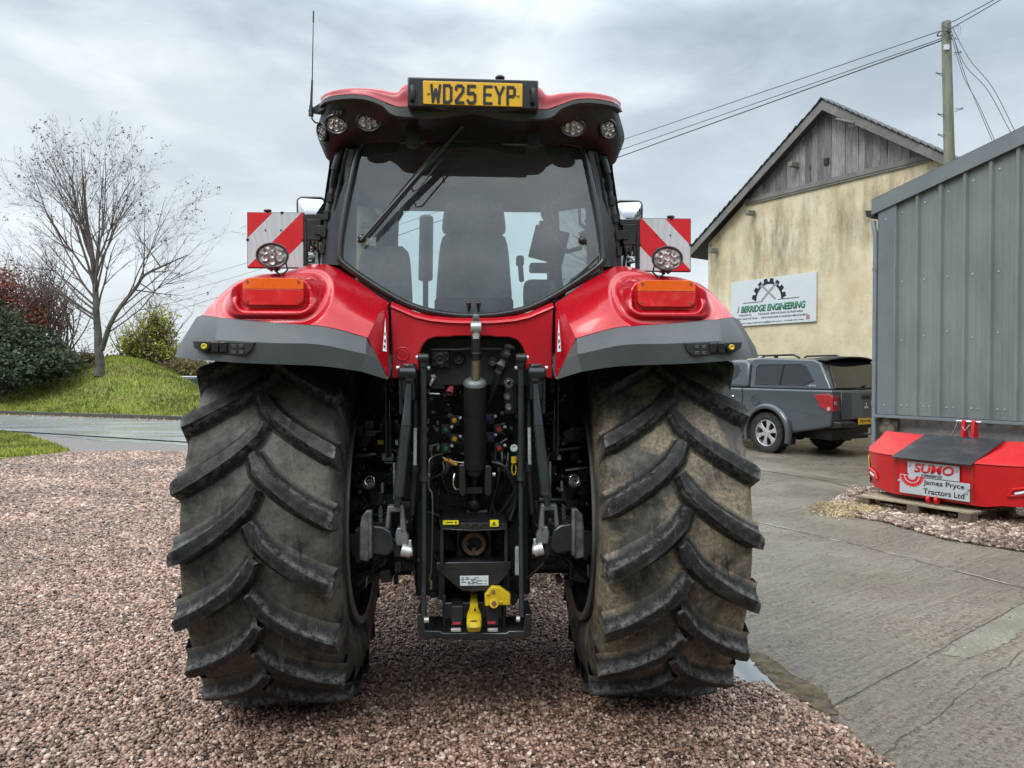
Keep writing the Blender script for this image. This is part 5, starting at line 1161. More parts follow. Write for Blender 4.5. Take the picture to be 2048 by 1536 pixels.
strip('yard_joint', [xy(1480, 935), xy(1650, 962), xy(1740, 985)], .03, .0085, M['joint'], .01)
# paler strip of newer concrete
m = Mat('pale_concrete'); f1 = m.noise(60, 8, .75)
m.col(m.mix(m.ramp(m.noise(2.2, 6, .6), [(.4, (0, 0, 0)), (.7, (1, 1, 1))]), m.ramp(f1, [(.4, (.12, .11, .08)), (.6, (.27, .25, .20))]), (.13, .125, .085, 1))); m.set(Roughness=.6); m.bump(f1, .4, .01); M['pale'] = m.m
sheet('concrete_patch', [xy(2300, 1070), xy(2060, 1200), xy(1905, 1290), xy(1885, 1310), xy(1930, 1318), xy(1990, 1300), xy(2048, 1262), xy(2200, 1190)], .0062, M['pale'], jag=.03)
# puddles
m = Mat('puddle_sky_sheen'); gl_ = m.node('ShaderNodeBsdfGlossy'); gl_.inputs[0].default_value = (.85, .87, .9, 1); gl_.inputs['Roughness'].default_value = .04; df_ = m.node('ShaderNodeBsdfDiffuse'); df_.inputs[0].default_value = (.50, .53, .56, 1); mx_ = m.node('ShaderNodeMixShader'); mx_.inputs[0].default_value = .45; m.l.new(df_.outputs[0], mx_.inputs[1]); m.l.new(gl_.outputs[0], mx_.inputs[2]); m.l.new(mx_.outputs[0], m.out.inputs['Surface']); M['water_sheen'] = m.m  # pale grey diffuse paints a bright sky reflection into the water colour
m = Mat('puddle_barn_reflection'); m.col(m.ramp(m.noise(14, 8, .7), [(.42, (.032, .020, .008)), (.58, (.10, .068, .032))])); m.rough(m.ramp(m.noise(20, 6), [(.45, (.06,) * 3), (.6, (.5,) * 3)])); m.bump(m.noise(60, 6), .2, .006); M['barn_reflection'] = m.m  # brown base colour paints the barn wall's reflection into this part of the puddle
sheet('puddle', [xy(1420, 1312), xy(1465, 1306), xy(1490, 1309), xy(1515, 1340), xy(1545, 1368), xy(1568, 1395), xy(1560, 1402), xy(1500, 1375), xy(1400, 1350)], .0095, M['water_sheen'], jag=.02)
sheet('puddle', [xy(1490, 1306), xy(1530, 1310), xy(1590, 1355), xy(1650, 1385), xy(1675, 1430), xy(1630, 1445), xy(1568, 1399), xy(1545, 1366), xy(1515, 1336)], .0092, M['barn_reflection'], jag=.02)
# wet asphalt road
m = Mat('wet_asphalt'); f1 = m.noise(30, 8, .75)
m.col(m.ramp(f1, [(.38, (.20, .205, .215)), (.6, (.36, .365, .375))])); m.rough(m.ramp(m.noise(.8, 6, .6, vec=m.coord((.4, 1.6, 1))), [(.35, (.12,) * 3), (.65, (.30,) * 3)])); m.bump(f1, .08, .004); m.b.inputs['Specular IOR Level'].default_value = .6; M['asphalt'] = m.m
K0 = Vector((*xy(0, 828), 0)); K1 = Vector((*xy(395, 841), 0)); kd = (K1 - K0).normalized(); kn = Vector((-kd.y, kd.x, 0))
KA = K0 - kd * 60; KB = K1 + kd * 22
near = [xy(-300, 845), xy(0, 861), xy(100, 873), xy(250, 885), xy(380, 891)]
sheet('road', [(KA.x, KA.y), (KB.x, KB.y), (KB.x - 1, KB.y - 8)] + near[::-1] + [(-70, 30)], -.002, M['asphalt'], jag=.3)
m = Mat('gravelly_margin'); f1 = m.noise(28, 8, .8); m.col(m.ramp(f1, [(.3, (.07, .065, .06)), (.55, (.17, .155, .145)), (.75, (.32, .29, .27))])); m.set(Roughness=.6); m.bump(f1, .5, .02); M['margin'] = m.m
sheet('road_margin', [xy(-300, 843), xy(0, 859), xy(100, 871), xy(250, 883), xy(380, 889), (-2.0, 19), (-1.5, 14), xy(380, 920), xy(0, 925), xy(-500, 935)], -.006, M['margin'], jag=.2)
# kerb
M['kerb'] = simple('kerb_stone', (.075, .068, .060), .7, 0, .35, 3, .4, dirt=(.03, .035, .018), dirt_amt=.8)
mb = MB(); n_ = int((KB - KA).length / .92)
for i in range(n_):
    a = KA + kd * (.92 * i + .006); b = KA + kd * (.92 * (i + 1) - .006); h = .13 + RNG.normal() * .004
    mb.prism([(a.x, a.y, -.05), (b.x, b.y, -.05), (b.x, b.y, h), (a.x, a.y, h)], kn * .13)
kb = mb.build('kerb', M['kerb'], bevel=.012); kb['kind'] = 'structure'
# ---- grass mound
prof = [(-60, 1.4), (-30, 1.6), (-22.6, 1.9), (-20.4, 1.95), (-18.6, 2.30), (-17.4, 2.32), (-16.2, 2.08), (-15.0, 1.62), (-13.9, 1.0), (-13.0, .55), (-11.8, .12), (-9, 0.0), (30, 0)]
def ph(x):
    for i in range(len(prof) - 1):
        if prof[i][0] <= x <= prof[i + 1][0]:
            t = (x - prof[i][0]) / (prof[i + 1][0] - prof[i][0]); t = t * t * (3 - 2 * t) if abs(prof[i][1] - prof[i + 1][1]) > .5 and False else t
            return prof[i][1] + (prof[i + 1][1] - prof[i][1]) * t
    return 0
def mh(x, y):
    d = (Vector((x, y, 0)) - K0).dot(kn)      # distance behind the kerb
    s_ = x * 34 / max(y, 5)
    h = ph(s_) ; up = sst(0, 6.2, d) ** .85 ; dn = 1 - .75 * sst(9, 22, d)
    b = .10 * (math.sin(x * 1.3 + y * .7) * .4 + math.sin(x * .5 - y * 1.1) * .6) * up
    return .12 + (h - .12 if h > .12 else 0) * up * dn + b * .6
rows = []
for i in range(60):
    d = .14 + 30 * (i / 59) ** 1.6; r_ = []
    for j in range(150):
        s_ = -40 + 62 * j / 149; p = K0 + kd * s_ + kn * d; r_.append(Vector((p.x, p.y, mh(p.x, p.y) if i else .11)))
    rows.append(r_)
m = Mat('mound_turf'); m.col(m.mix(m.ramp(m.noise(.55, 6, .6), [(.4, (0, 0, 0)), (.65, (1, 1, 1))]), m.ramp(m.noise(9, 8, .75), [(.4, (.07, .10, .012)), (.6, (.24, .30, .045))]), m.ramp(m.noise(7, 8, .75), [(.4, (.09, .08, .025)), (.6, (.26, .23, .09))]))); m.set(Roughness=.95); m.bump(m.noise(14, 6), .8, .05); M['turf'] = m.m
mo = MB().grid(rows).build('grass_bank', M['turf'], fix=False, angle=180); mo['kind'] = 'structure'
if mo.data.polygons[0].normal.z < 0: mo.data.flip_normals()
# grass blades
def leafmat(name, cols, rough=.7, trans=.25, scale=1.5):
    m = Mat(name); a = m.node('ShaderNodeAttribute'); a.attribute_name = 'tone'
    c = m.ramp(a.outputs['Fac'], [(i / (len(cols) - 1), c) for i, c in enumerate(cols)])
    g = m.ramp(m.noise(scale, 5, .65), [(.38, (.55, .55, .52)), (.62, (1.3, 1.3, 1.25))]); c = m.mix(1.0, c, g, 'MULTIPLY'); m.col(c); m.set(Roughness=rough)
    if trans:
        t = m.node('ShaderNodeBsdfTranslucent'); m.l.new(c, t.inputs[0]); x = m.node('ShaderNodeMixShader'); x.inputs[0].default_value = trans
        m.l.new(m.b.outputs[0], x.inputs[1]); m.l.new(t.outputs[0], x.inputs[2]); m.l.new(x.outputs[0], m.out.inputs['Surface'])
    return m.m
def cards(name, mat, pos, size, mode='leaf', parent=None, tone=None, up=None):
    """many small bent leaf faces; pos Nx3 array, size N array"""
    n = len(pos); pos = np.asarray(pos, float); size = np.asarray(size, float)
    if mode == 'blade':
        a = RNG.uniform(0, 2 * PI, n); dx = np.cos(a); dy = np.sin(a); lean = RNG.normal(0, .35, (n, 2))
        wv = size * .13 + .006; base = pos
        v = np.zeros((n, 3, 3)); v[:, 0] = base + np.stack([dx * wv, dy * wv, 0 * dx], 1); v[:, 1] = base - np.stack([dx * wv, dy * wv, 0 * dx], 1); v[:, 2] = base + np.stack([lean[:, 0] * size, lean[:, 1] * size, size], 1)
        k = 3
    else:
        u = RNG.normal(0, 1, (n, 3)); u /= np.linalg.norm(u, axis=1)[:, None]; q = RNG.normal(0, 1, (n, 3)); q -= u * (u * q).sum(1)[:, None]; q /= np.linalg.norm(q, axis=1)[:, None]
        s_ = size[:, None]; v = np.stack([pos - u * s_ * .5, pos + q * s_ * .28, pos + u * s_ * .5, pos - q * s_ * .28], 1); k = 4
    me = bpy.data.meshes.new(name); me.vertices.add(n * k); me.vertices.foreach_set('co', v.reshape(-1)); me.loops.add(n * k); me.loops.foreach_set('vertex_index', np.arange(n * k, dtype=np.int32))
    me.polygons.add(n); me.polygons.foreach_set('loop_start', np.arange(0, n * k, k, dtype=np.int32)); me.polygons.foreach_set('loop_total', np.full(n, k, dtype=np.int32))
    at_ = me.attributes.new('tone', 'FLOAT', 'FACE'); t = RNG.uniform(0, 1, n) if tone is None else np.clip(tone, 0, 1); at_.data.foreach_set('value', t.astype(np.float32))
    me.update(calc_edges=True); me.validate(); return link_mesh(name, me, mat, parent)
M['blades'] = leafmat('grass_blades', [(.07, .10, .012), (.19, .23, .022), (.32, .36, .05), (.42, .37, .13)], .7, .3, .6)
pos = []; sz = []
for _ in range(52000):
    d = .16 + 8.5 * RNG.random() ** 1.15; s_ = RNG.uniform(-13, 14.5); p = K0 + kd * s_ + kn * d; pos.append((p.x, p.y, mh(p.x, p.y) - .01)); sz.append(RNG.uniform(.06, .17))
g = cards('grass', M['blades'], pos, sz, 'blade'); tag(g, 'rough green grass covering the bank beyond the road', 'grass', kind='stuff')
# near verge
vp = [xy(-300, 848), xy(0, 864), xy(50, 871), xy(100, 886), xy(140, 903), xy(110, 909), xy(0, 918), xy(-400, 935)]
vg = sheet('grass_verge', vp, .012, M['turf'], jag=.12)
from mathutils.geometry import intersect_point_tri_2d
def inside(p, poly):
    c = False; j = len(poly) - 1
    for i in range(len(poly)):
        if (poly[i][1] > p[1]) != (poly[j][1] > p[1]) and p[0] < (poly[j][0] - poly[i][0]) * (p[1] - poly[i][1]) / (poly[j][1] - poly[i][1]) + poly[i][0]: c = not c
        j = i
    return c
pos = []; sz = []
while len(pos) < 26000:
    p = (RNG.uniform(-16.5, -9), RNG.uniform(15, 24))
    if inside(p, vp) : pos.append((*p, .01)); sz.append(RNG.uniform(.03, .09))
g = cards('grass', M['blades'], pos, sz, 'blade'); tag(g, 'short bright green grass of the verge between road and gravel', 'grass', kind='stuff')

# ---- loose gravel, pebble by pebble
def pebble(i):
    import bmesh
    bm = bmesh.new(); bmesh.ops.create_icosphere(bm, subdivisions=2, radius=1.0); rr = random.Random(i)
    d = [Vector((rr.gauss(0, 1), rr.gauss(0, 1), rr.gauss(0, 1))).normalized() for _ in range(6)]; k = [rr.uniform(.62, .95) for _ in d]
    for v in bm.verts:
        for a, kk_ in zip(d, k):
            t = v.co.dot(a)
            if t > kk_: v.co -= a * (t - kk_) * .85
        v.co.x *= 1.25; v.co.z *= .72
    me = bpy.data.meshes.new('pebble'); bm.to_mesh(me); bm.free(); me.polygons.foreach_set('use_smooth', [True] * len(me.polygons))
    me.materials.append(M['pebble']); return bpy.data.objects.new('pebble', me)
def pebmat(name, cols, wet=True):
    m = Mat(name); oi = m.node('ShaderNodeObjectInfo')
    c = m.ramp(oi.outputs['Random'], cols); g = m.ramp(m.noise(2.5, 4), [(.3, (.75, .75, .75)), (.7, (1.2, 1.2, 1.2))]); gp = m.node('ShaderNodeNewGeometry'); pn_ = m.ramp(m.noise(.55, 5, .65, vec=gp.outputs['Position']), [(.38, (.66, .64, .62)), (.6, (1.22, 1.22, 1.22))]); m.col(m.mix(1.0, m.mix(1.0, c, g, 'MULTIPLY'), pn_, 'MULTIPLY')); m.set(Roughness=.36); return m.m
M['pebble'] = pebmat('gravel_stone', [(0, (.034, .020, .015)), (.18, (.10, .054, .036)), (.42, (.21, .116, .082)), (.66, (.31, .185, .138)), (.84, (.42, .28, .215)), (.96, (.48, .35, .27)), (1, (.70, .58, .49))])
pebs = [pebble(i) for i in range(5)]
def scatter(name, pts, scl, label, zoff=.0):
    n = len(pts); me = bpy.data.meshes.new(name); me.vertices.add(n); me.vertices.foreach_set('co', np.asarray(pts, np.float32).reshape(-1))
    a = me.attributes.new('rot', 'FLOAT_VECTOR', 'POINT'); a.data.foreach_set('vector', np.stack([RNG.normal(0, .45, n), RNG.normal(0, .45, n), RNG.uniform(0, 6.28, n)], 1).astype(np.float32).reshape(-1))
    a = me.attributes.new('scl', 'FLOAT', 'POINT'); a.data.foreach_set('value', np.asarray(scl, np.float32))
    a = me.attributes.new('pick', 'INT', 'POINT'); a.data.foreach_set('value', RNG.integers(0, len(pebs), n).astype(np.int32))
    o = link_mesh(name, me, M['pebble']); tag(o, label, 'gravel', kind='stuff')
    ng = bpy.data.node_groups.new(name, 'GeometryNodeTree'); ng.interface.new_socket('Geometry', in_out='INPUT', socket_type='NodeSocketGeometry'); ng.interface.new_socket('Geometry', in_out='OUTPUT', socket_type='NodeSocketGeometry')
    N = ng.nodes; L = ng.links; gi = N.new('NodeGroupInput'); go = N.new('NodeGroupOutput'); ip = N.new('GeometryNodeInstanceOnPoints'); jn = N.new('GeometryNodeGeometryToInstance')
    for p_ in reversed(pebs):
        oi = N.new('GeometryNodeObjectInfo'); oi.inputs['Object'].default_value = p_; oi.inputs['As Instance'].default_value = False; L.new(oi.outputs['Geometry'], jn.inputs[0])
    def na(nm, ty):
        x = N.new('GeometryNodeInputNamedAttribute'); x.data_type = ty; x.inputs['Name'].default_value = nm; return x.outputs['Attribute']
    L.new(gi.outputs[0], ip.inputs['Points']); L.new(jn.outputs[0], ip.inputs['Instance']); ip.inputs['Pick Instance'].default_value = True
    L.new(na('pick', 'INT'), ip.inputs['Instance Index']); e2r = N.new('FunctionNodeEulerToRotation'); L.new(na('rot', 'FLOAT_VECTOR'), e2r.inputs[0]); L.new(e2r.outputs[0], ip.inputs['Rotation'])
    L.new(na('scl', 'FLOAT'), ip.inputs['Scale']); L.new(ip.outputs[0], go.inputs[0])
    md = o.modifiers.new('Stones', 'NODES'); md.node_group = ng; return o
def peb_points(poly, ymin, ymax, step, r, zj=.006, xpad=.10, keep=lambda x, y: True, z0=.0):
    xs = [p[0] for p in poly]; pts = []; sc_l = []
    Pn = np.array([p[:2] for p in poly])
    gy = np.arange(ymin, ymax, step * .86); out = []
    for i, y in enumerate(gy):
        x0 = max(min(xs), -.70 * y - 1.6); x1 = min(max(xs), .70 * y + 1.2)
        gx = np.arange(x0, x1, step) + (step / 2 if i % 2 else 0); out.append(np.stack([gx, np.full(len(gx), y)], 1))
    A = np.concatenate(out); A += RNG.normal(0, step * .22, A.shape)
    ins = np.zeros(len(A), bool); j = len(Pn) - 1
    for i in range(len(Pn)):
        c = (Pn[i, 1] > A[:, 1]) != (Pn[j, 1] > A[:, 1]); xx = (Pn[j, 0] - Pn[i, 0]) * (A[:, 1] - Pn[i, 1]) / (Pn[j, 1] - Pn[i, 1] + 1e-12) + Pn[i, 0]
        ins ^= c & (A[:, 0] < xx); j = i
    A = A[ins]; n = len(A); z = z0 + np.abs(RNG.normal(0, zj, n)) + r * .25
    s_ = r * np.exp(RNG.normal(0, .22, n))
    return np.concatenate([A, z[:, None]], 1), s_
a1 = peb_points(grav, 2.6, 5.6, 0.0158, .0092); a2 = peb_points(grav, 5.6, 8.5, .0205, .0120); a3 = peb_points(grav, 8.5, 16.8, .031, .018, .006)
# scattered stones spilling on to the concrete
ex = []; E_ = [Vector((*p, 0)) for p in edge]
for _ in range(900):
    i = RNG.integers(0, len(E_) - 1); p = E_[i].lerp(E_[i + 1], RNG.random()); d_ = (E_[i + 1] - E_[i]).normalized(); nn = Vector((d_.y, -d_.x, 0)); p = p + nn * abs(RNG.normal(0, .035)) * (1 if nn.x > 0 else -1) ; ex.append((p.x, p.y, .012))
for _ in range(160): ex.append((RNG.uniform(1.3, 5), RNG.uniform(3.3, 9), .008))
exs = np.concatenate([RNG.uniform(.007, .013, 900), RNG.uniform(.003, .006, 160)])
scatter('gravel', np.concatenate([a1[0], a2[0], a3[0], np.array(ex)]), np.concatenate([a1[1], a2[1], a3[1], exs]), 'pinkish brown gravel spread under and in front of the tractor')

# ================================================================ BARN with cream gable
UA = math.atan2(-.861, .509)
BF = Frame(7.44, 18.0, UA); B = BF.p
barn = empty('barn', BF.o, UA); tag(barn, 'old cream rendered barn with grey weathered boards in its gable', 'barn')
m = Mat('cream_render'); vz = m.coord((1, 1, .22)); s1 = m.noise(2.4, 8, .72, vec=vz); s2 = m.noise(.42, 4, .5, vec=m.coord((1, 1, 1))); f1 = m.noise(22, 8, .75)
base = m.ramp(m.noise(1.3, 6, .6), [(.36, (.60, .50, .32)), (.5, (.69, .59, .40)), (.62, (.76, .67, .49))])
dk = m.math('MULTIPLY', m.ramp(s1, [(.44, (0, 0, 0)), (.64, (1, 1, 1))]), m.ramp(s2, [(.40, (.18, .18, .18)), (.56, (1, 1, 1))]))
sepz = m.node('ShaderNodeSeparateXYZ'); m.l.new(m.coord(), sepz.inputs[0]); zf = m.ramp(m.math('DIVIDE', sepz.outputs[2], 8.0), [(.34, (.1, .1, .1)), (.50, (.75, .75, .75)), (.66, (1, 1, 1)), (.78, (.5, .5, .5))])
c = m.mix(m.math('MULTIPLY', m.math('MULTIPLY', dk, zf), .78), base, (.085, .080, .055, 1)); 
c = m.mix(m.math('MULTIPLY', m.ramp(m.noise(9, 9, .8), [(.56, (0, 0, 0)), (.64, (1, 1, 1))]), m.math('MULTIPLY', m.ramp(s2, [(.38, (.15, .15, .15)), (.6, (.8, .8, .8))]), .8)), c, (.16, .15, .09, 1))
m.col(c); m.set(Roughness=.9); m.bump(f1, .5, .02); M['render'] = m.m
m = Mat('weathered_boards'); g = m.noise(6, 8, .7, vec=m.coord((6, 6, .5))); oi = m.node('ShaderNodeAttribute'); oi.attribute_name = 'tone'
bc = m.ramp(g, [(.25, (.09, .083, .09)), (.5, (.22, .205, .21)), (.75, (.40, .375, .375))]); kn_ = m.ramp(m.noise(2.4, 2, .5, vec=m.coord((2.5, 2.5, 1))), [(.66, (1, 1, 1)), (.74, (.35, .33, .33))])
tn = m.ramp(oi.outputs['Fac'], [(0, (.62, .62, .64)), (1, (1.25, 1.22, 1.2))]); m.col(m.mix(1.0, m.mix(1.0, bc, kn_, 'MULTIPLY'), tn, 'MULTIPLY')); m.set(Roughness=.85); m.bump(g, .5, .01); M['boards'] = m.m
M['fascia_wood'] = simple('fascia_board', (.20, .19, .18), .8, 0, .35, 5, .4, dirt=(.04, .045, .03), dirt_amt=.6)
M['slate'] = simple('roof_slate', (.045, .045, .048), .6, 0, .3, 3, .4)
ap = B(1660, 214, 0); apx = ap.x; apz = 7.93; zb = 6.14
el = B(1400, 497, 0); eL = el.x; eLz = el.z; slL = (apz - eLz) / (apx - eL); slR = .68; eR = apx + 3.9; eRz = apz - 3.9 * slR
wl_ = B(1416, 600, 0).x
# wall polygon up to board line, roof slope limits
top = lambda x: apz - .12 - (slL * (apx - x) if x < apx else slR * (x - apx))
xa = apx - (apz - .12 - zb) / slL; xb = apx + (apz - .12 - zb) / slR
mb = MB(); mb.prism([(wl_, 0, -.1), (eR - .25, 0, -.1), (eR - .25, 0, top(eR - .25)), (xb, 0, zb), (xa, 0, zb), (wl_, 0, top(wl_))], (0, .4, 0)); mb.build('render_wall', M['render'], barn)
mb = MB(); mb.box2((wl_, .4, -.1), (wl_ + .3, 18, top(wl_))); mb.box2((eR - .55, .4, -.1), (eR - .25, 1.5, top(eR - .25))); mb.build('side_wall', M['render'], barn)
# gable boards one by one in one cladding mesh, with tone attribute
mb = MB(); x = xa; tones = []
while x < xb:
    wd = rnd.uniform(.15, .21); x1 = min(x + wd - .008, xb); yy = -.03 + rnd.uniform(0, .02); hx_ = B(1653, 323, 0)
    z0 = zb + .02; t0, t1 = max(top(x), z0 + .01), max(top(x1), z0 + .01)
    pl = [(x, yy, z0), (x1, yy, z0), (x1, yy, t1)] + ([(apx, yy, apz - .12)] if x < apx < x1 else []) + [(x, yy, t0)]
    mb.prism(pl, (0, .022, 0)); tones.append((len(pl) + 2, rnd.random())); x = x1 + .008
bo = mb.build('gable_boards', M['boards'], barn, fix=False); at_ = bo.data.attributes.new('tone', 'FLOAT', 'FACE'); vals = [t for k_, t in tones for _ in range(k_)]
if len(vals) == len(bo.data.polygons): at_.data.foreach_set('value', vals)
hx_ = B(1653, 323, -.04); mb = MB(); mb.box(hx_ + Vector((0, -.005, 0)), (.13, .03, .15)); mb.build('owl_hole', M['ink'], barn)
mb = MB(); mb.prism([(xa - .1, -.06, zb - .07), (xb + .1, -.06, zb - .07), (xb + .02, -.06, zb + .05), (xa + .02, -.06, zb + .05)], (0, .05, 0)); mb.box2((xa, -.045, zb - .12), (xb, -.005, zb - .07)); mb.build('gable_sill', M['fascia_wood'], barn, bevel=.006)
# roof slopes with overhang and verge boards
oh = -.26; exl = eL - .32
def rf(xe):
    s_ = slL if xe < apx else slR; return apz - s_ * abs(xe - apx)
for xe in (exl, eR + .2):
    ze = rf(xe); s_ = 1 if xe > apx else -1
    mb = MB(); mb.prism([(apx, oh, apz + .06), (xe, oh, ze + .06), (xe, oh, ze), (apx, oh, apz)], (-2.9, 18.8, 0)); mb.build('roof_slope', M['slate'], barn)
    # ragged slate edge
    mb = MB(); n_ = 26
    for k in range(n_):
        t0 = k / n_; t1 = (k + 1.08) / n_; a = Vector((apx + (xe - apx) * t0, oh - .06 + rnd.uniform(-.02, .015), apz + (ze - apz) * t0 + .10)); b = Vector((apx + (xe - apx) * t1, oh - .06, apz + (ze - apz) * t1 + .065))
        mb.prism([a, b, b - Vector((0, 0, .02)), a - Vector((0, 0, .03))], (0, .4, 0))
    mb.build('slate_edge', M['slate'], barn)
    mb = MB(); mb.prism([(apx, oh - .03, apz + .04), (xe, oh - .03, ze + .04), (xe, oh - .03, ze - .16), (apx, oh - .03, apz - .19)], (0, .028, 0)); mb.build('verge_board', M['fascia_wood'], barn, bevel=.005)
mb = MB()
for px, py in ((1578, 325), (1492, 422), (1418, 497)):
    q = B(px, py, -.28); mb.box(q + Vector((0.05, 0.1, -.05)), (.12, .26, .12))
mb.build_each('purlin_end', M['fascia_wood'], barn, bevel=.01)
mb = MB(); mb.cyl(B(1672, 238, -.45), B(1708, 246, -.3), .03, .025, n=8)
for _ in range(14): a = B(1702 + rnd.uniform(-6, 6), 248 + rnd.uniform(-4, 10), -.35); mb.cyl(a, a + Vector((rnd.uniform(-.12, .12), .05, rnd.uniform(-.12, .1))), .006, n=5)
mb.build('old_pole', M['fascia_wood'], barn)
# sign
sg = empty('engineering_sign', BF.o, UA); tag(sg, 'white J BERRIDGE ENGINEERING sign with half gear and crossed spanners on the cream wall', 'sign')
sx0 = B(1462, 566, -.06).x; sx1 = B(1632, 543, -.06).x; sz1 = 4.06; sz0 = 2.88; sw_ = sx1 - sx0; sh_ = sz1 - sz0
M['signwhite'] = simple('sign_sheet', (.62, .66, .69), .35, 0, .03, 3)
M['signgreen'] = simple('sign_green', (.010, .17, .085), .4, 0, .05, 8); M['signgrey'] = simple('sign_grey', (.30, .31, .33), .4, 0, .05, 8)
mb = MB(); mb.box2((sx0, -.05, sz0), (sx1, -.02, sz1)); mb.build('sign_board', M['signwhite'], sg, bevel=.003)
S = lambda u_, v_: Vector((sx0 + sw_ * u_, -.054, sz1 - sh_ * v_))
gc = S(.47, .47); gr_ = .42 * sh_ * 1.0
mb = MB()
for k in range(24):
    a0 = PI * k / 24; a1 = PI * (k + 1) / 24; r0, r1 = gr_ * .80, gr_ * .92
    mb.prism([gc + Vector((math.cos(a) * r, 0, math.sin(a) * r)) for a, r in ((a0, r0), (a1, r0), (a1, r1), (a0, r1))], (0, .003, 0))
for k in range(8):
    a = PI * (k + .5) / 8; mb.prism([gc + Vector((math.cos(a + da) * r, -.0005, math.sin(a + da) * r)) for da, r in ((-.15, gr_ * .90), (.15, gr_ * .90), (.10, gr_ * 1.10), (-.10, gr_ * 1.10))], (0, .003, 0))
mb.build('gear_emblem', M['ink'], sg, fix=True)
mb = MB()
for s_ in (-1, 1):
    a = gc + Vector((-s_ * .22, -.001 * (s_ + 2), .0)); b = gc + Vector((s_ * .20, -.001 * (s_ + 2), .36)); d = (b - a).normalized(); p_ = Vector((-d.z, 0, d.x)) * .025
    mb.prism([a + p_, b + p_, b - p_, a - p_], (0, .001, 0)); mb.prism([b + p_ * 2.2, b + d * .09 + p_ * 2.2, b + d * .05 + p_ * .6, b + d * .05 - p_ * .6, b + d * .09 - p_ * 2.2, b - p_ * 2.2], (0, .001, 0))
mb.build('spanner_emblem', M['signgrey'], sg)
mb = MB(); mb.box2((S(.16, .50).x, -.053, S(0, .505).z), (S(.40, .5).x, -.051, S(0, .490).z)); mb.box2((S(.58, .5).x, -.053, S(0, .49).z), (S(.82, .5).x, -.051, S(0, .475).z)); mb.build('emblem_rule', M['ink'], sg)
text('J', 'sign_lettering', M['ink'], sg, S(.095, .635), h=.17, w=.07, offset=.03, shear=.2)
text('BERRIDGE ENGINEERING', 'sign_lettering', M['signgreen'], sg, S(.51, .635), w=sw_ * .76, h=.18, offset=.045, shear=.2)
for i, (t, u_, wd) in enumerate((('WELDING', .18, .16), ('TRAILER SERVICING & REPAIRS', .60, .52))): text(t, 'small_lettering', M['ink'], sg, S(u_, .765), w=sw_ * wd, h=.045, offset=.01)
for t, u_, wd in (('TOW BAR FITTING', .20, .27), ('- GROUNDCARE & GARDEN MACHINERY', .64, .55)): text(t, 'small_lettering', M['ink'], sg, S(u_, .845), w=sw_ * wd, h=.045, offset=.01)
text('jberridgeengineering@gmail.com - 07968 871796', 'small_lettering', M['ink'], sg, S(.50, .945), w=sw_ * .74, h=.045, offset=.01)
mb = MB(); q = S(.915, .90); mb.box2((q.x - .05, -.054, q.z - .05), (q.x + .05, -.051, q.z + .05)); mb.build('social_badge', M['pink'], sg, bevel=.012)
mb = MB(); mb.tube([q + Vector((.028 * math.cos(a), -.003, .028 * math.sin(a))) for a in [2 * PI * k / 16 for k in range(16)]], .004, 5, closed=True); mb.build('badge_ring', M['white'], sg)

# ================================================================ STEEL SHED
SF = Frame(5.49, 11.5, UA); S2 = SF.p
shed = empty('steel_shed', SF.o, UA); tag(shed, 'grey profiled steel shed at the right edge with sloping verge and downpipe', 'shed')
m = Mat('grey_cladding'); m.col(m.mix(m.ramp(m.noise(2.0, 7, .65, vec=m.coord((1, 1, .3))), [(.40, (0, 0, 0)), (.62, (.9, .9, .9))]), (.205, .228, .228, 1), (.15, .17, .17, 1))); m.set(Roughness=.48, Metallic=.05); m.bump(m.noise(90, 3), .06, .002); M['clad'] = m.m
m = Mat('grey_trim'); m.col(m.ramp(m.noise(2, 5), [(.3, (.13, .15, .163)), (.7, (.17, .19, .20))])); m.set(Roughness=.45); M['trim'] = m.m
z0 = 1.04; sl = (S2(2048, 268, 0).z - S2(1750, 410, 0).z) / (S2(2048, 268, 0).x - S2(1750, 410, 0).x); zt0 = S2(1750, 410, 0).z
ztop = lambda x: zt0 + sl * x
Wd = 9.0
# profiled sheet
x = .22; prof_ = []
pitch_ = .333
while x < Wd:
    prof_ += [(x, 0), (x + .018, -.045), (x + .055, -.045), (x + .075, 0), (x + .175, 0), (x + .182, -.004), (x + .190, 0), (x + .255, 0), (x + .262, -.004), (x + .27, 0)]; x += pitch_
mb = MB(); mb.grid([[Vector((a, b, z0 + .02)) for a, b in prof_], [Vector((a, b, ztop(a) - .02)) for a, b in prof_]]); mb.build('profiled_cladding', M['clad'], shed, angle=20, fix=False)
mb = MB(); mb.box2((-.01, -.045, z0 + .02), (.25, -.03, ztop(.1))); mb.box2((-.01, -.045, z0 + .02), (.005, .3, ztop(0))); mb.build('corner_flashing', M['trim'], shed, bevel=.002)
mb = MB(); mb.prism([(-.10, -.075, ztop(-.10) + .10), (Wd, -.075, ztop(Wd) + .10), (Wd, -.075, ztop(Wd) - .13), (-.10, -.075, ztop(-.10) - .13)], (0, .03, 0)); mb.prism([(-.10, -.075, ztop(-.10) + .10), (Wd, -.075, ztop(Wd) + .10), (Wd, -.075, ztop(Wd) + .085), (-.10, -.075, ztop(-.10) + .085)], (0, 6, 0)); mb.build('verge_flashing', M['trim'], shed, bevel=.004)
mb = MB(); mb.box2((-.02, -.075, z0 - .01), (Wd, -.02, z0 + .012)); mb.box2((-.02, -.08, z0 - .03), (Wd, -.06, z0 + .0)); mb.build('drip_flashing', M['trim'], shed, bevel=.003)
mb = MB()
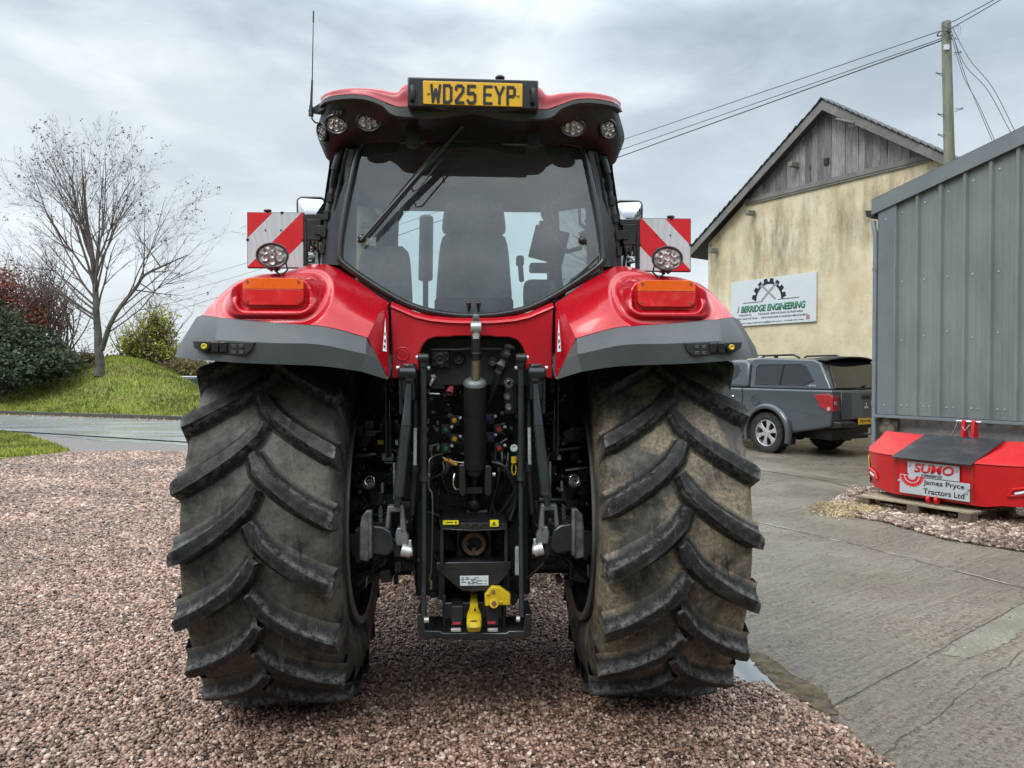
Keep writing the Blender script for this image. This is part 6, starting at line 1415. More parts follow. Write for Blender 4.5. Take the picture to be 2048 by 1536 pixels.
for i in range(26):
    xx = .22 + pitch_ * i + .135
    for zz in (z0 + .16, 2.15 + .05 * (i % 3), 3.0, ztop(xx) - .28): mb.cyl((xx, -.002, zz), (xx, -.010, zz), .012, n=8)
    mb.cyl((xx + .09, -.002, z0 + .16), (xx + .09, -.01, z0 + .16), .011, n=8)
for zz in (z0 + .16, ztop(0) - .25): mb.cyl((.12, -.045, zz), (.12, -.052, zz), .012, n=8)
mb.build('cladding_screw', M['steel'], shed)
m = Mat('block_wall'); f1 = m.noise(30, 8, .75); m.col(m.mix(m.ramp(m.noise(1.4, 7, .65), [(.4, (0, 0, 0)), (.65, (1, 1, 1))]), m.ramp(f1, [(.3, (.15, .14, .13)), (.7, (.27, .26, .245))]), m.ramp(f1, [(.3, (.07, .065, .055)), (.7, (.16, .15, .14))]))); m.set(Roughness=.9); m.bump(f1, .5, .01); M['block'] = m.m
mb = MB(); mb.box2((.05, .06, -.05), (Wd, .26, z0)); mb.build('plinth_wall', M['block'], shed)
mb = MB(); mb.box2((.0, .26, -.05), (.16, 6, 3.7)); mb.build('side_cladding', M['clad'], shed)
m = Mat('rubble_stone'); v = m.node('ShaderNodeTexVoronoi'); v.inputs['Scale'].default_value = 7; m.l.new(m.coord(), v.inputs['Vector']); m.col(m.mix(m.ramp(v.outputs['Distance'], [(.3, (0, 0, 0)), (.6, (1, 1, 1))]), m.ramp(v.outputs['Color'], [(0, (.07, .055, .04)), (1, (.2, .17, .12))]), (.03, .025, .02, 1))); m.set(Roughness=.9); m.bump(v.outputs['Distance'], -.8, .03); M['rubble'] = m.m
mb = MB(); mb.box2((-.04, -.01, -.05), (.30, .055, z0 - .005)); mb.build('rubble_pier', M['rubble'], shed)
# gutter end and downpipe
g0 = Vector((-.16, .05, ztop(-.1) - .10)); mb = MB(); hp_ = [(g0.x + .075 * math.cos(a), g0.y, g0.z + .075 * math.sin(a)) for a in [PI + PI * k / 10 for k in range(11)]]
mb.prism([(-.25, -.02, ztop(-.1) - .03), (-.08, -.02, ztop(-.1) - .06), (-.08, -.02, ztop(-.1) - .14), (-.14, -.02, ztop(-.1) - .17), (-.22, -.02, ztop(-.1) - .13)], (0, 5, 0)); mb.build('gutter', M['blackmatt'], shed, bevel=.006)
M['pipe'] = simple('grey_downpipe', (.17, .205, .235), .4, 0, .12, 4)
mb = MB(); mb.tube([(-.13, .02, ztop(0) - .24), (-.10, .0, ztop(0) - .36), (-.075, .0, ztop(0) - .42), (-.075, .0, -.02)], .036, 16); mb.cyl((-.075, 0, 1.18), (-.075, 0, 1.26), .043); mb.cyl((-.075, 0, 3.2), (-.075, 0, 3.25), .043); mb.build('downpipe', M['pipe'], shed)

# pinkish gravel margin in front of the shed
pg = [xy(1640, 1023), xy(1773, 1047), xy(1887, 1080), xy(2048, 1106), xy(2400, 1190), (9.5, 5.6), (8.5, 6.6), (5.7, 10.9), (5.0, 11.2)]
o = sheet('gravel_margin', pg, .006, M['gravelbase'], jag=.05)
M['pebble'] = pebmat('pale_gravel_stone', [(0, (.05, .034, .026)), (.3, (.14, .088, .062)), (.6, (.25, .170, .128)), (.85, (.38, .285, .225)), (1, (.56, .47, .40))])
pebs = [pebble(i + 20) for i in range(4)]
b1 = peb_points(pg, 5.6, 11.2, .033, .020, .007, z0=.01); scatter('gravel', b1[0], b1[1], 'pale pinkish gravel strip along the shed under the pallet')
# dry straw and moss on its edge
pos = []; sz = []
for _ in range(5200):
    q = gnd(1705 + RNG.normal() * 30, 1022 + RNG.normal() * 6); pos.append((q.x, q.y, .02 + abs(RNG.normal()) * .012)); sz.append(RNG.uniform(.02, .05))
M['straw'] = leafmat('dry_straw', [(.36, .27, .15), (.62, .50, .33), (.46, .38, .22)], .8, .2, 2)
g = cards('straw', M['straw'], pos, sz, 'leaf'); tag(g, 'dry straw lying on the concrete edge by the pallet', 'straw', kind='stuff')
pos = []; sz = []
for _ in range(1500):
    q = gnd(1718 + RNG.normal() * 14, 872 + RNG.normal() * 4); pos.append((q.x, q.y, .01)); sz.append(RNG.uniform(.08, .22))
g = cards('weeds', M['blades'], pos, sz, 'blade'); tag(g, 'green weeds growing behind the pickup beside the shed', 'weeds', kind='stuff')

# ================================================================ UTILITY POLE AND WIRES
pp = at(1899, 330, 14.0); pt = at(1892, 44, 14.0)
pole = empty('utility_pole', (pp.x, 14.0, 0)); tag(pole, 'green stained wooden utility pole rising behind the steel shed', 'utility pole')
m = Mat('mossy_pole'); g = m.noise(5, 8, .7, vec=m.coord((4, 4, .4))); sx_ = m.node('ShaderNodeSeparateXYZ'); m.l.new(m.coord(), sx_.inputs[0])
mf = m.ramp(sx_.outputs[0], [(.46, (0, 0, 0)), (.54, (1, 1, 1))]); mr = m.node('ShaderNodeMapRange'); mr.inputs[1].default_value = -.08; mr.inputs[2].default_value = .06; m.l.new(sx_.outputs[0], mr.inputs[0])
m.col(m.mix(mr.outputs[0], m.ramp(g, [(.3, (.15, .15, .12)), (.7, (.27, .27, .22))]), m.ramp(g, [(.3, (.045, .055, .012)), (.7, (.13, .145, .035))]))); m.set(Roughness=.85); m.bump(g, .5, .01); M['pole'] = m.m
lx = pt.x - pp.x; mb = MB(); mb.tube([(-lx * .6, 0, -.1), (0, 0, pp.z), (lx, 0, pt.z)], [.105, .092, .078], 20); mb.build('pole_shaft', M['pole'], pole)
mb = MB()
for px, py, s_ in ((1885, 147, -1), (1907, 105, 1), (1888, 229, -1), (1910, 218, 1), (1889, 270, -1)):
    q = at(px, py, 14.0) - Vector((pp.x, 14, 0)); mb.cyl(q, q + Vector((s_ * .12, -.02, .0)), .008, n=6); mb.cyl(q + Vector((0, 0, -.05)), q + Vector((s_ * .12, -.02, .0)), .006, n=6); mb.cyl(q + Vector((s_ * .12, -.02, -.015)), q + Vector((s_ * .12, -.02, .02)), .012, n=6)
mb.build('climbing_step', M['castgrey'], pole)
q = at(1893, 94, 13.9) - Vector((pp.x, 14, 0)); mb = MB(); mb.box(q, (.10, .01, .09)); mb.build('pole_plate', M['white'], pole)
mb = MB(); q = at(1893, 62, 13.9) - Vector((pp.x, 14, 0)); mb.tube([q + Vector((.10 * math.cos(a), .10 * math.sin(a) + .09, .015 * math.sin(a * 2))) for a in [2 * PI * k / 20 for k in range(20)]], .012, 6, closed=True)
for k in range(6): a = q + Vector((rnd.uniform(-.1, .1), 0, 0)); mb.tube(curve([a, a + Vector((rnd.uniform(-.25, .25), 0, .1)), a + Vector((rnd.uniform(-.2, .2), 0, -.15)), a + Vector((0, 0, -.05))], 12), .004, 5)
mb.build('wire_binding', M['castgrey'], pole)
M['wire'] = simple('wire_sheath', (.09, .09, .095), .6, 0, .1, 5)
def wire(name, pts, r, label, grp):
    mb = MB(); mb.tube(pts, r, 6); o = mb.build(name, M['wire']); tag(o, label, 'wire', grp); return o
def span(a, b, sag, n=24):
    return [a.lerp(b, t) - Vector((0, 0, sag * 4 * t * (1 - t))) for t in [k / n for k in range(n + 1)]]
g_ = 'overhead wires running left from the pole'
wire('overhead_wire', span(at(1886, 60, 14), at(120, 625, 70), .5), .008, 'topmost thin wire running from the pole down to the left behind the cab', g_)
wire('overhead_wire', span(at(1886, 76, 14), at(120, 645, 70), .55), .008, 'middle wire running from the pole down to the left behind the cab', g_)
wire('overhead_wire', span(at(1886, 80, 14), at(120, 690, 70), .35), .012, 'thick lowest wire running from the pole down to the left behind the cab', g_)
wire('overhead_wire', span(at(1892, 50, 14), at(2100, -65, 11), .02), .008, 'upper wire running up to the right from the pole top', 'wires running right from the pole')
wire('overhead_wire', span(at(1892, 62, 14), at(2100, -62, 11.5), .02), .008, 'lower wire running up to the right from the pole top', 'wires running right from the pole')
for i, (pts, lb) in enumerate((([(1900, 62), (1926, 150), (1955, 205), (1990, 282)], 'leftmost slack wire dropping from the pole to the shed roof'), ([(1903, 62), (1930, 150), (1950, 200), (1984, 280)], 'second slack wire from the left dropping from the pole to the shed roof'),
    ([(1905, 70), (1930, 130), (1975, 180), (2022, 266)], 'third slack wire from the left dropping from the pole to the shed roof'), ([(1907, 60), (1940, 120), (1985, 175), (2030, 262)], 'rightmost slack wire dropping from the pole to the shed roof'))):
    wire('drop_wire', curve([at(a, b, 13.9 - k * .35) for k, (a, b) in enumerate(pts)], 20), .006, lb, 'slack wires dropping from the pole to the shed')
for k_, (a, b, c_, d) in enumerate(((330, 604, 560, 520), (330, 618, 560, 565), (360, 566, 480, 556))):
    pass

# ================================================================ PALLET AND WEIGHT
WF = Frame(5.0, 9.35, UA); W = WF.p
m = Mat('pallet_wood'); g = m.noise(5, 8, .7, vec=m.coord((1, 8, 8))); m.col(m.ramp(g, [(.36, (.20, .165, .105)), (.62, (.42, .36, .26))])); m.set(Roughness=.8); m.bump(g, .4, .006); M['pallet'] = m.m
M['pallet_dk'] = simple('dark_pallet_wood', (.13, .095, .070), .8, 0, .4, 9, .4)  # darker wood for the pallet parts below the deck boards
pal = empty('pallet', WF.o, UA); tag(pal, 'wooden pallet on the gravel under the red weight block', 'pallet')
pa = W(1737, 1008, 0); px0 = -.56; px1 = px0 + 1.38; pw0 = -.44
for i, zz in enumerate((.125,)):
    for k in range(5):
        mb = MB(); y = pw0 + k * .20; mb.box2((px0, y, zz), (px1, y + .145, zz + .022)); mb.build('deck_board', M['pallet'], pal, bevel=.003)
for xx in (px0, (px0 + px1) / 2 - .05, px1 - .14):
    for y in (pw0, pw0 + .38, pw0 + .80): mb = MB(); mb.box2((xx, y, .03), (xx + .14, y + .145, .10)); mb.build('pallet_block', M['pallet_dk'], pal, bevel=.003)
    mb = MB(); mb.box2((xx, pw0, .103), (xx + .14, pw0 + .945, .122)); mb.build('stringer_board', M['pallet_dk'], pal, bevel=.002)
for y in (pw0, pw0 + .38, pw0 + .80): mb = MB(); mb.box2((px0, y, .008), (px1, y + .10, .028)); mb.build('base_board', M['pallet_dk'], pal, bevel=.002)
wt = empty('tractor_weight', WF.M @ Vector((.18, 0, .03)), UA); wt.scale = (1.18, 1, 1.06); tag(wt, 'red front weight block with silver name plates and black mat standing on the pallet', 'weight block')
# plan outline of front: x along, y depth (negative towards the viewer)
zb_ = .16; ztp = .60; hb = .56; wx = 1.0
fl = [(-.92, .18), (-.90, .06), (-.84, -.07), (-.74, -.18), (-.62, -.26), (-.48, -.31), (-.38, -.33)]
fr = [(-x_, y_) for x_, y_ in fl[::-1]]
front = fl + fr; xo = .12
bot = [Vector((x_ * .985 + xo, y_ * .9 + .02, zb_ + (.03 if abs(x_) > .5 else 0) + (.04 if abs(x_) > .8 else 0))) for x_, y_ in front]; tp = [Vector((x_ + xo, y_, ztp + (.04 if abs(x_) > .85 else 0))) for x_, y_ in front]
mb = MB(); mb.grid([bot, tp]); mb.add([tp[0], Vector((tp[0].x, .45, ztp + .2)), Vector((bot[0].x, .45, zb_ + .03)), bot[0]], [(0, 1, 2, 3)]); mb.add([tp[-1], Vector((tp[-1].x, .45, ztp + .2)), Vector((bot[-1].x, .45, zb_ + .03)), bot[-1]], [(0, 1, 2, 3)])
mb.add(bot + [Vector((bot[-1].x, .45, zb_)), Vector((bot[0].x, .45, zb_))], [tuple(range(len(bot) + 2))])
mb.add([Vector((bot[0].x, .45, zb_)), Vector((bot[-1].x, .45, zb_)), Vector((tp[-1].x, .45, ztp + .2)), Vector((tp[0].x, .45, ztp + .2))], [(0, 1, 2, 3)])
wb = mb.build('weight_body', M['red_weight'], wt, angle=30)
# sloping lids of the wings
for s_ in (-1, 1):
    fp = [p for p in tp if (p.x - xo) * s_ > .36]; 
    bk = [Vector((xo + s_ * .92, .42, ztp + .21)), Vector((xo + s_ * .38, .42, ztp + .19))] if s_ < 0 else [Vector((xo + s_ * .38, .42, ztp + .19)), Vector((xo + s_ * .92, .42, ztp + .21))]
    pl = fp + (bk[::-1] if s_ < 0 else bk[::-1]); mb = MB(); mb.prism([v + Vector((0, -.012 if v.y < .4 else 0, .004)) for v in pl], (0, 0, .012)); mb.build('wing_lid', M['red_weight'], wt, bevel=.003)
M['mat'] = simple('black_rubber_mat', (.022, .023, .025), .35, 0, .3, 4, .2, dirt=(.09, .09, .095), dirt_amt=.8)
mb = MB(); mb.prism([(xo - .40, -.40, ztp - .015), (xo + .40, -.40, ztp - .015), (xo + .40, .30, ztp + .215), (xo - .40, .30, ztp + .215)], (0, 0, .018)); mb.build('rubber_mat', M['mat'], wt, bevel=.004)
mb = MB()
for dx in (-.055, .045): mb.prism([(xo + .02 + dx, .30, ztp + .15), (xo + .02 + dx, .44, ztp + .15), (xo + .02 + dx, .40, ztp + .42), (xo + .02 + dx, .33, ztp + .42)], (.03, 0, 0))
mb.build('link_bracket', M['red_weight'], wt, bevel=.005)
mb = MB(); mb.cyl((xo - .10, .365, ztp + .40), (xo + .15, .365, ztp + .40), .014); mb.tube([(xo - .085, .36, ztp + .40), (xo - .10, .34, ztp + .32), (xo - .13, .33, ztp + .24)], .006); mb.tube([(xo - .03, .33, ztp + .36), (xo + .01, .31, ztp + .30), (xo + .05, .33, ztp + .37)], .004); mb.build('linch_pin', M['chrome'], wt)
yf = -.335
M['platesilver'] = simple('silver_plate', (.48, .51, .54), .4, .1, .05, 5)
def WP(x_, z_, o_=0): return Vector((x_ + xo, yf - .012 - o_, z_))
mb = MB(); mb.prism([WP(-.25, .565), WP(.27, .565), WP(.27, .40), WP(-.22, .40), WP(-.25, .43)], (0, .006, 0)); p1 = mb.build('name_plate', M['platesilver'], wt, bevel=.002)
mb = MB(); mb.prism([WP(-.33, .41, .003), WP(-.16, .41, .003), WP(-.12, .392, .003), WP(.37, .392, .003), WP(.37, .20, .003), WP(-.33, .20, .003)], (0, .006, 0)); p2 = mb.build('name_plate', M['platesilver'], wt, bevel=.002)
text('SUMO', 'plate_lettering', M['refl_red'], p1, WP(.02, .50, .005), w=.40, h=.10, offset=.028, shear=.15); text('1000KG', 'plate_lettering', M['ink'], p1, WP(.0, .425, .005), w=.21, h=.028, offset=.02, shear=.2)
text('James Pryce', 'plate_lettering', M['ink'], p2, WP(.12, .345, .006), w=.40, h=.072, offset=.012); text('Tractors Ltd', 'plate_lettering', M['ink'], p2, WP(.12, .255, .006), w=.40, h=.060, offset=.012)
mb = MB(); cg = WP(-.20, .405, .006)
for r0, r1 in ((.045, .072), (.085, .115)):
    for k in range(14):
        a0 = PI + PI * k / 14; a1 = PI + PI * (k + 1) / 14; mb.prism([cg + Vector((math.cos(a) * r, 0, math.sin(a) * r)) for a, r in ((a0, r0), (a1, r0), (a1, r1), (a0, r1))], (0, .001, 0))
for k in range(12): a = PI + PI * (k + .5) / 12; mb.box(cg + Vector((math.cos(a) * .118, 0, math.sin(a) * .118)), (.014, .001, .014), Matrix.Rotation(-a, 3, 'Y'))
mb.build('gear_emblem', M['refl_red'], p2)
mb = MB()
for x_, z_ in ((-.225, .53), (.245, .52), (-.335, .34), (.36, .33), (.34, .29)): mb.cyl(WP(x_, z_, .0), WP(x_, z_, .018), .013, n=6)
mb.build_each('plate_bolt', M['chrome'], wt)
mb = MB()
for x_ in (-.03, .05): q = WP(x_, .17, 0); mb.cyl(q + Vector((-.016, .01, 0)), q + Vector((.016, .01, 0)), .04, n=20); mb.box(q + Vector((0, .02, -.02)), (.03, .06, .05))
mb.build('tow_lug', M['red_weight'], wt, bevel=.003)
mb = MB()
for x_ in (-.385, .385): mb.box2((x_ + xo - .003, yf - .006, zb_ + .01), (x_ + xo + .003, yf + .0, ztp - .01))
mb.build('body_seam', M['rust'], wt)
for s_ in (-1, 1):    # hazard markers and side lamps on the wings
    def WW(t, z_, o_=.006):
        # along the wing, t 0..1 from inner to outer
        pts = [Vector((s_ * abs(a), b, 0)) for a, b in fl[::-1]]; p = catmull(pts, t * (len(pts) - 1)); q_ = catmull(pts, min(t + .02, 1) * (len(pts) - 1)); d = (q_ - catmull(pts, max(t - .02, 0) * (len(pts) - 1))).normalized(); nn = Vector((d.y, -d.x, 0)) * (1 if s_ > 0 else -1)
        f_ = (z_ - zb_) / (ztp - zb_); return Vector((p.x * (.985 + .015 * f_) + xo, p.y * (.9 + .1 * f_) + .02 * (1 - f_), z_)) + nn * o_
    mb = MB(); g_ = [[WW(t, .50 + .05 * (t > .6)) for t in np.linspace(.66, .9, 8)], [WW(t, .36) for t in np.linspace(.62, .9, 8)]]; mb.grid(g_); mb.build('yellow_marker', M['yellow_sticker'], wt, fix=False, solid=.003)
    mb = MB(); mb.grid([[WW(t, .36) for t in np.linspace(.62, .9, 8)], [WW(t, .21) for t in np.linspace(.66, .9, 8)]]); mb.build('black_marker', M['mat'], wt, fix=False, solid=.003)
    c0, c1_ = WW(.44, .345, .0), WW(.58, .375, .0); mb = MB(); mb.tube([WW(.38, .30, .012), WW(.42, .37, .012), WW(.60, .40, .012), WW(.62, .32, .012), WW(.38, .30, .012)], .014, 6); ln_ = mb.build('lamp_bezel', M['red_weight'], wt)
    mb = MB(); mb.tube([WW(.44, .325, .01), WW(.5, .34, .012), WW(.57, .358, .01)], .014, 8); mb.build('side_lamp', M['white'], ln_)
# ================================================================ PICKUP
CF0 = gnd(1541, 905)
TK = 1.12
truck = empty('pickup_truck', (CF0.x, CF0.y, 0), UA); truck.scale = (TK, TK, TK); tag(truck, 'dark grey pickup with hardtop canopy parked in front of the cream barn', 'pickup')
m = Mat('dark_grey_metallic'); m.col(m.mix(m.ramp(m.noise(1.6, 7, .65), [(.4, (0, 0, 0)), (.7, (.5, .5, .5))]), (.075, .090, .105, 1), (.10, .10, .095, 1))); m.set(Metallic=.4, Roughness=.26, Coat_Weight=.5); M['carpaint'] = m.m
M['taillens'] = simple('tail_lamp_plastic', (.36, .012, .022), .15, 0, .25, 14, coat=.8)
M['carglass'] = simple('dark_car_glass', (.012, .014, .015), .06, 0, .1, 3, coat=.5); M['rimmetal'] = simple('alloy_rim', (.55, .55, .55), .3, .8, .1, 8)
M['cartyre'] = simple('car_tyre_rubber', (.018, .018, .018), .75, 0, .4, 20, .5, dirt=(.07, .06, .05), dirt_amt=.5)
WR = .37; wbase = 3.0; rearx = .0; yL = -.06; yR = 1.66; yc_ = (yL + yR) / 2
# local: -x forward (away to the left), y from near side (yL) to far side (yR)
def arch(cx, r, n=10): return [(cx + r * math.cos(a), WR + r * math.sin(a)) for a in [PI * k / n for k in range(n + 1)]]
low = [(1.22, .52), (1.26, .62), (1.27, 1.02), (-3.75, 1.02), (-3.95, .85), (-3.98, .5), (-3.4, .38)]
side = [(1.37, 1.19), (1.39, .85), (1.34, .56), (1.05, .50), (.60, .42)] + arch(0, .47)[0:] + [(-.60, .36), (-2.45, .36)] + arch(-wbase, .46) + [(-3.6, .45), (-3.95, .52), (-4.0, .92), (-3.8, 1.10), (-2.6, 1.19), (-2.55, 1.20)]
def shell(name, poly, y0, y1, mat, parent, taper=None, bevel=.03):
    mb = MB(); mb.prism([(x_, y0, z_) for x_, z_ in poly], (0, y1 - y0, 0))
    if taper: mb.v = [taper(Vector(v)) for v in mb.v]
    return mb.build(name, M[mat], parent, bevel=bevel, seg=3)
tf = lambda v: Vector((v.x, yc_ + (v.y - yc_) * (1 - .06 * max(0, v.z - 1.1) - .10 * max(0, .7 - v.z)), v.z))
body = shell('body', side, yL - .03, yR + .03, 'carpaint', truck, tf, .035)
tb = lambda v: Vector((v.x, yc_ + (v.y - yc_) * (1 - .26 * max(0, v.z - 1.19)), v.z))
can = shell('canopy', [(1.34, 1.195), (1.04, 1.66), (.90, 1.72), (-.20, 1.77), (-.46, 1.765), (-.50, 1.72), (-.47, 1.195)], yL, yR, 'carpaint', truck, tb, .05)
cabn = shell('cabin', [(-.50, 1.20), (-.56, 1.68), (-.7, 1.74), (-1.9, 1.75), (-2.2, 1.66), (-3.05, 1.20)], yL, yR, 'carpaint', truck, tb, .06)
def sidewin(name, pts, par, y_=None):
    mb = MB(); q = [tb(Vector((x_, yL, z_))) + Vector((0, -.006, 0)) for x_, z_ in pts]; mb.prism(q, (0, .012, 0)); return mb.build(name, M['carglass'], par, bevel=.02)
w1 = sidewin('side_window', [(-.32, 1.27), (.76, 1.27), (.96, 1.35), (.76, 1.60), (.64, 1.64), (-.28, 1.64), (-.36, 1.57)], can)
mb = MB(); q = [tb(Vector((x_, yL, z_))) + Vector((0, -.012, 0)) for x_, z_ in ((.24, 1.27), (.27, 1.64))]; mb.tube(q, .012, 6); mb.tube([tb(Vector((x_, yL, z_))) + Vector((0, -.008, 0)) for x_, z_ in [(-.32, 1.27), (.76, 1.27), (.96, 1.35), (.76, 1.60), (.64, 1.64), (-.28, 1.64), (-.36, 1.57)]], .008, 5, closed=True); mb.build('window_trim', M['ink'], w1)
sidewin('door_window', [(-1.05, 1.26), (-.82, 1.40), (-.74, 1.54), (-.82, 1.64), (-1.60, 1.64), (-1.60, 1.26)], cabn); sidewin('door_window', [(-1.68, 1.26), (-1.68, 1.64), (-2.15, 1.60), (-2.75, 1.26)], cabn)
mb = MB(); mb.tube([tf(Vector((x_, yL - .036, z_))) for x_, z_ in ((-.62, 1.19), (-.60, 1.02), (-.62, .85), (-.8, .45))] , .006, 5); mb.tube([(-1.9, yL - .035, 1.05), (-1.9, yL - .035, .40)], .006, 5); mb.build('door_gap', M['ink'], truck)
for xx in (-1.05, -2.0): mb = MB(); mb.tube([(xx, yL - .05, 1.03), (xx + .04, yL - .075, 1.035), (xx + .20, yL - .075, 1.035), (xx + .24, yL - .05, 1.03)], .014, 8); mb.build('door_handle', M['chrome'], truck)
mb = MB(); mb.lathe([(.095, -.001), (.10, .004), (.095, .008)], (-.28, yL - .035, .97), (0, -1, 0), 28); mb.box((-.28, yL - .037, 1.0), (.10, .006, .006)); mb.box((-.28, yL - .037, .96), (.10, .006, .006)); mb.build('fuel_flap', M['blackmatt'], truck)
for cx_ in (0, -wbase):      # wheel arch flares
    mb = MB(); mb.grid([[Vector((cx_ + r * math.cos(a), yy, WR + r * math.sin(a))) for a in [R(-18) + R(216) * k / 28 for k in range(29)]] for r, yy in ((.45, yL + .02), (.455, yL - .085), (.49, yL - .10), (.53, yL - .085), (.55, yL - .03))])
    mb.build('wheel_arch_flare', M['carpaint'], truck, angle=50)
def truck_wheel(x_, y_, out):
    w_ = empty('wheel', (x_, y_, WR), 0, truck); mb = MB(); mb.lathe([(.24, -.11), (.27, -.125), (.34, -.125), (.365, -.11), (.372, -.08), (.372, .08), (.365, .11), (.34, .125), (.27, .125), (.24, .11)], (0, 0, 0), (0, 1, 0), 48)
    for k in range(36):
        a = 2 * PI * k / 36
        for yy in (-.10, -.03, .04, .10): mb.box((.374 * math.cos(a + yy * .6), yy, .374 * math.sin(a + yy * .6)), (.014, .05, .042), Matrix.Rotation(-a, 3, 'Y'))
        mb.box((.350 * math.cos(a), out * .126, .350 * math.sin(a)), (.035, .012, .028), Matrix.Rotation(-a, 3, 'Y'))
    mb.build('tyre', M['cartyre'], w_); mb = MB(); mb.lathe([(.242, -.10), (.246, out * .118), (.232, out * .118), (.222, out * .095), (.215, out * .02)], (0, 0, 0), (0, 1, 0), 40)
    mb.cyl((0, out * .05, 0), (0, out * .105, 0), .055, n=20)
    for k in range(6):
        a = 2 * PI * k / 6 + .3; d_ = Vector((math.cos(a), 0, math.sin(a))); p_ = Vector((-math.sin(a), 0, math.cos(a))); y0 = out * .10
        mb.prism([d_ * .04 + p_ * .036 + Vector((0, y0, 0)), d_ * .13 + p_ * .030 + Vector((0, y0, 0)), d_ * .235 + p_ * .062 + Vector((0, y0, 0)), d_ * .235 - p_ * .062 + Vector((0, y0, 0)), d_ * .13 - p_ * .030 + Vector((0, y0, 0)), d_ * .04 - p_ * .036 + Vector((0, y0, 0))], (0, -out * .03, 0))
    mb.build('rim', M['rimmetal'], w_, bevel=.004); mb = MB(); mb.cyl((0, out * .02, 0), (0, out * .03, 0), .235, n=32); mb.build('brake_disc', M['ink'], w_)
    return w_
for x_ in (0, -wbase): truck_wheel(x_, yL + .05, -1); truck_wheel(x_, yR - .05, 1)
mb = MB(); mb.box2((-3.8, yL + .35, .30), (1.1, yR - .35, .48)); mb.box2((-.08, yL + .1, .33), (.08, yR - .1, .42)); mb.ball((0, yc_, .36), .16, 14); mb.cyl((.75, yc_ - .3, .42), (.75, yc_ + .3, .42), .001); mb.ball((.62, yc_, .36), .36, 20, (1, 1, .28)); mb.build('underbody', M['ink'], truck)
for y_ in (yL + .06, yR - .06): mb = MB(); mb.box2((.44, y_ - .13, .18), (.46, y_ + .13, .50)); mb.build('mud_flap', M['blackmatt'], truck)
# tail: lights, tailgate, rear screen, spoiler, bumper, plate
def tailp(t, z_, o_=.01):       # t across from near side 0 to far 1
    x_ = 1.375; return Vector((x_ + o_, yL - .02 + (yR - yL + .04) * t, z_))
for n_, yy, s_ in (('tail_lamp', yL - .034, 1), ('tail_lamp', yR + .034, -1)):
    mb = MB(); mb.prism([(1.02, yy, 1.10), (1.30, yy, 1.13), (1.392, yy, 1.08), (1.395, yy, .84), (1.32, yy, .81), (1.14, yy, .90)], (0, s_ * .02, 0)); mb.prism([(1.388, yy, 1.10), (1.388, yy + s_ * .17, 1.09), (1.388, yy + s_ * .14, .84), (1.388, yy, .82)], (.012, 0, 0)); tl_ = mb.build(n_, M['taillens'], truck, bevel=.008)
    mb = MB(); mb.cyl((1.32, yy - s_ * .006, .87), (1.32, yy + .01 * s_, .87), .035, n=18); mb.prism([(1.402, yy + s_ * .03, 1.0), (1.402, yy + s_ * .11, 1.0), (1.402, yy + s_ * .10, .94), (1.402, yy + s_ * .03, .94)], (.002, 0, 0)); mb.build('clear_lens', M['lens'], tl_)
mb = MB(); mb.prism([tailp(.12, 1.15), tailp(.88, 1.15), tailp(.87, .68), tailp(.13, .68)], (.014, 0, 0)); tg = mb.build('tailgate', M['carpaint'], truck, bevel=.015)
mb = MB(); mb.box(tailp(.5, 1.06, .028), (.01, .22, .07)); mb.build('tailgate_handle', M['blackmatt'], tg, bevel=.01)
mb = MB(); c = tailp(.5, .90, .028)
for a in (90, 210, 330):
    d_ = Vector((0, math.cos(R(a)), math.sin(R(a)))); p_ = Vector((0, -d_.z, d_.y)); mb.prism([c, c + d_ * .035 + p_ * .02, c + d_ * .07, c + d_ * .035 - p_ * .02], (.006, 0, 0))
mb.build('tailgate_badge', M['chrome'], tg)
def cp_(t, f_):   # canopy rear plane
    v = tb(Vector((1.34 - .30 * f_, yL + (yR - yL) * t, 1.195 + .47 * f_))); return v + Vector((.012, 0, .006))
mb = MB(); mb.prism([cp_(.06, .04), cp_(.94, .04), cp_(.88, .94), cp_(.12, .94)], (.01, 0, .004)); rs_ = mb.build('rear_screen', M['carglass'], can, bevel=.02)
mb = MB(); mb.cyl(cp_(.5, .10) + Vector((.02, 0, 0)), cp_(.5, .10) + Vector((.05, 0, 0)), .03); mb.build('screen_handle', M['ink'], rs_)
mb = MB(); rows = []
for x_, z_ in ((.60, 1.765), (.90, 1.785), (1.18, 1.775), (1.19, 1.755), (.90, 1.75), (.61, 1.74)):
    rows.append([Vector((x_ - .10 * abs(t - .5) ** 2 * 4, yc_ + (t - .5) * 1.42, z_ - .10 * abs(t - .5) ** 2.5 * 4)) for t in np.linspace(0, 1, 15)])
mb.grid(rows + [rows[0]]); mb.build('roof_spoiler', M['ink'], can, bevel=0)
for s_ in (-1, 1): mb = MB(); mb.tube([(-.42, yc_ + s_ * .60, 1.75), (-.32, yc_ + s_ * .60, 1.81), (.35, yc_ + s_ * .60, 1.815), (.48, yc_ + s_ * .60, 1.755)], .018, 8); mb.build('roof_rail', M['ink'], can)
for x_ in (-1.15, -2.0): mb = MB(); mb.box2((x_ - .03, yL - .10, 1.83), (x_ + .03, yR + .10, 1.85)); [mb.prism([(x_ - .05, yc_ + s_ * .66, 1.71), (x_ + .05, yc_ + s_ * .66, 1.71), (x_ + .03, yc_ + s_ * .66, 1.84), (x_ - .03, yc_ + s_ * .66, 1.84)], (0, .05, 0)) for s_ in (-1, 1)]; mb.build('roof_bar', M['ink'], cabn)
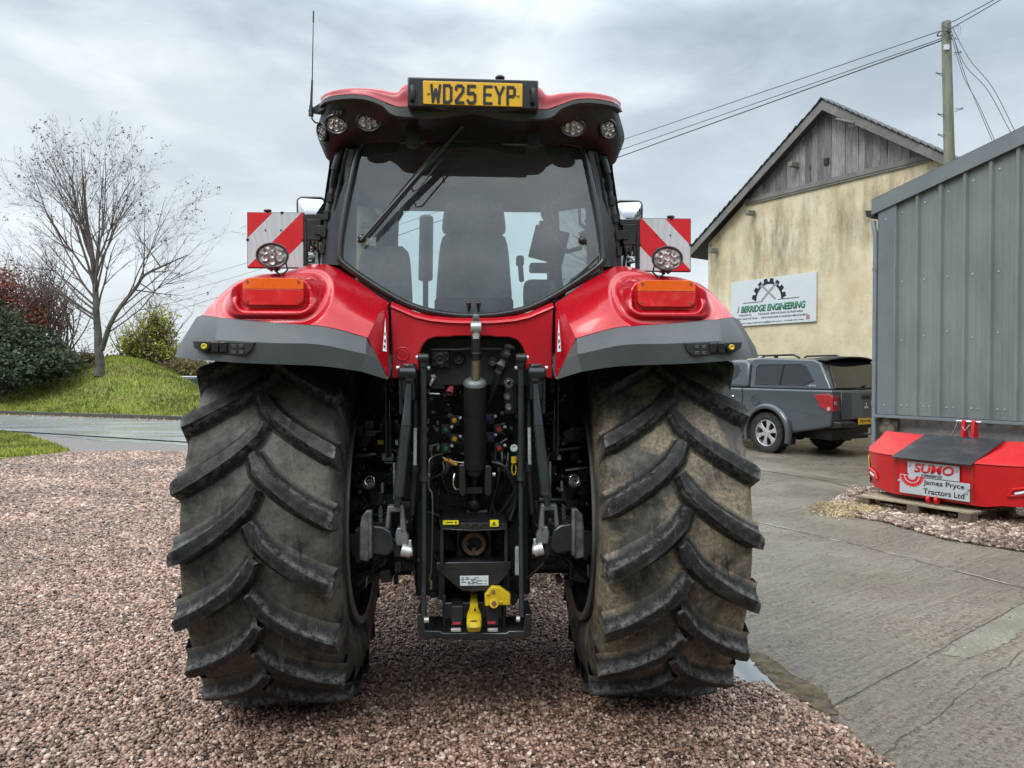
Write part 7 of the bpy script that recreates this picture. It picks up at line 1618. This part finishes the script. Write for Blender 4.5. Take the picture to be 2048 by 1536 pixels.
mb = MB(); mb.prism([(1.33, yL + .02, .66), (1.47, yL + .10, .64), (1.47, yL + .10, .54), (1.28, yL + .02, .52)], (0, .40, 0)); mb.prism([(1.33, yR - .42, .66), (1.47, yR - .50, .64), (1.47, yR - .50, .54), (1.28, yR - .42, .52)], (0, .40, 0)); mb.box2((1.28, yL + .4, .52), (1.43, yR - .4, .60)); mb.build('rear_bumper', M['blackmatt'], truck, bevel=.02)
mb = MB(); mb.box2((1.432, yc_ - .26, .585), (1.442, yc_ + .26, .695)); pl_ = mb.build('number_plate', M['plate_y'], truck, bevel=.002); text('VJ14 NUW', 'plate_character', M['ink'], pl_, (1.445, yc_, .64), w=.44, h=.07, ux=(0, 1, 0), offset=.02)
mb = MB(); mb.tube([(1.30, yc_, .42), (1.50, yc_, .42), (1.52, yc_, .50)], .02); mb.ball((1.52, yc_, .52), .03); mb.build('tow_ball', M['castgrey'], truck)
text('ALPHA', 'canopy_lettering', M['white'], can, tb(Vector((.95, yL, 1.26))) + Vector((0, -.010, 0)), w=.16, h=.03, offset=.01, shear=.2)
mb = MB(); mb.box2((-2.72, yL - .24, 1.10), (-2.60, yL - .04, 1.28)); mb.build('door_mirror', M['blackmatt'], truck, bevel=.03)

# ================================================================ TREES AND BUSHES
M['bark'] = simple('tree_bark', (.085, .078, .070), .9, 0, .5, 3, .8, dirt=(.11, .115, .075), dirt_amt=.7)
M['twig'] = simple('twig_bark', (.13, .10, .095), .9, 0, .3, 3)
def tree(base, H, seed, limbs, mname='bare_tree'):
    rr = random.Random(seed); mb = MB(); tips = []; trunk = MB()
    def branch(p, d, L, r, depth, mb_, up=.10):
        n = max(3, int(L / .35)); pts = [p]; rad = [r]; dd = d.copy(); kids = []
        for i in range(n):
            dd = (dd + Vector((rr.gauss(0, .075), rr.gauss(0, .075), rr.gauss(0, .05) + up * .5))).normalized(); p = p + dd * (L / n); pts.append(p); rad.append(r * (1 - .78 * (i + 1) / n)); kids.append((p.copy(), dd.copy(), rad[-1], (i + 1) / n))
        mb_.tube(pts, rad, 8 if r > .06 else 5 if r > .02 else 3)
        tips.append((p, r))
        if depth > 0:
            k = {4: 12, 3: 7, 2: 6, 1: 4}[depth]
            for _ in range(k):
                t = rr.uniform(.22, .98); q, dq, rq, tt = kids[min(int(t * n), n - 1)]
                a = rr.uniform(.35, .75) * (1.0 if depth > 1 else 1.1); ax = dq.cross(Vector((rr.gauss(0, 1), rr.gauss(0, 1), rr.gauss(0, 1)))).normalized(); nd_ = (Matrix.Rotation(a, 3, ax) @ dq)
                branch(q, nd_, L * rr.uniform(.34, .58) * (1.05 - .35 * t), max(rq * .62, .0048), depth - 1, mb_, up)
    return mb, tips, branch, rr
def at_m(px, py, Y): return at(px, py, Y)
TY = 33.0
tb0 = at(198, 748, TY); tr = empty('bare_tree', (0, 0, 0)); tag(tr, 'bare forked tree with few remaining leaves standing on the grass bank', 'tree')
mbt, tips, br_, rr = tree(tb0, 11, 5, None); trk = MB()
A = [at(198, 752, TY), at(200, 722, TY), at(197, 700, TY), at(196, 665, TY), at(193, 630, TY), at(191, 580, TY), at(186, 520, TY), at(176, 460, TY), at(170, 400, TY), at(166, 350, TY)]
trk.tube(curve(A, 40), [.26, .22, .20] + [.18 * (1 - i / 37) ** .8 + .012 for i in range(37)], 12)
Bb = [at(203, 700, TY), at(210, 680, TY - .1), at(220, 650, TY - .2), at(240, 615, TY - .2), at(272, 575, TY), at(290, 550, TY), at(330, 530, TY), at(375, 510, TY + .2)]
trk.tube(curve(Bb, 30), [.11 * (1 - i / 30) ** .8 + .01 for i in range(30)], 8)
trk.build('trunk', M['bark'], tr)
cA = curve(A, 40); cB = curve(Bb, 30)
def along(c, i): return c[i], (c[min(i + 1, len(c) - 1)] - c[i - 1]).normalized()
tgt = [(0, 265), (10, 355), (10, 520), (0, 445), (60, 250), (85, 205), (110, 215), (135, 200), (150, 205), (190, 215), (215, 235), (245, 255), (285, 265), (270, 330), (0, 500), (20, 460), (60, 560), (100, 300), (230, 300), (250, 400), (170, 215), (80, 420)]
for i, (px, py) in enumerate(tgt):
    e = at(px, py, TY + rr.uniform(-1.6, 1.6)); s_ = cA[min(38, max(11, int(11 + (700 - py) / 520 * 13 + rr.uniform(-2, 3))))]
    d = (e - s_); L = d.length * .72; sd = Vector((d.x, d.y, d.z * .85)).normalized(); br_(s_, sd, L, .052, 3, mbt, .07)
for i, (px, py) in enumerate([(430, 490), (415, 520), (350, 400), (390, 470), (330, 400), (370, 590), (330, 610), (280, 420), (350, 560), (270, 440)]):
    e = at(px, py, TY + rr.uniform(-1.2, 1.2)); s_ = cB[min(28, 6 + i * 2)]; d = e - s_; br_(s_, Vector((d.x, d.y, d.z * .8)).normalized(), d.length * .98, .035, 2 if i % 2 else 3, mbt, .05)
mbt.build('crown', M['twig'], tr, fix=False, angle=180)
pos = []; sz = []
for p, r in tips:
    if r < .03 and rr.random() < (.16 if p.z > 8.2 else .02):
        for _ in range(rr.randint(1, 3)): pos.append((p.x + rr.gauss(0, .04), p.y + rr.gauss(0, .04), p.z + rr.gauss(0, .04))); sz.append(rr.uniform(.06, .12))
M['deadleaf'] = leafmat('withered_leaves', [(.035, .022, .022), (.08, .04, .035), (.05, .04, .03)], .8, .15)
cards('leaves', M['deadleaf'], pos, sz, 'leaf', tr)

def bush(name, label, cat, lumps, n, size, cols, stems=None, group=None, twigs=0, seed=1, trans=.25, shell_=.35):
    rr = random.Random(seed); o = empty(name, (lumps[0][0][0], lumps[0][0][1], lumps[0][0][2] - lumps[0][1][2])); tag(o, label, cat, group); off = o.location
    pos = []; sz = []; tone = []
    wts = [a[1][0] * a[1][2] for a in lumps]; tot = sum(wts)
    for (c, r), wt in zip(lumps, wts):
        k = int(n * wt / tot); u = RNG.normal(0, 1, (k, 3)); u /= np.linalg.norm(u, axis=1)[:, None]; rad = RNG.uniform(shell_, 1, k) ** .6
        wob = 1 + .22 * np.sin(u[:, 0] * 7 + c[0]) * np.cos(u[:, 2] * 6 + c[2]) + .12 * np.sin(u[:, 1] * 13 + u[:, 2] * 9)
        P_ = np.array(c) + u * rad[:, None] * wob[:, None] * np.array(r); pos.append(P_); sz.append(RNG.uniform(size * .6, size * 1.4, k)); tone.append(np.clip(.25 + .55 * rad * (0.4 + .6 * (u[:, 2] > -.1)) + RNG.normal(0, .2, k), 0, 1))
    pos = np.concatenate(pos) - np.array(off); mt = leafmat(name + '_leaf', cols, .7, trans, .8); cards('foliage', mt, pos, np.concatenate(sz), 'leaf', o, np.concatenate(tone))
    st = MB()
    for _ in range(twigs):
        c, r = lumps[rr.randrange(len(lumps))]; a = Vector((c[0] + rr.gauss(0, r[0] * .3), c[1] + rr.gauss(0, r[1] * .3), max(.2, c[2] - r[2]))) - off; b = Vector((c[0] + rr.gauss(0, r[0] * .62), c[1] + rr.gauss(0, r[1] * .5), c[2] + r[2] * rr.uniform(.3, 1.25))) - off
        m_ = a.lerp(b, .5) + Vector((rr.gauss(0, .15), 0, rr.gauss(0, .1))); pts = curve([a, m_, b], 9); st.tube(pts, [.035 * (1 - i / 9.5) + .006 for i in range(9)], 4)
        for k in range(5):
            q = pts[rr.randint(3, 8)]; e = q + Vector((rr.gauss(0, .35), rr.gauss(0, .3), rr.uniform(.1, .8))); st.tube([q, q.lerp(e, .5) + Vector((0, 0, .05)), e], [.012, .009, .006], 3)
    if twigs: st.build('stems', M['twig'], o, fix=False)
    return o
def lump(px, py, Y, rx, ry, rz): q = at(px, py, Y); return (tuple(q), (rx, ry, rz))
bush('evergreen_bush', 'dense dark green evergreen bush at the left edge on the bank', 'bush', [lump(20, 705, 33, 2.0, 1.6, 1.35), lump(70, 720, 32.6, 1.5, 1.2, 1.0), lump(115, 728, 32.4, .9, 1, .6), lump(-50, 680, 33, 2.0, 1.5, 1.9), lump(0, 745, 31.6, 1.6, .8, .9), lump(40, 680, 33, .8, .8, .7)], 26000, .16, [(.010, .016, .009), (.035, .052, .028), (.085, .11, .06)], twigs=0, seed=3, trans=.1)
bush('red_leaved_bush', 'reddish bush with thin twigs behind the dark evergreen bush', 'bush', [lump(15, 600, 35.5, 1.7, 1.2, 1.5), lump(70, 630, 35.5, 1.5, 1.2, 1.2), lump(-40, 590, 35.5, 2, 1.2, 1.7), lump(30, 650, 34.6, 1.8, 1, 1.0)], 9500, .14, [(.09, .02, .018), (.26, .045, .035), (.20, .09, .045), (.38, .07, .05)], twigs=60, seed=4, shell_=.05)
bush('twiggy_shrub', 'nearly leafless grey twiggy shrub between the red bush and the bare tree', 'bush', [lump(125, 640, 35, 1.3, 1, 1.6), lump(90, 600, 35.5, 1.3, 1, 1.5)], 1300, .10, [(.08, .04, .035), (.18, .10, .08)], twigs=55, seed=5, shell_=.05)
bush('yellow_shrub', 'yellow green shrub with upright bare stems behind the bank', 'bush', [lump(300, 690, 38, 1.5, 1, 1.4), lump(262, 695, 38, 1.0, 1, .9), lump(335, 712, 38, 1.1, 1, .8), lump(315, 650, 38, .9, .8, 1.0)], 5200, .14, [(.14, .15, .02), (.34, .33, .045), (.52, .48, .09)], twigs=80, seed=6, shell_=.1)
bush('yellow_shrub', 'low brownish yellow shrub just left of the mudguard behind the bank', 'bush', [lump(370, 742, 37, 1.1, .8, .7), lump(400, 748, 37.5, .9, .8, .55)], 3600, .12, [(.16, .13, .04), (.32, .26, .09), (.22, .17, .08)], twigs=50, seed=7, shell_=.1)
bush('low_shrub', 'low tan shrub on the bank beside the dark evergreen bush', 'bush', [lump(105, 712, 33.6, .75, .6, .32), lump(160, 716, 34.5, .8, .5, .25)], 1800, .12, [(.10, .06, .03), (.19, .12, .06), (.10, .10, .03)], twigs=12, seed=8)
# distant hedge and hills
lumps = []
for k in range(64):
    x_ = -58 + k * 1.9 + rnd.uniform(-.5, .5); lumps.append(((x_, 66 + rnd.uniform(-2, 2), 1.2), (1.8, 1.4, rnd.uniform(1.4, 2.2))))
h = bush('distant_hedge', 'brown green hedge far behind the bank', 'hedge', lumps, 30000, .30, [(.06, .055, .03), (.13, .11, .06), (.10, .10, .04)], twigs=0, seed=9)
m = Mat('far_hill'); m.col(m.ramp(m.noise(.05, 6), [(.3, (.05, .06, .05)), (.7, (.10, .11, .07))])); m.set(Roughness=1); M['hill'] = m.m
rows = [[Vector((x_, 240 + 40 * (1 - z_), (3.0 + 3.0 * math.sin(x_ * .011) + 2 * math.sin(x_ * .027 + 1)) * z_)) for x_ in np.linspace(-400, 400, 90)] for z_ in (0, .5, 1)]
hl = MB().grid(rows).build('hills', M['hill'], fix=False); hl['kind'] = 'structure'
# parked pale car beyond the bank
q = gnd(410, 790); cY = 36.0; q = at(405, 800, cY); car = empty('parked_car', (at(418, 770, cY).x, cY, 0), R(8)); tag(car, 'silver car parked beyond the grass bank, mostly hidden by the tyre', 'car')
M['silver'] = simple('silver_paint', (.42, .45, .48), .3, .5, .05, 3, coat=.5)
mb = MB(); mb.prism([(-2.2, -.85, .35), (2.2, -.85, .35), (2.2, -.85, .75), (1.6, -.85, .92), (-1.9, -.85, .95), (-2.2, -.85, .8)], (0, 1.7, 0)); mb.build('body', M['silver'], car, bevel=.08, seg=3)
mb = MB(); mb.prism([(-1.9, -.72, .94), (1.3, -.72, .92), (.5, -.62, 1.40), (-1.3, -.62, 1.42)], (0, 1.3, 0)); mb.build('cabin', M['carglass'], car, bevel=.06, seg=3)
mb = MB(); mb.prism([(-1.35, -.62, 1.40), (.55, -.62, 1.38), (.45, -.60, 1.45), (-1.2, -.60, 1.47)], (0, 1.24, 0)); mb.build('roof', M['silver'], car, bevel=.03)
for x_ in (-1.35, 1.35):
    for y_ in (-.78, .78):
        mb = MB(); mb.cyl((x_, y_ - .1, .32), (x_, y_ + .1, .32), .32, n=28); mb.build('wheel', M['cartyre'], car, bevel=.03)
# fallen leaves along the kerb and on the gravel
pos = []; sz = []
for _ in range(420):
    s_ = RNG.uniform(-8, 12); d = -abs(RNG.normal(0, .35)) - .03; p = K0 + kd * s_ + kn * d; pos.append((p.x, p.y, .02)); sz.append(RNG.uniform(.05, .12))
g = cards('fallen_leaves', leafmat('fallen_leaf', [(.20, .10, .04), (.32, .20, .08), (.4, .30, .15)], .8, .1), pos, sz, 'leaf'); tag(g, 'brown fallen leaves lying along the foot of the kerb', 'leaves', kind='stuff')

# dark trees standing behind the photographer (they show as reflections in the window and the paint)
lumps = []
for k in range(26):
    x_ = -42 + k * 3.3 + rnd.uniform(-.8, .8); hh = rnd.uniform(4.2, 6.0); lumps.append(((x_, -17 + rnd.uniform(-1.5, 1.5), hh), (2.4, 2.0, hh)))
bush('tree_belt', 'dark belt of trees behind the photographer mirrored low in the rear window', 'trees', lumps, 26000, .5, [(.02, .025, .012), (.05, .06, .03), (.08, .085, .04)], twigs=40, seed=12, trans=.1)
